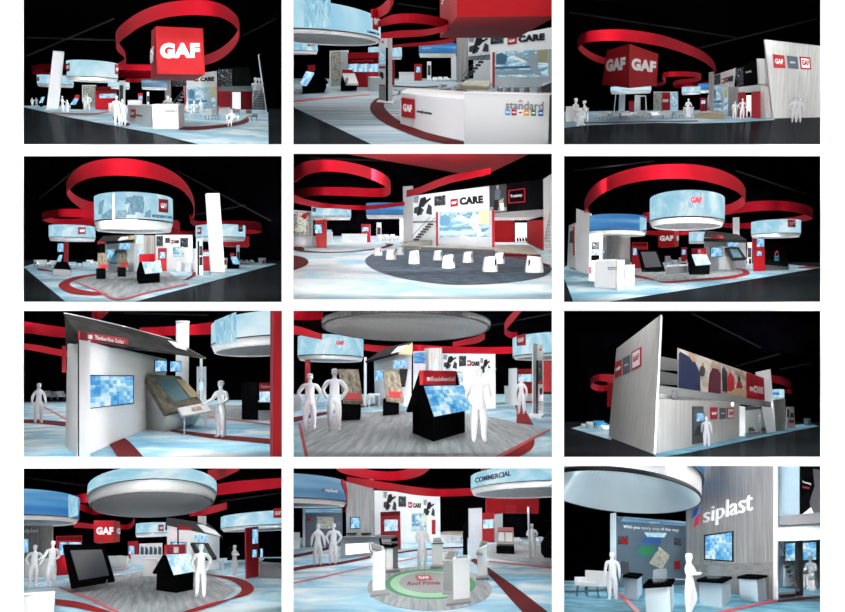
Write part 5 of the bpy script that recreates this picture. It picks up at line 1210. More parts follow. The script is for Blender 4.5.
t = drum(P, 'lit drum sign at the right above the red kiosk', 609, 768, 262, 277, 214, 258, 385, 'drum'); t.logo(t.surf, [(725, 240), (748, 240), (748, 216), (725, 216)], 'GAF', 'pinkred'); drum(P, 'small lit drum sign partly hidden behind the house display', 411, 470, 288, 293, 254, 286, 358, 'drum')
# left
t = wall(P, 'tall white wall at the left with a slanted edge', [(50, 376), (98, 394), (98, 196), (52, 180)], 'white', .4, row=(386, 391)); t = wall(P, 'thin white wall panel with dark signs at the left edge', [(23, 364), (48, 372), (48, 226), (28, 234)], 'white2', .3, row=(379, 382)); t.on('dark_sign', t.pl, [(32, 290), (42, 290), (42, 250), (33, 254)], 'darkgrey'); t.on('red_strip', t.pl, [(43, 330), (47, 330), (47, 238), (43, 238)], 'red')
t = P.thing('exhibit_wall', 'curved brushed grey wall under the blue drum', 'wall panel', (170, 388)); pts = spline([(118, 384), (140, 390), (170, 391), (200, 388), (222, 380)], 4)
a = [P.fl(*q) for q in pts]; b = [P.up(p, 264) for p in a]; t.part('panel', MB().grid([a, b], [[p + Vector((0, .3, 0)) for p in a], [p + Vector((0, .3, 0)) for p in b]]), 'brushed')
pl = Plane(P, a[4], a[10], b[4]); t.text(pl, [(156, 286), (192, 287), (192, 277), (156, 276)], 'siplast', 'paper', .02, off=P.u * 8); screen_on(t, pl, [(133, 325), (164, 325), (164, 299), (133, 299)])
t = P.thing('totem_sign', 'white totem with two dark screens at the left', 'sign', (112, 412)); pl = t.slab('panel', [(92, 412), (130, 412), (134, 260), (95, 262)], None, .4, 'white'); t.on('dark_screen', pl, [(100, 312), (126, 312), (127, 284), (100, 285)], 'photodark'); t.on('screen', pl, [(100, 328), (127, 328), (127, 313), (100, 313)], 'screen'); t.on('dark_screen', pl, [(99, 346), (126, 346), (126, 329), (99, 329)], 'black'); t.shape('logo_sign', pl, [[(110, 274), (114, 267), (119, 274)]], 'red'); t.on('red_tag', pl, [(93, 388), (99, 388), (99, 365), (93, 365)], 'red')
t = P.thing('exhibit_wall', 'dark stone counter band before the curved wall', 'counter', (180, 396)); t.block('band', [(128, 400), (222, 400), (224, 392), (130, 392)], [342, 344, 340, 340], 'midgrey')
t = counter(P, 'large white counter with small coloured lettering', [(110, 432), (179, 436), (182, 420), (120, 412)], [350, 346, 345, 346], 'white2'); t.text(t.front, [(154, 371), (182, 371), (182, 365), (154, 365)], 'standard', 'greytext', .01); t.on('colour_bar', t.front, [(154, 376), (166, 376), (166, 373), (154, 373)], 'cyan'); t.on('colour_bar', t.front, [(168, 376), (181, 376), (181, 373), (168, 373)], 'orange')
counter(P, 'white counter block in front of the large counter', [(182, 443), (204, 439), (206, 428), (187, 431)], [350, 350, 346, 346], 'white2'); counter(P, 'white corner cabinet right of the front counter block', [(207, 435), (237, 430), (238, 414), (210, 418)], [366, 363, 362, 362], 'white')
for x, lb in [(150, 'dark cup stool behind the large white counter, left'), (186, 'white cup stool behind the large white counter, right')]: stool(P, lb, x, 404, 16, 60, 1, 'stools behind the large white counter')
t = red_kiosk(P, 'red wall unit with a blue screen behind the touch table', [(227, 372), (279, 372), (279, 288), (229, 288)], [[(232, 330), (246, 330), (246, 306), (232, 306)]]); t.on('header', t.pl, [(230, 300), (278, 300), (278, 290), (230, 290)], 'darkred')
t = P.thing('touch_table', 'big black tilted touch screen on a stand, left of centre', 'screen', (298, 380)); pl = t.free('frame', [(261, 381, 384), (335, 376, 384), (314, 311, 374), (247, 311, 376)], .07, 'black'); t.on('glass', pl, [(272, 370), (324, 367), (306, 320), (258, 320)], 'gloss'); 
for x in (268, 326): t.part('foot', MB().tube([P.q(x, 378, 384), P.q(x + 6, 382, 382)], P.px(382) * 1.2), 'chrome')
t = gaf_cube(P, 'red cube sign hanging below the central drum', [(313, 303), (366, 303), (366, 247), (312, 247)], 370, [(326, 305), (378, 300), (379, 252), (326, 252)], 356); t.text(t.near, [(318, 284), (361, 283), (361, 266), (318, 267)], 'GAF', 'paper', .06); t.text(t.right, [(369, 284), (376, 283), (376, 268), (369, 268)], 'G', 'paper', .05)
counter(P, 'long low grey counter behind the touch screen', [(338, 392), (404, 386), (406, 378), (344, 380)], [367, 364, 361, 363], 'grey', name='storage_counter'); 
for x, y, w, h, lb in [(345, 366, 18, 34, 'white lounge chair far left of three behind the counter'), (368, 366, 20, 22, 'white lounge chair low in the middle behind the counter'), (392, 366, 22, 30, 'white lounge chair right of three behind the counter')]: chair(P, lb, x, y, w, h, .3, 'white', 'white chairs behind the counter')
red_kiosk(P, 'small red kiosk with a blue screen far back', [(386, 366), (405, 366), (405, 304), (386, 304)], [[(388, 328), (402, 328), (402, 310), (388, 310)]])
t = gable_kiosk(P, 'black gabled kiosk with a mosaic screen in the middle', (412, 393), (476, 392), (478, 380), (408, 380), [362, 358, 352, 354], (420, 326), (464, 326), scr=[(433, 363), (482, 359), (466, 326), (420, 328)]); t.free('header', [(425, 326, 394), (466, 326, 393), (464, 306, 393), (424, 307, 394)], .08, 'red'); t.free('small_logo', [(440, 323, 395), (449, 323, 395), (449, 311, 395), (440, 311, 395)], .05, 'paper')
# house
t = P.thing('house_display', 'white house shaped solar display with a dark roof', 'display stand', (530, 372)); pl = t.slab('wall', [(461, 378), (594, 372), (592, 278), (460, 272)], None, .5, 'white'); t.free('roof', [(458, 276, 379), (596, 280, 378), (566, 262, 366), (462, 250, 366)], .14, 'roofdark'); t.free('roof_sheen', [(540, 274, 376), (590, 279, 377.6), (566, 263, 367.5), (530, 262, 369)], .05, 'white'); t.free('name_board', [(483, 274, 380), (520, 276, 380), (520, 267, 380), (483, 264, 380)], .08, 'red')  # sheen of this roof laid on as a white plate
screen_on(t, pl, [(478, 336), (517, 334), (517, 302), (478, 303)]); t.on('screen', pl, [(535, 300), (551, 300), (551, 286), (535, 286)], 'screen'); t.on('screen', pl, [(553, 300), (568, 300), (568, 287), (553, 286)], 'screen')
t.free('sample_slope', [(550, 340, 384), (594, 338, 382), (570, 304, 376), (526, 304, 378)], .1, 'roofdark'); t.free('solar_panel', [(554, 335, 384.4), (580, 334, 383), (566, 308, 377.4), (541, 308, 378.8)], .04, 'teal'); t.block('slope_base', [(528, 377), (556, 376), (558, 372), (534, 372)], [330, 340, 330, 320], 'white2')
table(P, 'small white demo desk beside the house display', 578, 376, 44, 34, .5); column(P, 'white column rising behind the dark roof', [(553, 362), (573, 362), (572, 208), (552, 209)], .4)
totem(P, 'white and black totem between house and red kiosk', [(596, 372), (612, 372), (612, 288), (597, 288)], None, [([(599, 336), (610, 336), (610, 306), (599, 306)], 'photodark', 'photo'), ([(599, 356), (610, 356), (610, 340), (599, 340)], 'ink', 'plate')])
red_kiosk(P, 'tall red kiosk with two blue screens at the right', [(618, 381), (654, 380), (652, 268), (614, 271)], [[(625, 304), (651, 303), (651, 274), (625, 275)], [(625, 332), (643, 332), (643, 315), (625, 315)]])
t = P.thing('display_trough', 'dark wedge shaped display trough with grey front, right', 'display stand', (690, 378)); t.block('box', [(652, 379), (729, 377), (724, 366), (660, 366)], [352, 358, 352, 350], 'midgrey'); t.free('black_deck', [(654, 352, 380), (728, 358, 379), (724, 342, 364), (664, 342, 364)], .1, 'black'); t.slab('back_panel', [(656, 354), (688, 354), (688, 312), (664, 312)], 365, .2, 'black'); t.slab('back_panel', [(690, 354), (728, 354), (722, 311), (692, 311)], 365, .2, 'black')
t.free('model_house', [(684, 334, 374), (698, 334, 374), (696, 320, 371), (686, 320, 371)], .2, 'cyan'); t.free('red_cap', [(687, 322, 374.4), (697, 322, 374.4), (694, 314, 374.2), (689, 314, 374.2)], .2, 'red')
for a, b, r, lb in [((40, 60), (300, 30), 372, 'dark girder at the upper left'), ((560, 60), (800, 140), 372, 'dark girder at the upper right')]: truss(P, lb, a, b, r)
aim_fill(P, 540, 100, 425, 520, 325, 376, .75, 40); aim_fill(P, 60, 60, 440, 70, 290, 388, .22, 50)
# ================================================================== third row, left
P = hall(6, 254)
rig(P, 1.4, front=0.85)
P.floorpoly('floor', [(0, 490), (850, 490), (850, 296), (0, 296)], 'cloudbright')
P.floorpoly('floor', [(430, 352), (560, 356), (820, 362), (850, 362), (850, 312), (520, 312)], 'plank', .012)
P.band('trim_1', [(0, 359), (60, 359), (150, 366)], [(0, 370), (60, 371), (150, 381)], 'darkred', .02); P.band('trim_2', [(246, 408), (280, 432), (318, 490)], [(306, 404), (350, 430), (404, 490)], 'darkred', .02); P.band('trim_3', [(474, 388), (600, 404), (720, 414), (812, 420)], [(480, 396), (600, 416), (720, 428), (812, 438)], 'darkred', .02)
P.band('trim_4', [(70, 316), (150, 362)], [(76, 316), (156, 360)], 'pinkred', .02); P.band('trim_5', [(560, 340), (700, 360), (812, 374)], [(560, 343), (700, 363), (812, 378)], 'pinkred', .02); P.band('trim_6', [(0, 300), (60, 301), (150, 301)], [(0, 304), (60, 304), (150, 303)], 'ink', .02)
P.ribbon('hanging_ring_canopy', 'upper red band at the left edge', [(-4, 44, 82), (40, 50, 86), (90, 58, 93), (150, 66, 99)], Z(P, 60, 90, 330)); P.ribbon('hanging_ring_canopy', 'lower red band at the left edge', [(-4, 114, 132), (60, 122, 143), (100, 130, 151), (150, 140, 160)], Z(P, 60, 143, 310)); P.ribbon('hanging_ring_canopy', 'red band passing behind the white round column', [(380, 66, 86), (440, 64, 90), (500, 60, 91), (560, 55, 89), (625, 47, 86)], Z(P, 500, 91, 315)); P.ribbon('hanging_ring_canopy', 'red ribbon tip above the dark roof', [(228, 12, 30), (240, 10, 44), (262, 8, 36), (282, 3, 16)], Z(P, 250, 40, 325))
t = drum(P, 'large lit drum sign cut by the red column', 609, 985, 88, 165, 8, 88, 345, 'drumwhite', clip=(500, 846)); t.on('picture_panel', t.surf, [(626, 118), (690, 108), (690, 16), (622, 44)], 'drum', nu=6)
wall(P, 'red sign panel hanging behind the left of the roof', [(134, 208), (146, 208), (146, 124), (134, 124)], 'red', .2, row=330)
t = P.thing('display_column', 'white round column rising behind the dark roof', 'column', (516, 318)); b = P.fl(516, 318); r = 19 * P.px(318); t.part('shaft', MB().lathe(b, [(r, 0), (r, (P.up(b, 48) - b).z)], 24), 'white'); t.part('cap', MB().lathe(b, [(r * 1.05, (P.up(b, 52) - b).z), (r * 1.05, (P.up(b, 45) - b).z)], 24), 'white2')
for x, y, w, h, lb in [(88, 292, 26, 32, 'silver tub chair first from the left in the far row'), (108, 292, 26, 30, 'silver tub chair in the middle of the far row'), (130, 293, 26, 32, 'silver tub chair next to the white side wall')]: chair(P, lb, x, y + 7, w, h, .3, 'chrome', 'silver tub chairs')
person(P, 'woman', 58, 371, 242, 'white translucent woman standing at the far left', .4, 'figure'); person(P, 'reach', 640, 418, 234, 'grey translucent figure reaching toward the small desk', -.9, 'figuregrey')
# the house display
t = P.thing('house_display', 'big white house shaped solar display with a dark roof', 'display stand', (300, 430))
w0, w1 = P.fl(190, 482), P.fl(401, 390); dirv = (w1 - w0); w2 = w0 + dirv * 1.62
h0, h1 = P.up(w0, 106), P.up(w2, 166)
side = P.fl(144, 446); hs = P.up(side, 118)
pl = Plane(P, w0, w1, h0); back = -pl.n * .04
t.part('front_wall', MB().prism([w0, w2, h1, h0], [p + back for p in (w0, w2, h1, h0)]), 'white'); t.part('side_wall', MB().prism([side, w0, h0, hs], [p + Vector((.05, .3, 0)) for p in (side, w0, h0, hs)]), 'white2')
c0 = P.fl(189, 484); t.part('corner_post', MB().prism([P.q(187, 484), P.q(203, 479), P.q(203, 104, 479), P.q(187, 102, 484)], [p + Vector((.1, .2, 0)) for p in (P.q(187, 484), P.q(203, 479), P.q(203, 104, 479), P.q(187, 102, 484))]), 'white'); t.slab('dark_line', [(184, 483), (188, 483), (188, 104), (184, 104)], 485, .05, 'ink')  # last slab is a black line beside the corner post
e = [P.q(146, 120, 470), P.q(190, 100, 486), P.q(592, 164, 370), P.q(560, 146, 358), P.q(480, 104, 365), P.q(330, 64, 385), P.q(200, 34, 405), P.q(142, 22, 420)]
t.part('roof', MB().prism(e, [p + Vector((0, .3, .04)) for p in e]), 'roofdark')
t.part('roof_rim', MB().tube([P.q(142, 20, 419), P.q(200, 32, 404), P.q(330, 62, 384), P.q(480, 102, 364), P.q(592, 163, 369)], P.px(400) * 2.2, 5), 'white'); t.part('eave_trim', MB().tube([P.q(190, 101, 487), P.q(345, 128, 430), P.q(592, 165, 371)], P.px(420) * 1.5, 5), 'tan'); t.free('roof_sheen', [(490, 128, 377), (534, 138, 373), (520, 118, 364), (462, 104, 370)], .03, 'white')  # white plate put on the roof as its sheen
k = t.free('name_board', [(190, 104, 488), (345, 128, 434), (345, 101, 434), (190, 77, 488)], .02, 'red'); kk = t.last if hasattr(t, 'last') else None
kk = len(t.parts) - 1
t.text(k, [(236, 104), (330, 118), (330, 105), (236, 90)], 'Timberline Solar', 'paper', .01, parent=kk, off=P.u); t.on('small_logo', k, [(216, 101), (229, 103), (229, 90), (216, 88)], 'paper', parent=kk)
screen_on(t, pl, [(217, 325), (361, 308), (361, 218), (217, 217)], 'screen', 3); screen_on(t, pl, [(427, 207), (468, 207), (468, 169), (427, 169)], 'screen', 2); screen_on(t, pl, [(476, 207), (513, 206), (513, 172), (476, 172)], 'screen', 2)
pl2 = t.free('sample_slope', [(466, 338, 404), (590, 314, 388), (511, 220, 372), (394, 214, 390)], .12, 'shingle'); t.on('solar_panel', pl2, [(490, 304), (540, 294), (493, 230), (430, 231)], 'teal'); t.on('tan_shingles', pl2, [(544, 290), (572, 285), (522, 232), (497, 231)], 'tan')
a = [P.q(398, 388, 388), P.q(462, 400, 400), P.q(466, 340, 402.5), P.q(395, 216, 389)]; b = [P.q(540, 372, 374), P.q(560, 372, 380), P.q(588, 318, 387), P.q(512, 222, 371)]; t.part('slope_base', MB().prism(a, b), 'white2')
t = P.thing('demo_desk', 'small white demo desk with samples beside the slope', 'table', (550, 400)); pl = t.free('desktop', [(518, 347, 414), (611, 331, 401), (590, 305, 394), (503, 322, 406)], .05, 'white')
t.shape('sample_chips', pl, [[(548, 334), (560, 332), (558, 322), (546, 324)], [(562, 331), (580, 328), (574, 318), (560, 321)]], 'tan')
for x, yb, yt in ((524, 408, 345), (557, 372, 330), (593, 386, 332)): t.part('leg', MB().tube([P.q(x, yb), P.q(x, yt, yb)], P.px(yb) * 2.2, 6), 'white')
t = P.thing('totem_sign', 'white open frame totem behind the small desk', 'sign', (578, 362)); t.slab('post', [(564, 362), (572, 362), (572, 190), (564, 190)], None, .2, 'white'); t.slab('post', [(585, 362), (594, 362), (594, 190), (585, 190)], None, .2, 'white'); t.slab('cross_panel', [(564, 228), (594, 228), (594, 190), (564, 190)], 361.5, .2, 'white'); t.slab('screen', [(572, 266), (585, 266), (585, 240), (572, 240)], 361, .1, 'screenpale')
column(P, 'thin white post under the roof corner', [(574, 350), (583, 350), (582, 164), (574, 164)], .15)
t = P.thing('gable_kiosk', 'black kiosk with a red header at the right', 'kiosk', (760, 356)); t.slab('side_panel', [(710, 360), (760, 361), (760, 238), (710, 240)], None, .4, 'black'); pl = t.slab('screen', [(766, 302), (812, 303), (808, 269), (765, 270)], 345, .2, 'screenpale'); p2 = t.slab('header', [(765, 268), (804, 268), (804, 241), (765, 242)], 344, .2, 'red'); t.text(p2, [(770, 257), (800, 258), (800, 250), (770, 249)], 'Residential', 'paper', .0, parent=2); t.slab('cabinet', [(762, 330), (812, 330), (812, 304), (762, 304)], 344, .5, 'black')
t = P.thing('display_column', 'tall red column filling the right edge', 'column', (822, 484)); t.slab('shaft', [(806, 486), (842, 488), (842, 0), (808, 0)], None, .4, 'red'); t.slab('dark_strip', [(803, 300), (811, 300), (812, 0), (804, 0)], 470, .3, 'black')
truss(P, 'dark girder at the top above the roof', (330, 20), (600, 26), 330)
# ================================================================== third row, middle
P = hall(7, 230)
rig(P, 1.4, front=0.68)
P.floorpoly('floor', [(-6, 490), (852, 490), (852, 278), (-6, 278)], 'cloud')
P.floorpoly('floor', [(28, 370), (52, 490), (630, 490), (826, 392), (640, 350), (380, 328), (180, 338)], 'plank', .012)
P.band('trim_1', [(26, 370), (50, 490)], [(34, 370), (62, 490)], 'red', .02); P.band('trim_2', [(628, 490), (740, 432), (826, 388)], [(652, 490), (748, 438), (830, 392)], 'red', .02); P.band('trim_3', [(-6, 354), (100, 336), (220, 316), (320, 302)], [(-6, 372), (100, 346), (220, 322), (320, 306)], 'darkred', .015)
P.band('trim_4', [(704, 490), (770, 452), (780, 420)], [(640, 490), (700, 462), (760, 430)], 'redmat', .016); P.band('trim_5', [(712, 300), (722, 330), (722, 370)], [(730, 300), (752, 332), (777, 376)], 'redmat', .016)
t = drum(P, 'giant grey drum soffit filling the top edge', 100, 640, -1, 109, -4, -3, 420, 'drum', 'brushed', .995, ring='brushed', clip=(-6, 850))
P.ribbon('hanging_ring_canopy', 'dark red ribbon at the top left corner', [(-4, 8, 40), (40, 12, 42), (104, 16, 40)], Z(P, 40, 42, 380)); P.ribbon('hanging_ring_canopy', 'pink red ribbon above the left drum', [(-4, 56, 86), (40, 66, 92), (100, 86, 104), (170, 100, 116)], Z(P, 40, 90, 330)); P.ribbon('hanging_ring_canopy', 'red band behind the house roof', [(225, 117, 136), (310, 124, 147), (400, 120, 142), (470, 124, 144), (560, 127, 149), (640, 128, 150), (720, 127, 148)], Z(P, 400, 142, 300)); P.ribbon('hanging_ring_canopy', 'red loop at the right end of the soffit', [(520, 112, 128), (556, 104, 122), (600, 92, 114), (622, 76, 100), (612, 66, 86)], Z(P, 590, 110, 310), n=5); P.ribbon('hanging_ring_canopy', 'red curl at the upper right', [(736, 2, 14), (712, 16, 44), (690, 40, 70), (684, 62, 86), (700, 78, 98), (724, 80, 100)], Z(P, 700, 60, 320), n=5)
t = drum(P, 'lit drum sign at the left behind the figures', 24, 234, 160, 177, 86, 152, 310, 'drum'); t.logo(t.surf, [(139, 130), (175, 131), (175, 98), (139, 98)], 'GAF', 'drumwhite', 'pinkred')
t = drum(P, 'lit drum sign at the right edge', 710, 950, 150, 170, 78, 146, 310, 'drum', clip=(500, 848)); t.logo(t.surf, [(725, 124), (753, 122), (753, 84), (725, 92)])
# left back
t = red_kiosk(P, 'red post under the left drum', [(48, 312), (63, 312), (63, 158), (48, 160)], [], th=.2); wall(P, 'grey low wall at the far left', [(-4, 338), (32, 330), (32, 286), (-4, 290)], 'grey', .2)
t = P.thing('house_display', 'white house display with a dark roof and blue screens', 'display stand', (330, 316)); pl = t.slab('wall', [(271, 312), (386, 318), (388, 140), (268, 170)], None, .4, 'white'); t.free('roof', [(240, 172, 318), (352, 142, 322), (389, 110, 306), (300, 132, 298)], .12, 'roofdark'); t.free('roof_sheen', [(322, 148, 321), (350, 141, 321.6), (376, 120, 312), (344, 126, 310)], .04, 'white'); t.slab('gable_end', [(346, 150), (390, 152), (391, 112), (348, 142)], 324, .2, 'tan')  # roof sheen added here as flat white colour
t.on('screen', pl, [(330, 195), (350, 194), (350, 170), (330, 172)], 'screen'); t.on('screen', pl, [(352, 194), (372, 193), (372, 168), (352, 170)], 'screen'); t.on('tv_screen', pl, [(272, 234), (296, 234), (296, 202), (272, 204)], 'screen')
t.free('sample_slope', [(330, 250, 330), (368, 250, 328), (376, 198, 318), (350, 198, 320)], .08, 'roofdark'); t.slab('slope_base', [(340, 318), (386, 318), (380, 196), (352, 230)], None, .3, 'white2')
column(P, 'slim white pole with a red cap before the house', [(236, 318), (244, 318), (244, 160), (236, 160)], .1); table(P, 'small demo desk left of the second sample stand', 268, 322, 36, 46, .5, 'white'); chair(P, 'white chair behind the first sample stand', 252, 308, 22, 26, .3, 'white')
sloped_board(P, 'grey shingle sample stand behind the two figures', [(170, 298), (233, 300), (218, 199), (154, 198)], (366, 366, 356, 356), [(163, 364), (223, 361), (226, 350), (170, 352)], [296, 298, 294, 294], tag=[(176, 296), (226, 298), (224, 275), (174, 275)]); sloped_board(P, 'brown shingle sample stand before the house display', [(308, 292), (363, 298), (348, 206), (297, 200)], (348, 348, 340, 340), [(296, 348), (347, 344), (348, 334), (302, 336)], [294, 292, 290, 290], tag=[(316, 288), (354, 290), (351, 271), (313, 270)])
t = P.thing('display_column', 'pale column with a blue display behind the house', 'column', (412, 312)); pl = t.slab('shaft', [(393, 312), (432, 312), (432, 140), (393, 142)], None, .3, 'acrylic'); t.on('screen', pl, [(395, 180), (431, 180), (431, 144), (395, 146)], 'drumblue')
wall(P, 'brushed steel wall left of the presentation wall', [(428, 306), (485, 306), (485, 130), (428, 132)], 'brushed', .3)
t = wall(P, 'white presentation wall with dark photos far behind', [(485, 306), (656, 312), (655, 150), (485, 148)], 'paper', .3); t.pic(t.pl, [(492, 200), (536, 198), (536, 152), (492, 152)], 'roofers'); t.on('dark_letters', t.pl, [(540, 190), (562, 188), (562, 156), (540, 156)], 'photodark'); t.logo(t.pl, [(567, 188), (578, 188), (578, 170), (567, 170)]); t.text(t.pl, [(580, 188), (606, 188), (606, 173), (580, 173)], 'CARE', 'ink', .07); t.pic(t.pl, [(610, 212), (642, 214), (642, 162), (610, 162)], 'roofers'); t.pic(t.pl, [(530, 240), (552, 240), (552, 205), (530, 205)], 'roofer', 'photo_screen')
t = red_kiosk(P, 'red kiosk with blue screen behind the gable kiosk', [(526, 304), (556, 304), (556, 214), (526, 214)], [[(528, 242), (553, 242), (553, 220), (528, 220)]])
t = gable_kiosk(P, 'large black gabled kiosk with a glowing mosaic screen', (457, 431), (558, 401), (500, 372), (391, 404), [352, 330, 312, 332], (418, 208), (532, 206), m='black', scr=[(459, 350), (579, 327), (551, 250), (427, 253)], scr_m='screen'); t.free('side_flap', [(370, 332, 410), (388, 330, 412), (426, 206, 404), (412, 206, 402)], .06, 'black')
pf = t.free('header', [(428, 248, 432), (528, 247, 408), (530, 204, 408), (426, 202, 432)], .1, 'red'); k = len(t.parts) - 1; t.text(pf, [(448, 237), (524, 236), (524, 222), (448, 222)], 'Residential', 'paper', .01, parent=k); t.on('small_logo', pf, [(436, 236), (446, 236), (446, 224), (436, 224)], 'paper', parent=k)
# right
t = wall(P, 'red wall with pale screens at the right', [(720, 306), (776, 306), (776, 197), (720, 198)], 'red', .2); t.on('screen_strip', t.pl, [(728, 238), (774, 238), (774, 214), (728, 215)], 'screenband'); t.on('lower_panel', t.pl, [(730, 300), (774, 300), (774, 276), (730, 276)], 'white')
wall(P, 'white upright panel left of the red wall', [(697, 310), (724, 314), (724, 195), (698, 196)], 'white', .2)
t = P.thing('display_plinth', 'white pedestal behind the largest figure', 'pedestal', (640, 318)); t.block('body', [(622, 322), (656, 323), (656, 318), (628, 317)], [200, 200, 198, 198], 'white'); t.block('top', [(620, 323), (658, 324), (658, 317), (626, 316)], [197, 197, 195, 195], 'white2', z0=[200, 200, 198, 198])
t = P.thing('display_plinth', 'small white pedestal right of the largest figure', 'pedestal', (692, 306)); t.block('body', [(684, 306), (700, 307), (701, 302), (688, 300)], 254, 'white'); t.block('top', [(683, 307), (701, 308), (702, 302), (687, 299)], 251, 'white2', z0=254)
P.floorpoly('floor', [(630, 314), (660, 310), (690, 308), (690, 304), (640, 306)], 'green', .02)
t = P.thing('totem_sign', 'tall white totem with black photo side, right edge', 'sign', (790, 342)); pl = t.slab('panel', [(775, 346), (790, 340), (790, 118), (775, 116)], None, .3, 'white'); p2 = t.slab('photo_side', [(788, 344), (808, 344), (807, 120), (788, 120)], None, .3, 'white'); t.slab('dark_edge', [(786, 345), (791, 345), (791, 170), (786, 170)], None, .1, 'black'); t.on('photo', p2, [(791, 240), (806, 240), (805, 170), (791, 170)], 'photodark'); t.on('product_panel', p2, [(791, 290), (806, 290), (806, 246), (791, 246)], 'paper'); t.shape('product_shape', p2, [[(795, 262), (800, 256), (805, 262), (803, 278), (797, 280)]], 'ink'); t.on('red_bar', p2, [(791, 246), (806, 246), (806, 236), (791, 236)], 'red', off=P.u * 2); t.shape('logo_sign', p2, [[(794, 138), (799, 130), (803, 140)]], 'red'); t.on('dark_base', p2, [(791, 330), (806, 330), (806, 300), (791, 300)], 'grey'); t.block('foot', [(762, 348), (802, 356), (814, 344), (782, 338)], [342, 349, 339, 334], 'white')
t = wall(P, 'red panel at the far right behind the totem', [(806, 270), (850, 270), (850, 170), (806, 172)], 'red', .2, row=318)
person(P, 'hips', 62, 396, 211, 'white translucent woman with hands on hips at far left', .2); person(P, 'hips', 141, 397, 195, 'white translucent man standing beside the shingle stand', -.1); person(P, 'reach', 603, 431, 195, 'large white translucent figure at the glowing kiosk screen', .1); person(P, 'woman', 738, 342, 222, 'white translucent woman on the dark red floor curve', -.5)
truss(P, 'dark girder at the upper right', (640, 60), (840, 20), 300)
aim_fill(P, 330, 60, 380, 330, 200, 314, .22, 40)
# ================================================================== third row, right
P = hall(8, 330)
rig(P, 1.4, front=0.75)
P.floorpoly('floor', [(0, 490), (850, 490), (850, 366), (0, 366)], 'hall')
P.floorpoly('floor', [(36, 386), (62, 380), (164, 374), (164, 424), (150, 420)], 'cloud', .012); P.floorpoly('floor', [(299, 472), (312, 480), (415, 463), (600, 424), (824, 380), (800, 372), (690, 380), (560, 400), (420, 430)], 'bluecarpet', .012)
P.ribbon('hanging_ring_canopy', 'red ring emerging from behind the left wall', [(176, 216, 244), (150, 214, 238), (116, 216, 236), (98, 226, 250), (104, 242, 262), (130, 250, 270), (176, 246, 262)], Z(P, 130, 268, 372)); P.ribbon('hanging_ring_canopy', 'red ring emerging from behind the right end', [(668, 216, 240), (700, 221, 246), (728, 232, 258), (738, 246, 274), (724, 262, 284), (690, 270, 288), (668, 272, 288)], Z(P, 700, 246, 372))
wall(P, 'red hanging panel behind the left wall', [(150, 318), (172, 320), (172, 214), (152, 218)], 'red', .2, row=376)
t = wall(P, 'huge pale wooden wall with three logo squares and a slanted top', [(154, 421), (299, 473), (322, 24), (180, 133)], 'greywood', .4, row=(421, 473))
t.slab('edge_return', [(299, 473), (305, 471), (325, 26), (321, 24)], 473, .4, 'white')
t.logo(t.pl, [(177, 228), (198, 217), (198, 167), (177, 178)], my=.4, off=P.u * 1.2); t.logo(t.pl, [(202, 217), (226, 207), (226, 152), (202, 164)], 'siplast', 'slate', 'paper', .02, my=.44, mx=.25, off=P.u * 1.2); t.on('logo_sign', t.pl, [(230, 204), (261, 188), (261, 127), (230, 145)], 'red', P.u * 1.2); k = len(t.parts) - 1
t.on('white_field', t.pl, [(234, 196), (257, 184), (257, 135), (234, 148)], 'paper', P.u * 1.5, parent=k); t.text(t.pl, [(236, 178), (255, 167), (255, 148), (236, 160)], 'GAF', 'red', .05, off=P.u * 1.8, parent=k)
t = wall(P, 'long pale wooden ground floor wall with a doorway', [(304, 468), (572, 420), (572, 306), (304, 292)], 'greywood', .4)
t.on('dark_doorway', t.pl, [(421, 438), (456, 432), (456, 317), (421, 317)], 'darkgrey'); t.on('painted_room_light', t.pl, [(425, 408), (452, 404), (452, 326), (425, 326)], 'slate', t.uu(t.pl, [(421, 438)]) * .8); t.shape('dark_chairs', t.pl, [[(424, 412), (450, 407), (448, 382), (438, 378), (430, 390)]], 'ink', t.uu(t.pl, [(421, 438)]) * 1.2)  # slate plate paints the light of the room inside the doorway
screen_on(t, t.pl, [(431, 367), (458, 364), (458, 336), (431, 337)], 'screen', 2); t.logo(t.pl, [(477, 359), (500, 357), (500, 320), (477, 320)], my=.38); t.logo(t.pl, [(507, 358), (527, 356), (527, 322), (507, 321)], 'siplast', 'slate', 'paper', .02, mx=.2, my=.42); t.on('logo_sign', t.pl, [(532, 357), (552, 355), (552, 321), (532, 321)], 'red'); k = len(t.parts) - 1; t.on('white_field', t.pl, [(535, 353), (549, 352), (549, 325), (535, 325)], 'paper', t.uu(t.pl, [(532, 357)]) * .9, parent=k); t.text(t.pl, [(536, 345), (548, 344), (548, 333), (536, 333)], 'GAF', 'red', .05, parent=k, off=t.uu(t.pl, [(532, 357)]) * 1.2)
t = wall(P, 'white door leaf left of the bright opening', [(566, 414), (590, 414), (590, 318), (566, 314)], 'white', .1)
t = wall(P, 'white room interior seen through the wide opening', [(588, 404), (672, 396), (672, 314), (588, 318)], 'paper', .2); t.on('ceiling_grid', t.pl, [(590, 330), (668, 322), (668, 316), (590, 318)], 'midgrey')
P.floorpoly('floor', [(592, 418), (668, 402), (664, 394), (596, 402)], 'slatecarpet', .02)
person(P, 'stand', 636, 402, 345, 'white figure inside the bright opening', .2)
for x, lb in [(612, 'tiny grey chair inside the opening, left of the figure'), (652, 'tiny grey chair inside the opening, right of the figure')]: chair(P, lb, x, 404, 16, 20, .4, 'slate', 'chairs in the bright opening')
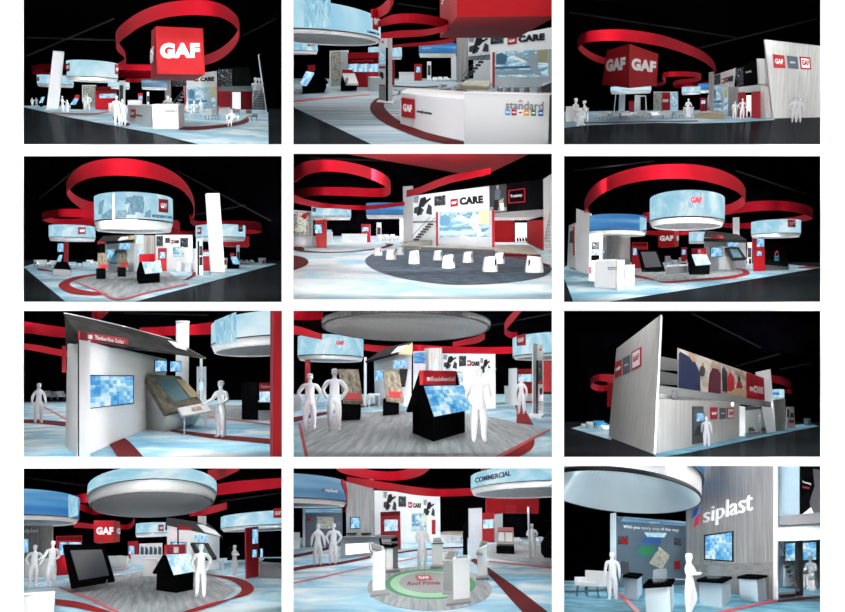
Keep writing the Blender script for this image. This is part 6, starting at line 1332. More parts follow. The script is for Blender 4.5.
t = P.thing('upper_balcony', 'grey upper deck running above the pale wooden wall', 'balcony', (480, 436)); t.slab('deck', [(312, 276), (672, 320), (672, 302), (312, 248)], (458, 410), .3, 'grey'); t.slab('deck_soffit', [(312, 291), (560, 308), (672, 320), (312, 276)], (458, 410), .2, 'white'); t.slab('support_post', [(357, 298), (372, 300), (372, 268), (357, 266)], 452, .2, 'midgrey'); t.slab('deck_light', [(546, 316), (554, 316), (554, 304), (546, 304)], 430, .1, 'glowwhite')
t = P.thing('louvre_screen', 'stacked grey louvre panels behind the big wall', 'wall panel', (345, 440))
for y0, y1 in ((200, 156), (246, 203), (256, 249)): t.slab('louvre_panel', [(314, y0), (375, y0 + 3), (375, y1 + 12), (314, y1)], 438, .2, 'grey')
t = P.thing('photo_banner', 'long photo banner of people with a red end', 'banner', (500, 432)); pl = t.slab('board', [(375, 263), (652, 298), (649, 226), (374, 130)], (446, 404), .2, 'photoroom')
u = t.uu(pl, [(500, 270)])
t.shape('red_field', pl, [[(593, 290), (651, 298), (648, 227), (592, 208)]], 'red', u * .8); t.text(pl, [(615, 273), (644, 277), (644, 256), (615, 250)], 'CARE', 'paper', .05, u * 1.4); t.shape('small_logo', pl, [[(602, 268), (613, 269), (613, 256), (602, 254)]], 'paper', u * 1.4)
t.shape('navy_coat', pl, [[(376, 262), (445, 270), (443, 210), (428, 176), (408, 158), (380, 142), (376, 150)]], 'navy', u * .9); t.shape('maroon_coat', pl, [[(470, 272), (510, 277), (512, 216), (500, 198), (484, 194), (474, 214)]], 'maroon', u * 1.0)
t.shape('dark_figure', pl, [[(441, 220), (456, 222), (460, 200), (452, 184), (444, 192)], [(516, 268), (530, 272), (530, 210), (520, 190), (512, 200)], [(562, 262), (572, 264), (572, 226), (566, 218)]], 'darkgrey', u * 1.1); t.shape('red_figure', pl, [[(530, 268), (552, 272), (552, 224), (540, 206), (532, 222)], [(556, 268), (580, 274), (576, 240), (564, 236)]], 'pinkred', u * 1.2)
t.shape('face', pl, [[(406, 156), (420, 176), (426, 166), (418, 148), (408, 146)], [(478, 192), (490, 192), (488, 176), (480, 174)], [(536, 204), (543, 206), (542, 196), (536, 195)], [(448, 186), (455, 188), (454, 178), (448, 177)]], 'skin', u * 1.3); t.shape('table_top', pl, [[(532, 276), (592, 284), (586, 262), (556, 258)]], 'tan', u * 1.35); t.shape('seam', pl, [[(509, 278), (511, 278), (511, 180), (509, 179)]], 'white2', u * 1.5)
t = wall(P, 'white angled end wall at the right of the banner', [(660, 402), (688, 397), (671, 198), (624, 208)], 'white', .3, row=400)
wall(P, 'pale wooden side wall beyond the white end wall', [(676, 396), (720, 392), (718, 292), (676, 296)], 'greywood', .3)
t = drum(P, 'pale blue drum sign just above the side wall', 676, 716, 292, 298, 262, 290, 378, 'drum'); t.on('dark_band', t.surf, [(677, 280), (700, 281), (700, 272), (677, 272)], 'drumblue')
t = totem(P, 'white totem with black and red pictures at the right', [(722, 388), (750, 386), (746, 318), (722, 318)], None, [([(724, 352), (729, 352), (729, 326), (724, 326)], 'darkgrey', 'plate'), ([(730, 356), (746, 356), (744, 322), (730, 322)], 'paper', 'photo'), ([(731, 370), (746, 370), (746, 360), (731, 360)], 'red', 'red_panel')]); t.shape('dark_picture', t.pl, [[(732, 352), (744, 352), (743, 340), (734, 336)]], 'ink')
t = counter(P, 'small white box at the far right carpet tip', [(778, 378), (798, 378), (800, 374), (782, 374)], 358, 'white', name='display_plinth'); t.on('logo_sign', t.front, [(790, 372), (796, 372), (796, 362), (790, 362)], 'grey')
for x, y, w, h, lb in [(76, 386, 14, 14, 'tiny white chair at the far left carpet tip'), (102, 388, 28, 22, 'white lounge chair second from the left carpet tip'), (128, 389, 34, 26, 'pale blue lounge chair beside the big wall'), (148, 396, 26, 18, 'white low chair touching the big wall')]: chair(P, lb, x, y, w, h, .4, 'white' if 'white' in lb else 'cyan', 'lounge chairs beside the big wall')
person(P, 'stand', 468, 444, 349, 'white figure walking past the doorway', .1)
for a, b, r, lb in [((420, 20), (640, 130), 385, 'dark girder above the photo banner'), ((560, 190), (700, 150), 378, 'dark girder over the white end wall'), ((700, 200), (800, 180), 374, 'dark girder at the far upper right')]: truss(P, lb, a, b, r)
# ================================================================== bottom row, left
P = hall(9, 252)
rig(P, 1.4, front=0.75)
P.floorpoly('floor', [(-10, 490), (852, 490), (852, 296), (-10, 296)], 'cloud')
P.floorpoly('floor', [(128, 396), (316, 478), (500, 478), (650, 430), (690, 400), (600, 352), (400, 340), (200, 372)], 'plank', .012)
P.band('trim_1', [(120, 392), (220, 432), (318, 480)], [(130, 391), (228, 428), (332, 480)], 'pinkred', .02); P.band('trim_2', [(112, 430), (200, 442), (310, 478)], [(112, 448), (200, 462), (262, 478)], 'redmat', .016); P.band('trim_3', [(496, 478), (620, 440), (712, 421), (746, 400), (728, 376), (680, 360), (590, 350)], [(530, 478), (620, 450), (680, 424), (706, 402), (692, 382), (656, 366), (596, 354)], 'redmat', .02); P.band('trim_4', [(180, 344), (300, 338), (350, 330)], [(180, 347), (300, 341), (352, 332)], 'pinkred', .02)
P.ribbon('hanging_ring_canopy', 'red ribbon curling out between the blue and central drums', [(222, 92, 124), (192, 96, 124), (170, 104, 128), (176, 122, 140), (210, 132, 154), (250, 148, 168), (300, 160, 176)], Z(P, 190, 126, 312), n=5); P.ribbon('hanging_ring_canopy', 'flat red ribbon behind the red cube sign', [(170, 184, 202), (240, 192, 207), (310, 194, 209), (350, 190, 207), (366, 170, 190)], Z(P, 310, 209, 302), n=5)
P.ribbon('hanging_ring_canopy', 'wide red ribbon at the upper right edge', [(560, 82, 108), (620, 66, 100), (700, 54, 92), (780, 48, 82), (848, 44, 74)], Z(P, 700, 92, 340)); P.ribbon('hanging_ring_canopy', 'dark red ribbon piece in the top right corner', [(600, 20, 60), (640, 12, 48), (680, 10, 30), (700, 12, 20)], Z(P, 640, 48, 380)); P.ribbon('hanging_ring_canopy', 'low red ribbon just right of the central drum', [(540, 146, 166), (580, 142, 164), (620, 132, 156), (660, 122, 144)], Z(P, 580, 164, 310))
t = drum(P, 'giant lit drum sign filling the top centre', 212, 626, 84, 168, 4, 48, 385, 'drum', 'brushed', .96, ring='white2', maxb=5); 
t = drum(P, 'bright blue drum sign cut by the left edge', -150, 187, 160, 204, 78, 162, 330, 'drumblue', clip=(-28, 400)); t.on('pale_panel', t.surf, [(154, 172), (184, 164), (184, 106), (154, 98)], 'drum', nu=4)
t = drum(P, 'lit drum sign cut by the right edge', 640, 965, 192, 217, 146, 190, 330, 'drum', clip=(500, 850)); t.logo(t.surf, [(810, 172), (838, 172), (838, 140), (810, 142)])
t = drum(P, 'small lit drum sign behind the red cube sign', 368, 472, 222, 236, 186, 220, 310, 'drum'); t.logo(t.surf, [(440, 214), (456, 214), (456, 194), (440, 194)])
t = gaf_cube(P, 'red cube sign with white letters hanging left of centre', [(236, 250), (300, 250), (299, 180), (235, 180)], 345, [(252, 254), (318, 248), (319, 184), (252, 184)], 322); t.text(t.near, [(243, 225), (298, 225), (298, 201), (243, 201)], 'GAF', 'paper', .06); t.text(t.right, [(306, 224), (317, 224), (317, 205), (306, 205)], 'G', 'paper', .05)
# left
t = wall(P, 'brushed grey wall under the blue drum', [(-10, 346), (103, 346), (104, 196), (-10, 196)], 'brushed', .3); t.text(t.pl, [(16, 224), (62, 222), (62, 204), (16, 206)], 'siplast', 'paper', .02); t.on('screen', t.pl, [(10, 282), (26, 282), (26, 240), (10, 240)], 'screen')
t = wall(P, 'low pale wall band behind the two left figures', [(-10, 362), (104, 360), (104, 300), (-10, 302)], 'white2', .2)
t = red_kiosk(P, 'red wall unit with a blue screen behind the touch screen', [(116, 356), (197, 350), (196, 228), (115, 230)], [[(123, 292), (152, 291), (152, 248), (123, 248)]]); t.on('header', t.pl, [(117, 244), (196, 242), (196, 230), (117, 231)], 'darkred'); t.on('screen', t.pl, [(155, 290), (193, 288), (193, 250), (155, 249)], 'screenpale')
counter(P, 'pale counter end cropped in the bottom left corner', [(-8, 488), (106, 484), (108, 450), (-8, 440)], [418, 412, 410, 412], 'white2', lip=6)
person(P, 'hips', 40, 394, 257, 'white translucent woman at far left, hands on hips', .2); person(P, 'reach', 97, 391, 244, 'white translucent man second from the left', -.2)
t = P.thing('touch_screen', 'big black tilted touch screen standing on chrome feet', 'screen', (230, 392)); pl = t.free('frame', [(166, 391, 400), (303, 369, 388), (270, 256, 366), (138, 256, 372)], .07, 'black'); t.on('glass', pl, [(188, 372), (284, 356), (260, 274), (160, 277)], 'gloss')
for x, y in ((182, 386), (278, 372)): t.part('foot', MB().tube([P.q(x, y - 2, 396), P.q(x - 4, y + 12, 392), P.q(x + 8, y + 10, 384)], P.px(392) * 1.6), 'chrome')
counter(P, 'long white counter far behind the touch screen', [(272, 330), (340, 330), (344, 322), (280, 322)], 296, 'white', name='storage_counter')
for x, w, h, lb in [(318, 22, 26, 'white lounge chair behind the counter, left of two'), (338, 20, 22, 'white lounge chair behind the counter, right of two')]: chair(P, lb, x, 318, w, h, .3, 'white', 'white chairs far back')
counter(P, 'long low white desk before the small drum', [(352, 322), (470, 320), (470, 312), (360, 312)], 292, 'white2'); red_kiosk(P, 'slim red kiosk with a blue screen far back', [(344, 309), (376, 308), (376, 245), (344, 247)], [[(346, 288), (366, 288), (366, 260), (346, 260)]])
t = wall(P, 'white shelf wall with small dark products far back', [(380, 304), (454, 302), (454, 252), (380, 254)], 'white', .2); t.shape('product_shape', t.pl, [[(386 + 14 * i, 290), (396 + 14 * i, 290), (396 + 14 * i, 266 + 4 * (i % 2)), (388 + 14 * i, 262)] for i in range(5)], 'teal')
counter(P, 'white cabinet touching the black kiosk on its left', [(392, 358), (430, 360), (440, 348), (400, 346)], [306, 306, 304, 304], 'white', name='storage_counter')
t = gable_kiosk(P, 'black gabled kiosk with a glowing screen in the centre', (498, 413), (552, 402), (500, 386), (434, 404), [356, 344, 330, 346], (458, 290), (532, 288), scr=[(490, 355), (557, 343), (543, 288), (466, 290)]); t.free('side_flap', [(422, 346, 404), (434, 346, 406), (462, 288, 400), (456, 288, 398)], .06, 'black')
pf = t.free('header', [(468, 288, 412), (528, 286, 402), (528, 256, 402), (470, 257, 412)], .08, 'red'); k = len(t.parts) - 1; t.on('small_logo', pf, [(490, 284), (504, 283), (504, 264), (490, 264)], 'paper', parent=k)
person(P, 'hips', 575, 425, 254, 'large white translucent man beside the black kiosk', -.3); person(P, 'phone', 683, 356, 258, 'white translucent woman far back, by the red kiosk', .8)
# house
t = P.thing('house_display', 'white house display with dark roof and small red sign', 'display stand', (550, 342)); pl = t.slab('wall', [(470, 350), (636, 336), (636, 232), (469, 196)], None, .5, 'white')
t.free('roof', [(466, 200, 352), (648, 232, 340), (600, 190, 322), (468, 170, 330)], .14, 'roofdark'); t.free('roof_sheen', [(590, 216, 343), (640, 229, 341), (606, 196, 325), (566, 192, 328)], .04, 'white'); t.slab('corner_post', [(502, 346), (506, 346), (506, 198), (502, 198)], 351, .1, 'ink'); t.free('name_board', [(505, 210, 354), (550, 211, 351), (550, 201, 351), (505, 196, 354)], .06, 'red')  # white patch on the roof stands for its sheen
screen_on(t, pl, [(480, 288), (530, 286), (530, 250), (480, 248)]); t.on('screen', pl, [(557, 246), (574, 246), (574, 227), (557, 226)], 'screen'); t.on('screen', pl, [(577, 247), (594, 247), (594, 229), (577, 228)], 'screen')
t.free('sample_slope', [(572, 302, 362), (628, 298, 358), (600, 252, 346), (545, 250, 350)], .1, 'roofdark'); t.free('solar_panel', [(580, 294, 361), (606, 292, 359.5), (586, 256, 350), (560, 255, 352)], .03, 'teal'); t.block('slope_base', [(548, 346), (580, 350), (596, 342), (556, 338)], [262, 298, 292, 260], 'white2')
table(P, 'small white demo desk right of the house display', 620, 344, 52, 40, .5); totem(P, 'white totem with dark plates behind the house display', [(610, 336), (630, 336), (630, 240), (612, 240)], None, [([(614, 290), (628, 290), (628, 262), (614, 262)], 'photodark', 'photo')])
column(P, 'short white column top above the dark roof', [(568, 316), (594, 316), (594, 166), (568, 166)], .4)
# right
red_kiosk(P, 'tall red kiosk with two blue screens at the right', [(722, 366), (762, 358), (760, 199), (720, 204)], [[(738, 256), (758, 254), (758, 206), (738, 208)], [(738, 299), (754, 298), (754, 272), (738, 273)]])
t = P.thing('display_trough', 'dark wedge shaped display trough at the right edge', 'display stand', (800, 364)); t.block('box', [(763, 362), (846, 366), (848, 346), (772, 344)], [318, 336, 316, 312], 'midgrey'); t.free('black_deck', [(764, 318, 363), (846, 336, 366), (846, 300, 346), (780, 300, 346)], .1, 'black'); t.slab('back_panel', [(660, 312), (724, 312), (724, 262), (664, 262)], 318, .1, 'black')
screen_on(t, Plane(P, P.q(760, 300, 350), P.q(780, 300, 350), P.q(760, 260, 350)), [(764, 300), (776, 300), (776, 268), (764, 268)])
truss(P, 'dark girder at the top left', (14, 44), (210, 70), 330); truss(P, 'dark girder at the right under the wide ribbon', (640, 120), (848, 90), 320)
# ================================================================== bottom row, middle
P = hall(10, 184)
rig(P, 1.4, front=0.55)
P.floorpoly('floor', [(-6, 490), (852, 490), (852, 230), (-6, 230)], 'cloudbright')
P.floorpoly('floor', [(590, 262), (640, 300), (852, 330), (852, 262), (700, 250)], 'plank', .01)
P.band('trim_1', [(-6, 333), (60, 322), (160, 311), (258, 292)], [(-6, 346), (60, 332), (160, 320), (258, 300)], 'darkred', .012); P.band('trim_2', [(-6, 292), (60, 280), (124, 262)], [(-6, 302), (60, 289), (126, 272)], 'darkred', .012); P.band('trim_3', [(-6, 381), (120, 354), (262, 323), (400, 298), (520, 270)], [(-6, 385), (120, 358), (262, 326), (400, 301), (520, 273)], 'pinkred', .014); P.band('trim_4', [(634, 308), (740, 318), (852, 329)], [(634, 312), (740, 323), (852, 335)], 'pinkred', .014)
P.band('trim_5', [(574, 306), (634, 354), (712, 440), (760, 490)], [(590, 300), (644, 338), (730, 400), (846, 490)], 'darkred', .014); P.band('trim_6', [(300, 288), (420, 270), (560, 262)], [(300, 293), (420, 275), (560, 267)], 'darkred', .012)
t = P.thing('round_platform', 'round grey turntable floor with a green ring and red logo', 'platform', (442, 400))
def disc(name, xl, xr, yn, yf, z, m, n=48, inner=None):
    c0, c1 = P.fl((xl + xr) / 2, yn, z), P.fl((xl + xr) / 2, yf, z); cy = (c0.y + c1.y) / 2; b = (c1.y - c0.y) / 2; a = P.fl(xr, (yn + yf) / 2 - 4, z).x - P.fl((xl + xr) / 2, (yn + yf) / 2 - 4, z).x
    C = Vector(((c0.x + c1.x) / 2, cy, z)); top = ell(C, a, b, z, n)
    if inner: top2 = ell(C, a * inner, b * inner, z, n); t.part(name, MB().rings([[p - Vector((0, 0, .015)) for p in top], top, top2, [p - Vector((0, 0, .015)) for p in top2]], False, False, False), m)
    else: t.part(name, MB().rings([[p - Vector((0, 0, .03)) for p in top], top], True, True, False), m)
    return C, a, b
disc('deck', 237, 648, 466, 326, .012, 'plank'); C, a, b = disc('dark_green_ring', 300, 592, 430, 336, .017, 'green', 48, .86); disc('pale_green_ring', 318, 574, 425, 340, .022, 'palegreen', 48, .76); disc('centre_disc', 348, 545, 410, 346, .027, 'grey')
fp = Plane(P, Vector((0, C.y, .028)), Vector((1, C.y, .028)), Vector((0, C.y + 1, .028))); t.on('logo_sign', fp, [(406, 372), (456, 370), (446, 354), (398, 356)], 'red', .006, .004); k = len(t.parts) - 1; t.text(fp, [(412, 367), (446, 366), (440, 358), (406, 359)], 'GAF', 'paper', .05, .01, .003, parent=k); t.text(fp, [(372, 388), (480, 384), (474, 373), (378, 376)], 'Roof Points', 'redmat', .01, .008, .003)
P.ribbon('hanging_ring_canopy', 'red ring bottom curving across the top edge', [(140, 2, 10), (160, 4, 26), (200, 6, 38), (270, 22, 50), (350, 22, 52), (410, 6, 40), (440, 4, 22), (448, 2, 12)], Z(P, 300, 52, 300)); P.ribbon('hanging_ring_canopy', 'long red ribbon running to the right drum', [(180, 40, 56), (265, 52, 78), (330, 63, 87), (400, 73, 99), (480, 80, 104), (584, 77, 101)], Z(P, 400, 99, 270)); P.ribbon('hanging_ring_canopy', 'thin red ribbon tip behind the left slate drum', [(162, 48, 62), (176, 62, 100), (182, 100, 150), (168, 130, 158)], Z(P, 176, 150, 240), n=5)
t = drum(P, 'slate blue drum sign at the left edge', -150, 181, 112, 142, 28, 106, 262, 'drumslate', clip=(-6, 400)); t.text(t.surf, [(110, 90), (150, 95), (150, 82), (110, 77)], 'siplast', 'paper', .02); t.shape('small_mark', t.surf, [[(98, 88), (104, 84), (108, 78), (101, 80)]], 'red')
t = drum(P, 'big lit drum sign in the top right corner', 577, 985, 62, 109, -3, 52, 330, 'drum', 'soffit', .96, clip=(500, 850)); t.text(t.surf, [(592, 61), (706, 37), (706, 20), (592, 44)], 'COMMERCIAL', 'navy', .03); t.on('logo_sign', t.surf, [(610, 22), (632, 16), (632, -1), (610, 4)], 'pinkred', nu=3)
# left background
t = wall(P, 'slate graphic wall with coloured pictures at left', [(46, 266), (167, 262), (166, 140), (46, 142)], 'slate', .2); t.on('photo', t.pl, [(84, 206), (138, 206), (138, 168), (84, 168)], 'photocolour'); t.on('header', t.pl, [(48, 156), (164, 154), (164, 142), (48, 144)], 'drumslate'); t.on('small_photo', t.pl, [(54, 182), (64, 182), (64, 170), (54, 170)], 'red'); t.on('edge_frame', t.pl, [(40, 266), (47, 266), (47, 138), (40, 138)], 'white2')
wall(P, 'pale low wall at the far left edge', [(-6, 276), (30, 270), (30, 218), (-6, 218)], 'white2', .2)
t = wall(P, 'tall brushed steel wall behind the grey counter', [(180, 262), (267, 258), (265, 48), (178, 58)], 'brushed', .4); screen_on(t, t.pl, [(191, 207), (223, 206), (223, 169), (191, 170)])
for x, lb in [(182, 'black topped white pedestal left of two before the steel wall'), (228, 'black topped white pedestal right of two before the steel wall')]:
    t = P.thing('display_plinth', lb, 'pedestal', (x + 12, 266), 'pedestals before the steel wall'); t.block('body', [(x, 273), (x + 26, 273), (x + 28, 268), (x + 4, 268)], 224, 'white'); t.block('top', [(x - 2, 274), (x + 29, 274), (x + 31, 267), (x + 2, 267)], 220, 'black', z0=224)
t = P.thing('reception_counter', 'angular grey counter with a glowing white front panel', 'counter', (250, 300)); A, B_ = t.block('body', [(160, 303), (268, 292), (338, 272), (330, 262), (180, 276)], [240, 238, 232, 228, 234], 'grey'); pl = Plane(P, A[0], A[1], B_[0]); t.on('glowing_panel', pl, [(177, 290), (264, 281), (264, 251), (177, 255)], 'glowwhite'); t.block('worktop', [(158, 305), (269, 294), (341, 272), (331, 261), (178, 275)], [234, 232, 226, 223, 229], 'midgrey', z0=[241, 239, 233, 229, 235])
t = red_kiosk(P, 'red kiosk with a large blue screen behind the counter', [(290, 276), (353, 272), (351, 150), (288, 153)], [[(299, 216), (344, 214), (344, 176), (299, 176)]], sm='screenpale'); t.on('header', t.pl, [(289, 166), (350, 163), (350, 152), (289, 154)], 'darkred')
# presentation wall
t = wall(P, 'white presentation wall with a black and white photo', [(270, 252), (480, 252), (478, 96), (268, 84)], 'paper', .3); t.pic(t.pl, [(298, 150), (340, 150), (340, 92), (298, 88)], 'roofers'); t.on('dark_letters', t.pl, [(346, 136), (370, 137), (370, 104), (346, 102)], 'photodark'); t.logo(t.pl, [(377, 139), (390, 140), (390, 122), (377, 121)]); t.text(t.pl, [(392, 140), (418, 140), (418, 125), (392, 124)], 'CARE', 'ink', .07); t.pic(t.pl, [(426, 166), (462, 168), (462, 118), (426, 114)], 'roofers'); t.pic(t.pl, [(388, 214), (436, 214), (436, 158), (388, 156)], 'roofer', 'photo_screen'); t.on('red_edge', t.pl, [(452, 224), (464, 224), (464, 178), (452, 178)], 'red')
for i, (x, y, lb) in enumerate([(366, 250, 'white tub stool far back, left of the centre figure'), (462, 250, 'white tub stool far back, just right of the centre figure'), (510, 252, 'white tub stool far back, before the pale platform'), (540, 252, 'white tub stool far back, next to the white slab')]): stool(P, lb, x, y, 20, 24, 1, 'tub stools far back')
t = P.thing('stage_platform', 'pale stage platform left of the white slab', 'platform', (520, 244)); t.block('deck', [(474, 244), (560, 246), (552, 238), (490, 237)], [222, 226, 214, 214], 'wood'); t.block('fascia', [(474, 245), (560, 247), (560, 246), (474, 244)], [226, 230, 229, 225], 'white2')
# right background
t = wall(P, 'tall white slab standing behind the pedestals', [(571, 302), (613, 304), (612, 140), (570, 142)], 'white', .3)
t = P.thing('tilted_sign', 'black tilted sign edge behind the white slab', 'sign', (562, 288)); t.free('board', [(556, 236, 290), (566, 238, 288), (568, 174, 284), (558, 196, 286)], .1, 'black'); t.slab('post', [(552, 290), (566, 290), (566, 236), (552, 236)], None, .2, 'black')
t = red_kiosk(P, 'red wall with pale blue screens right of the white slab', [(612, 250), (652, 250), (652, 154), (612, 156)], [], th=.3); t.on('screen_strip', t.pl, [(616, 206), (650, 204), (650, 176), (616, 178)], 'screenband'); wall(P, 'pale glass panel right of the red wall', [(652, 250), (678, 250), (678, 158), (652, 160)], 'acrylic', .1)
t = P.thing('hanging_cube_sign', 'red hanging box far back under the right drum', 'hanging sign', P.q(700, 156, 250)); t.slab('face', [(626, 156), (792, 158), (794, 108), (626, 110)], 248, 1.0, 'cubered'); t.slab('red_inset', [(690, 157), (722, 157), (722, 130), (690, 130)], 248.4, .1, 'red')  # second slab is a plate in a slightly brighter red
t = P.thing('book_stand', 'dark stand holding open white sample books', 'display stand', (686, 284)); t.block('base', [(658, 286), (716, 288), (712, 274), (668, 272)], [262, 264, 258, 257], 'black'); pl = t.free('sloped_board', [(658, 254, 286), (715, 256, 286), (712, 203, 276), (662, 202, 276)], .08, 'darkwood'); t.on('header', pl, [(662, 216), (713, 217), (712, 204), (662, 203)], 'red')
t.on('open_book', pl, [(664, 246), (684, 248), (682, 220), (666, 219)], 'paper'); t.on('open_book', pl, [(688, 248), (710, 249), (708, 221), (688, 220)], 'paper')
t = gable_kiosk(P, 'black gabled kiosk cut by the right edge', (812, 300), (850, 302), (850, 280), (800, 284), [262, 262, 250, 252], (834, 200), (850, 200))
for x, w, h, lb in [(728, 22, 22, 'white chair far back, left of the pole figure'), (800, 24, 24, 'white chair far back, right of the pole figure')]: chair(P, lb, x, 256, w, h, .4, 'white', 'white chairs far back')
t = P.thing('light_stand', 'tall thin white pole in front of the right figure', 'pole', (768, 300)); b0 = P.fl(764, 299); r = P.px(299) * 3; t.part('pole', MB().lathe(b0, [(r, 0), (r, (P.up(b0, 136) - b0).z)], 12), 'white'); t.part('foot', MB().lathe(b0, [(r * 3, 0), (r * 3, r)], 16), 'white2')
person(P, 'woman', 87, 324, 190, 'white translucent woman at left before the counter', .3); person(P, 'hips', 137, 320, 189, 'white translucent man at left before the counter', -.2); person(P, 'reach', 421, 340, 190, 'white translucent figure standing at the back of the turntable', .5); person(P, 'arms', 774, 294, 190, 'white translucent figure far right behind the thin pole', -.2)
# pedestals on the turntable
def lectern(label, foot, top_row, head, base, mcol='white', mhead='chrome', rows=None):
    t = P.thing('touch_lectern', label, 'lectern', foot[0], 'touch screen lecterns')
    t.block('base', base, [base[i][1] - 9 for i in range(4)], 'grey'); t.block('column', foot, top_row, mcol, z0=[f[1] - 8 for f in foot])
    pl = t.free('screen_head', head, .05, mhead)
    q = [(x, y) for x, y, r in head]; c = (sum(x for x, y in q) / 4, sum(y for x, y in q) / 4); t.on('glass', pl, [(c[0] + (x - c[0]) * .7, c[1] + (y - c[1]) * .7) for x, y in q], 'midgrey')
    return t
lectern('white lectern with tilted grey top, front left', [(263, 414), (303, 410), (300, 398), (266, 402)], [282, 276, 270, 272], [(256, 274, 412), (300, 284, 410), (298, 262, 398), (252, 250, 402)], [(257, 426), (318, 420), (308, 402), (262, 406)])
t = lectern('dark framed lectern with two black tops, behind the front left one', [(300, 344), (344, 342), (342, 334), (302, 336)], [250, 248, 244, 246], [(288, 258, 346), (330, 262, 346), (328, 238, 336), (284, 236, 338)], [(294, 350), (350, 346), (346, 334), (300, 338)], 'midgrey', 'black'); t.free('screen_head', [(332, 262, 345), (346, 256, 342), (342, 232, 334), (328, 236, 338)], .05, 'black'); t.slab('pale_panel', [(306, 336), (328, 336), (328, 270), (306, 270)], 345, .02, 'white')
lectern('white lectern at the back edge of the turntable', [(452, 330), (488, 330), (488, 322), (456, 322)], [250, 248, 244, 246], [(450, 252, 332), (490, 250, 331), (486, 234, 324), (452, 236, 324)], [(448, 336), (494, 335), (490, 322), (454, 323)])
t = lectern('white lectern front and centre on the turntable', [(521, 442), (574, 436), (572, 420), (524, 424)], [302, 298, 296, 298], [(520, 304, 444), (576, 300, 438), (572, 294, 420), (524, 296, 424)], [(498, 456), (578, 446), (576, 420), (504, 424)], 'white', 'white')
lectern('grey lectern just behind the front centre one', [(489, 412), (520, 414), (520, 402), (494, 402)], [304, 306, 284, 282], [(486, 308, 414), (518, 310, 416), (536, 276, 404), (506, 274, 402)], [(486, 420), (524, 420), (522, 402), (492, 402)], 'grey', 'brushed')
lectern('white lectern at the right edge of the turntable', [(598, 366), (630, 364), (628, 352), (600, 354)], [272, 262, 254, 262], [(594, 284, 368), (614, 288, 366), (632, 248, 354), (610, 244, 354)], [(594, 372), (634, 370), (632, 352), (598, 356)], 'white', 'brushed')
# ================================================================== bottom row, right
P = hall(11, 308)
rig(P, 1.4, front=0.8)
P.floorpoly('floor', [(-4, 490), (872, 490), (872, 372), (-4, 372)], 'bluecarpet')
P.band('trim_1', [(156, 396), (200, 430), (244, 476)], [(168, 396), (212, 428), (262, 476)], 'pinkred', .02, 4); P.band('trim_2', [(480, 474), (600, 450), (694, 430)], [(500, 478), (604, 456), (694, 436)], 'pinkred', .02, 4); P.band('trim_3', [(-4, 404), (80, 402), (150, 398)], [(-4, 410), (80, 408), (150, 403)], 'ink', .012, 4); P.band('trim_4', [(694, 434), (760, 426), (850, 418)], [(694, 440), (760, 433), (850, 424)], 'darkred', .02, 4)
# ring drum overhead, open at the top
t = P.thing('hanging_drum_sign', 'huge white drum overhead showing its bright inside', 'hanging sign', P.q(220, 150, 400)); z = P.q(220, 150, 398).z
n_ = P.fl(200, 20, z); f_ = P.fl(200, 158, z); cy = (n_.y + f_.y) / 2; b = (f_.y - n_.y) / 2; c = Vector((P.y(194, 90, cy).x, cy, z)); a = 0.5
for _ in range(6):
    xs = [P.back(p)[0] for p in ell(c, a, b, z)]; a *= (452 - (-66)) / (max(xs) - min(xs)); c.x += (193 - (max(xs) + min(xs)) / 2) * cy / F / P.K
ok = [P.back(p)[0] > -2 for p in ell(c, a, b, z, 720)]; st = next(i for i in range(720) if ok[i] and not ok[i - 1]); ln = next(i for i in range(1, 721) if not ok[(st + i) % 720]); rng = (2 * math.pi * st / 720, 2 * math.pi * (st + ln - 1) / 720)
E = lambda f, zz: ell(c, a * f, b * f, zz, 48, rng)
hh = (P.up(Vector((c.x + a * .9, cy, z)), 20) - Vector((c.x + a * .9, cy, z))).z
t.part('bottom_rim', MB().rings([E(1.0, z), E(1.0, z + hh * .1), E(.985, z + hh * .1), E(.985, z)], False, False), 'trim')
def EC(f, zz):                                             # the drum runs up into the roof where it meets it
    return [Vector((p.x, p.y, min(p.z, P.up(Vector((p.x, p.y, 0)), -3).z))) for p in E(f, zz)]
t.part('lower_ring', MB().rings([EC(1.0, z + hh * .1), EC(1.01, z + hh * .62), EC(.985, z + hh * .62), EC(.985, z + hh * .1)], False, False), 'ringglow'); t.part('trim_line', MB().rings([EC(1.045, z + hh * .6), EC(1.045, z + hh * .68), EC(.98, z + hh * .68), EC(.98, z + hh * .6)], False, False), 'trim')
t.part('lit_skirt', MB().rings([EC(1.04, z + hh * .66), EC(1.06, z + hh * 1.5), EC(1.0, z + hh * 1.5), EC(1.0, z + hh * .66)], False, False), 'drumblue')
t.part('inner_cone', MB().rings([EC(.985, z + hh * .02), EC(.78, z + hh * .8), EC(.5, z + hh * 1.7), EC(.49, z + hh * 1.7), EC(.77, z + hh * .83), EC(.98, z + hh * .06)], False, False), 'acrylicwhite')
ld = bpy.data.lights.new('drum_lamp', 'POINT'); ld.energy = 39.5 * (a * .8) ** 2 * 1.7; ld.shadow_soft_size = .05; lo_ = bpy.data.objects.new('drum_lamp', ld); COL.objects.link(lo_); lo_.location = P.W(Vector((c.x + a * .1, cy - b * .1, z + hh * .45)))
P.ribbon('hanging_ring_canopy', 'red ribbon glimpsed through the open drum top', [(150, 8, 16), (190, 8, 22), (250, 10, 26), (310, 12, 28)], Z(P, 250, 26, 372))
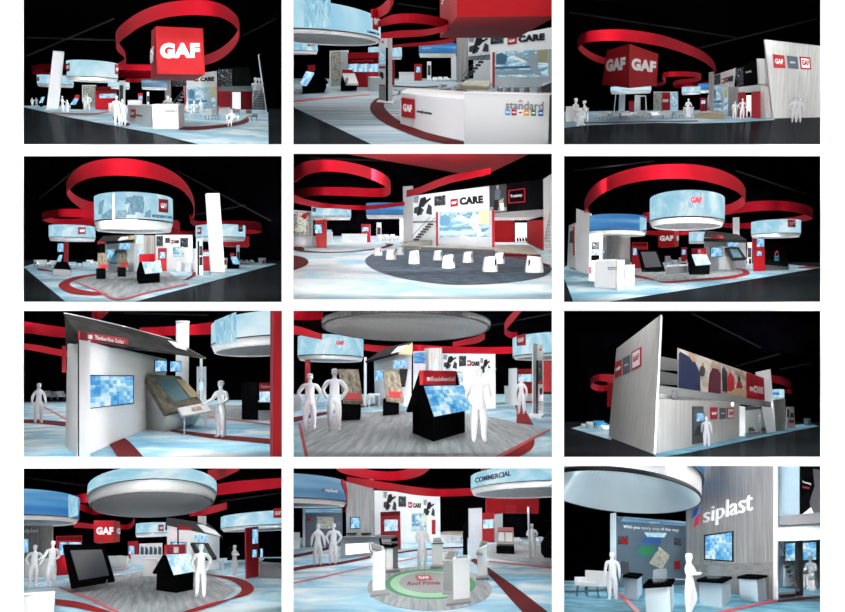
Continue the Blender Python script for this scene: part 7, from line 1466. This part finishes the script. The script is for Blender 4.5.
# slate graphics wall
t = wall(P, 'slate blue graphics wall with white slogan lettering', [(178, 394), (405, 386), (405, 186), (177, 166)], 'slategrey', .3); pl = t.pl
t.on('header', pl, [(190, 186), (403, 197), (403, 184), (204, 168)], 'drumslate'); t.text(pl, [(281, 190), (315, 192), (315, 183), (281, 181)], 'siplast', 'paper', .02); t.text(pl, [(200, 207), (377, 218), (377, 206), (200, 194)], 'With you every step of the way', 'paper', .0)
t.shape('roof_shape', pl, [[(276, 232), (330, 234), (338, 220), (266, 218)]], 'drumwhite'); t.on('dark_strip', pl, [(262, 252), (320, 254), (320, 238), (262, 236)], 'blue')
t.shape('island_graphic', pl, [[(233, 280), (258, 254), (304, 262), (312, 276), (276, 300), (250, 296)]], 'teal'); t.shape('green_island', pl, [[(244, 280), (264, 262), (300, 268), (284, 290), (262, 288)]], 'green', t.uu(pl, [(244, 280)]) * 1.3)
t.on('building_photo', pl, [(284, 316), (324, 336), (350, 292), (316, 264)], 'photocolour'); t.on('small_photo', pl, [(185, 256), (215, 258), (215, 229), (185, 229)], 'photodark'); t.shape('red_photo', pl, [[(190, 250), (212, 256), (210, 238), (192, 234)]], 'redmat', t.uu(pl, [(190, 250)]) * 1.3); t.on('small_photo', pl, [(364, 258), (386, 262), (384, 238), (362, 234)], 'photodark'); t.on('small_photo', pl, [(364, 335), (382, 335), (382, 308), (364, 310)], 'redmat'); t.on('dark_screen', pl, [(190, 350), (218, 352), (218, 312), (196, 310)], 'darkgrey')
column(P, 'pale square post at the left end of the graphics wall', [(160, 398), (178, 400), (177, 155), (160, 158)], .3, 'acrylicwhite')
# tall steel wall
t = wall(P, 'tall brushed steel wall with raised white lettering', [(402, 396), (690, 434), (690, -2), (402, -2)], 'steelwall', .4); pl = t.pl
t.on('end_edge', pl, [(684, 434), (697, 435), (697, -2), (684, -2)], 'white2', P.u * 2); u = P.u
t.text(pl, [(460, 204), (617, 168), (617, 84), (462, 142)], 'siplast', 'paper', .0, u * 3, u * 2.6); t.shape('blue_mark', pl, [[(424, 174), (430, 146), (447, 136), (441, 163)]], 'blue', u * 2.5, u * 2); t.shape('red_mark', pl, [[(430, 202), (436, 172), (450, 160), (445, 190)]], 'pinkred', u * 2.6, u * 2)
screen_on(t, pl, [(461, 306), (554, 312), (554, 214), (461, 226)], 'screen', 4); t.on('stone_band', pl, [(430, 348), (682, 346), (682, 312), (430, 322)], 'stoneband')
# pedestals with glass covers
def pedestal(label, foot, tops, glass=None):
    t = P.thing('display_plinth', label, 'pedestal', foot[0], 'black topped pedestals'); A, B_ = t.block('body', foot, tops, 'acrylicwhite2')
    cc = sum(A, Vector()) / 4; g = lambda p, r: cc + (p - cc) * r
    tt = [Vector((g(p, 1.14).x, g(p, 1.14).y, q.z + P.u * 3)) for p, q in zip(A, B_)]; lo = [Vector((p.x, p.y, q.z)) for p, q in zip(tt, B_)]
    t.part('top', MB().prism(tt, lo), 'black')
    if glass:
        k0 = [Vector((g(p, .5).x, g(p, .5).y, q.z)) for p, q in zip(A, tt)]; h = (P.up(k0[0], glass) - k0[0]).z; t.part('glass_cover', MB().prism([p + Vector((0, 0, h)) for p in k0], k0), 'glass')
    return t
pedestal('black topped pedestal behind the left figure', [(206, 428), (248, 434), (262, 414), (224, 410)], [362, 366, 356, 352]); pedestal('black topped pedestal in front of the slogan wall', [(274, 488), (354, 486), (364, 450), (290, 448)], [396, 390, 374, 376], 340); pedestal('black topped pedestal beside the woman, under the screen', [(446, 448), (518, 460), (546, 434), (478, 424)], [376, 380, 366, 362], 330); pedestal('black topped pedestal farthest right at the steel wall', [(574, 430), (632, 440), (660, 432), (604, 423)], [366, 368, 361, 357])
# lounge at left
chair(P, 'chrome armchair with white cushions at the far left', 104, 424, 76, 84, -.4, 'white2', 'lounge seats'); table(P, 'low white glass table at the left edge', 38, 412, 80, 26, .4, 'acrylic', leg='chrome'); table(P, 'low white bench behind the left figure', 378, 392, 46, 26, .3, 'acrylicwhite')
person(P, 'stand', 168, 436, 280, 'white figure standing before the pale post, facing right', -.2); person(P, 'phone', 418, 488, 283, 'white woman holding a phone between the pedestals', 1.1); person(P, 'sit', 806, 402, 290, 'white seated figure inside the right hand room', -.9)
# right hand room
t = wall(P, 'slate panel wall of the upper right storey', [(697, 188), (768, 184), (768, -2), (697, -2)], 'slategrey2', .3, row=420); t = wall(P, 'black photo banner at the top right', [(766, 166), (850, 162), (850, -2), (766, -2)], 'black', .2, row=421); t.shape('dark_figure', t.pl, [[(800, 166), (836, 166), (850, 60), (840, 20), (806, 16), (812, 70), (796, 120)]], 'darkgrey'); t.shape('pale_roof', t.pl, [[(768, 164), (812, 164), (800, 138)], [(826, 150), (850, 132), (850, 160), (834, 164)]], 'acrylicwhite'); t.text(t.pl, [(773, 62), (800, 68), (800, 60), (773, 54)], 'Training', 'paper', .0); t.text(t.pl, [(773, 76), (796, 81), (796, 74), (773, 69)], 'center', 'pinkred', .0)
t = P.thing('upper_balcony', 'dark grey deck edge with a pale soffit at right', 'balcony', (770, 420)); t.slab('deck', [(699, 196), (852, 190), (852, 152), (699, 166)], 424, .6, 'midgrey'); pl = t.slab('deck_soffit', [(693, 246), (852, 240), (852, 190), (693, 196)], 418, .3, 'white2'); t.on('soffit_light', pl, [(730, 220), (734, 220), (734, 215), (730, 215)], 'glowwhite')
t = wall(P, 'back wall of the room with a glowing blue screen', [(697, 396), (852, 394), (852, 236), (697, 240)], 'slategrey2', .2); screen_on(t, t.pl, [(715, 312), (818, 308), (818, 246), (715, 250)], 'screen', 3); t.on('cabinet_front', t.pl, [(712, 390), (820, 388), (820, 322), (712, 322)], 'acrylicwhite')
column(P, 'dark square post in front of the room', [(752, 424), (776, 424), (774, 186), (752, 188)], .3, 'darkgrey'); stair(P, 'dark stair with handrails in the right hand room', (752, 408), (700, 290), 12, 8, 412, 'darkgrey', rail=(0, -40)); stool(P, 'white tub stool beside the seated figure', 806, 404, 26, 34, 1, 'room stools')
t = P.thing('stage_plinth', 'dark plinth step below the stair', 'platform', (730, 420)); t.block('body', [(698, 428), (750, 425), (748, 418), (700, 420)], [416, 413, 406, 408], 'darkgrey')
aim_fill(P, 470, 2, 436, 600, 70, 428, .45, 34); aim_fill(P, 660, 2, 445, 640, 230, 432, .3, 40)
for t in THINGS: t.done()
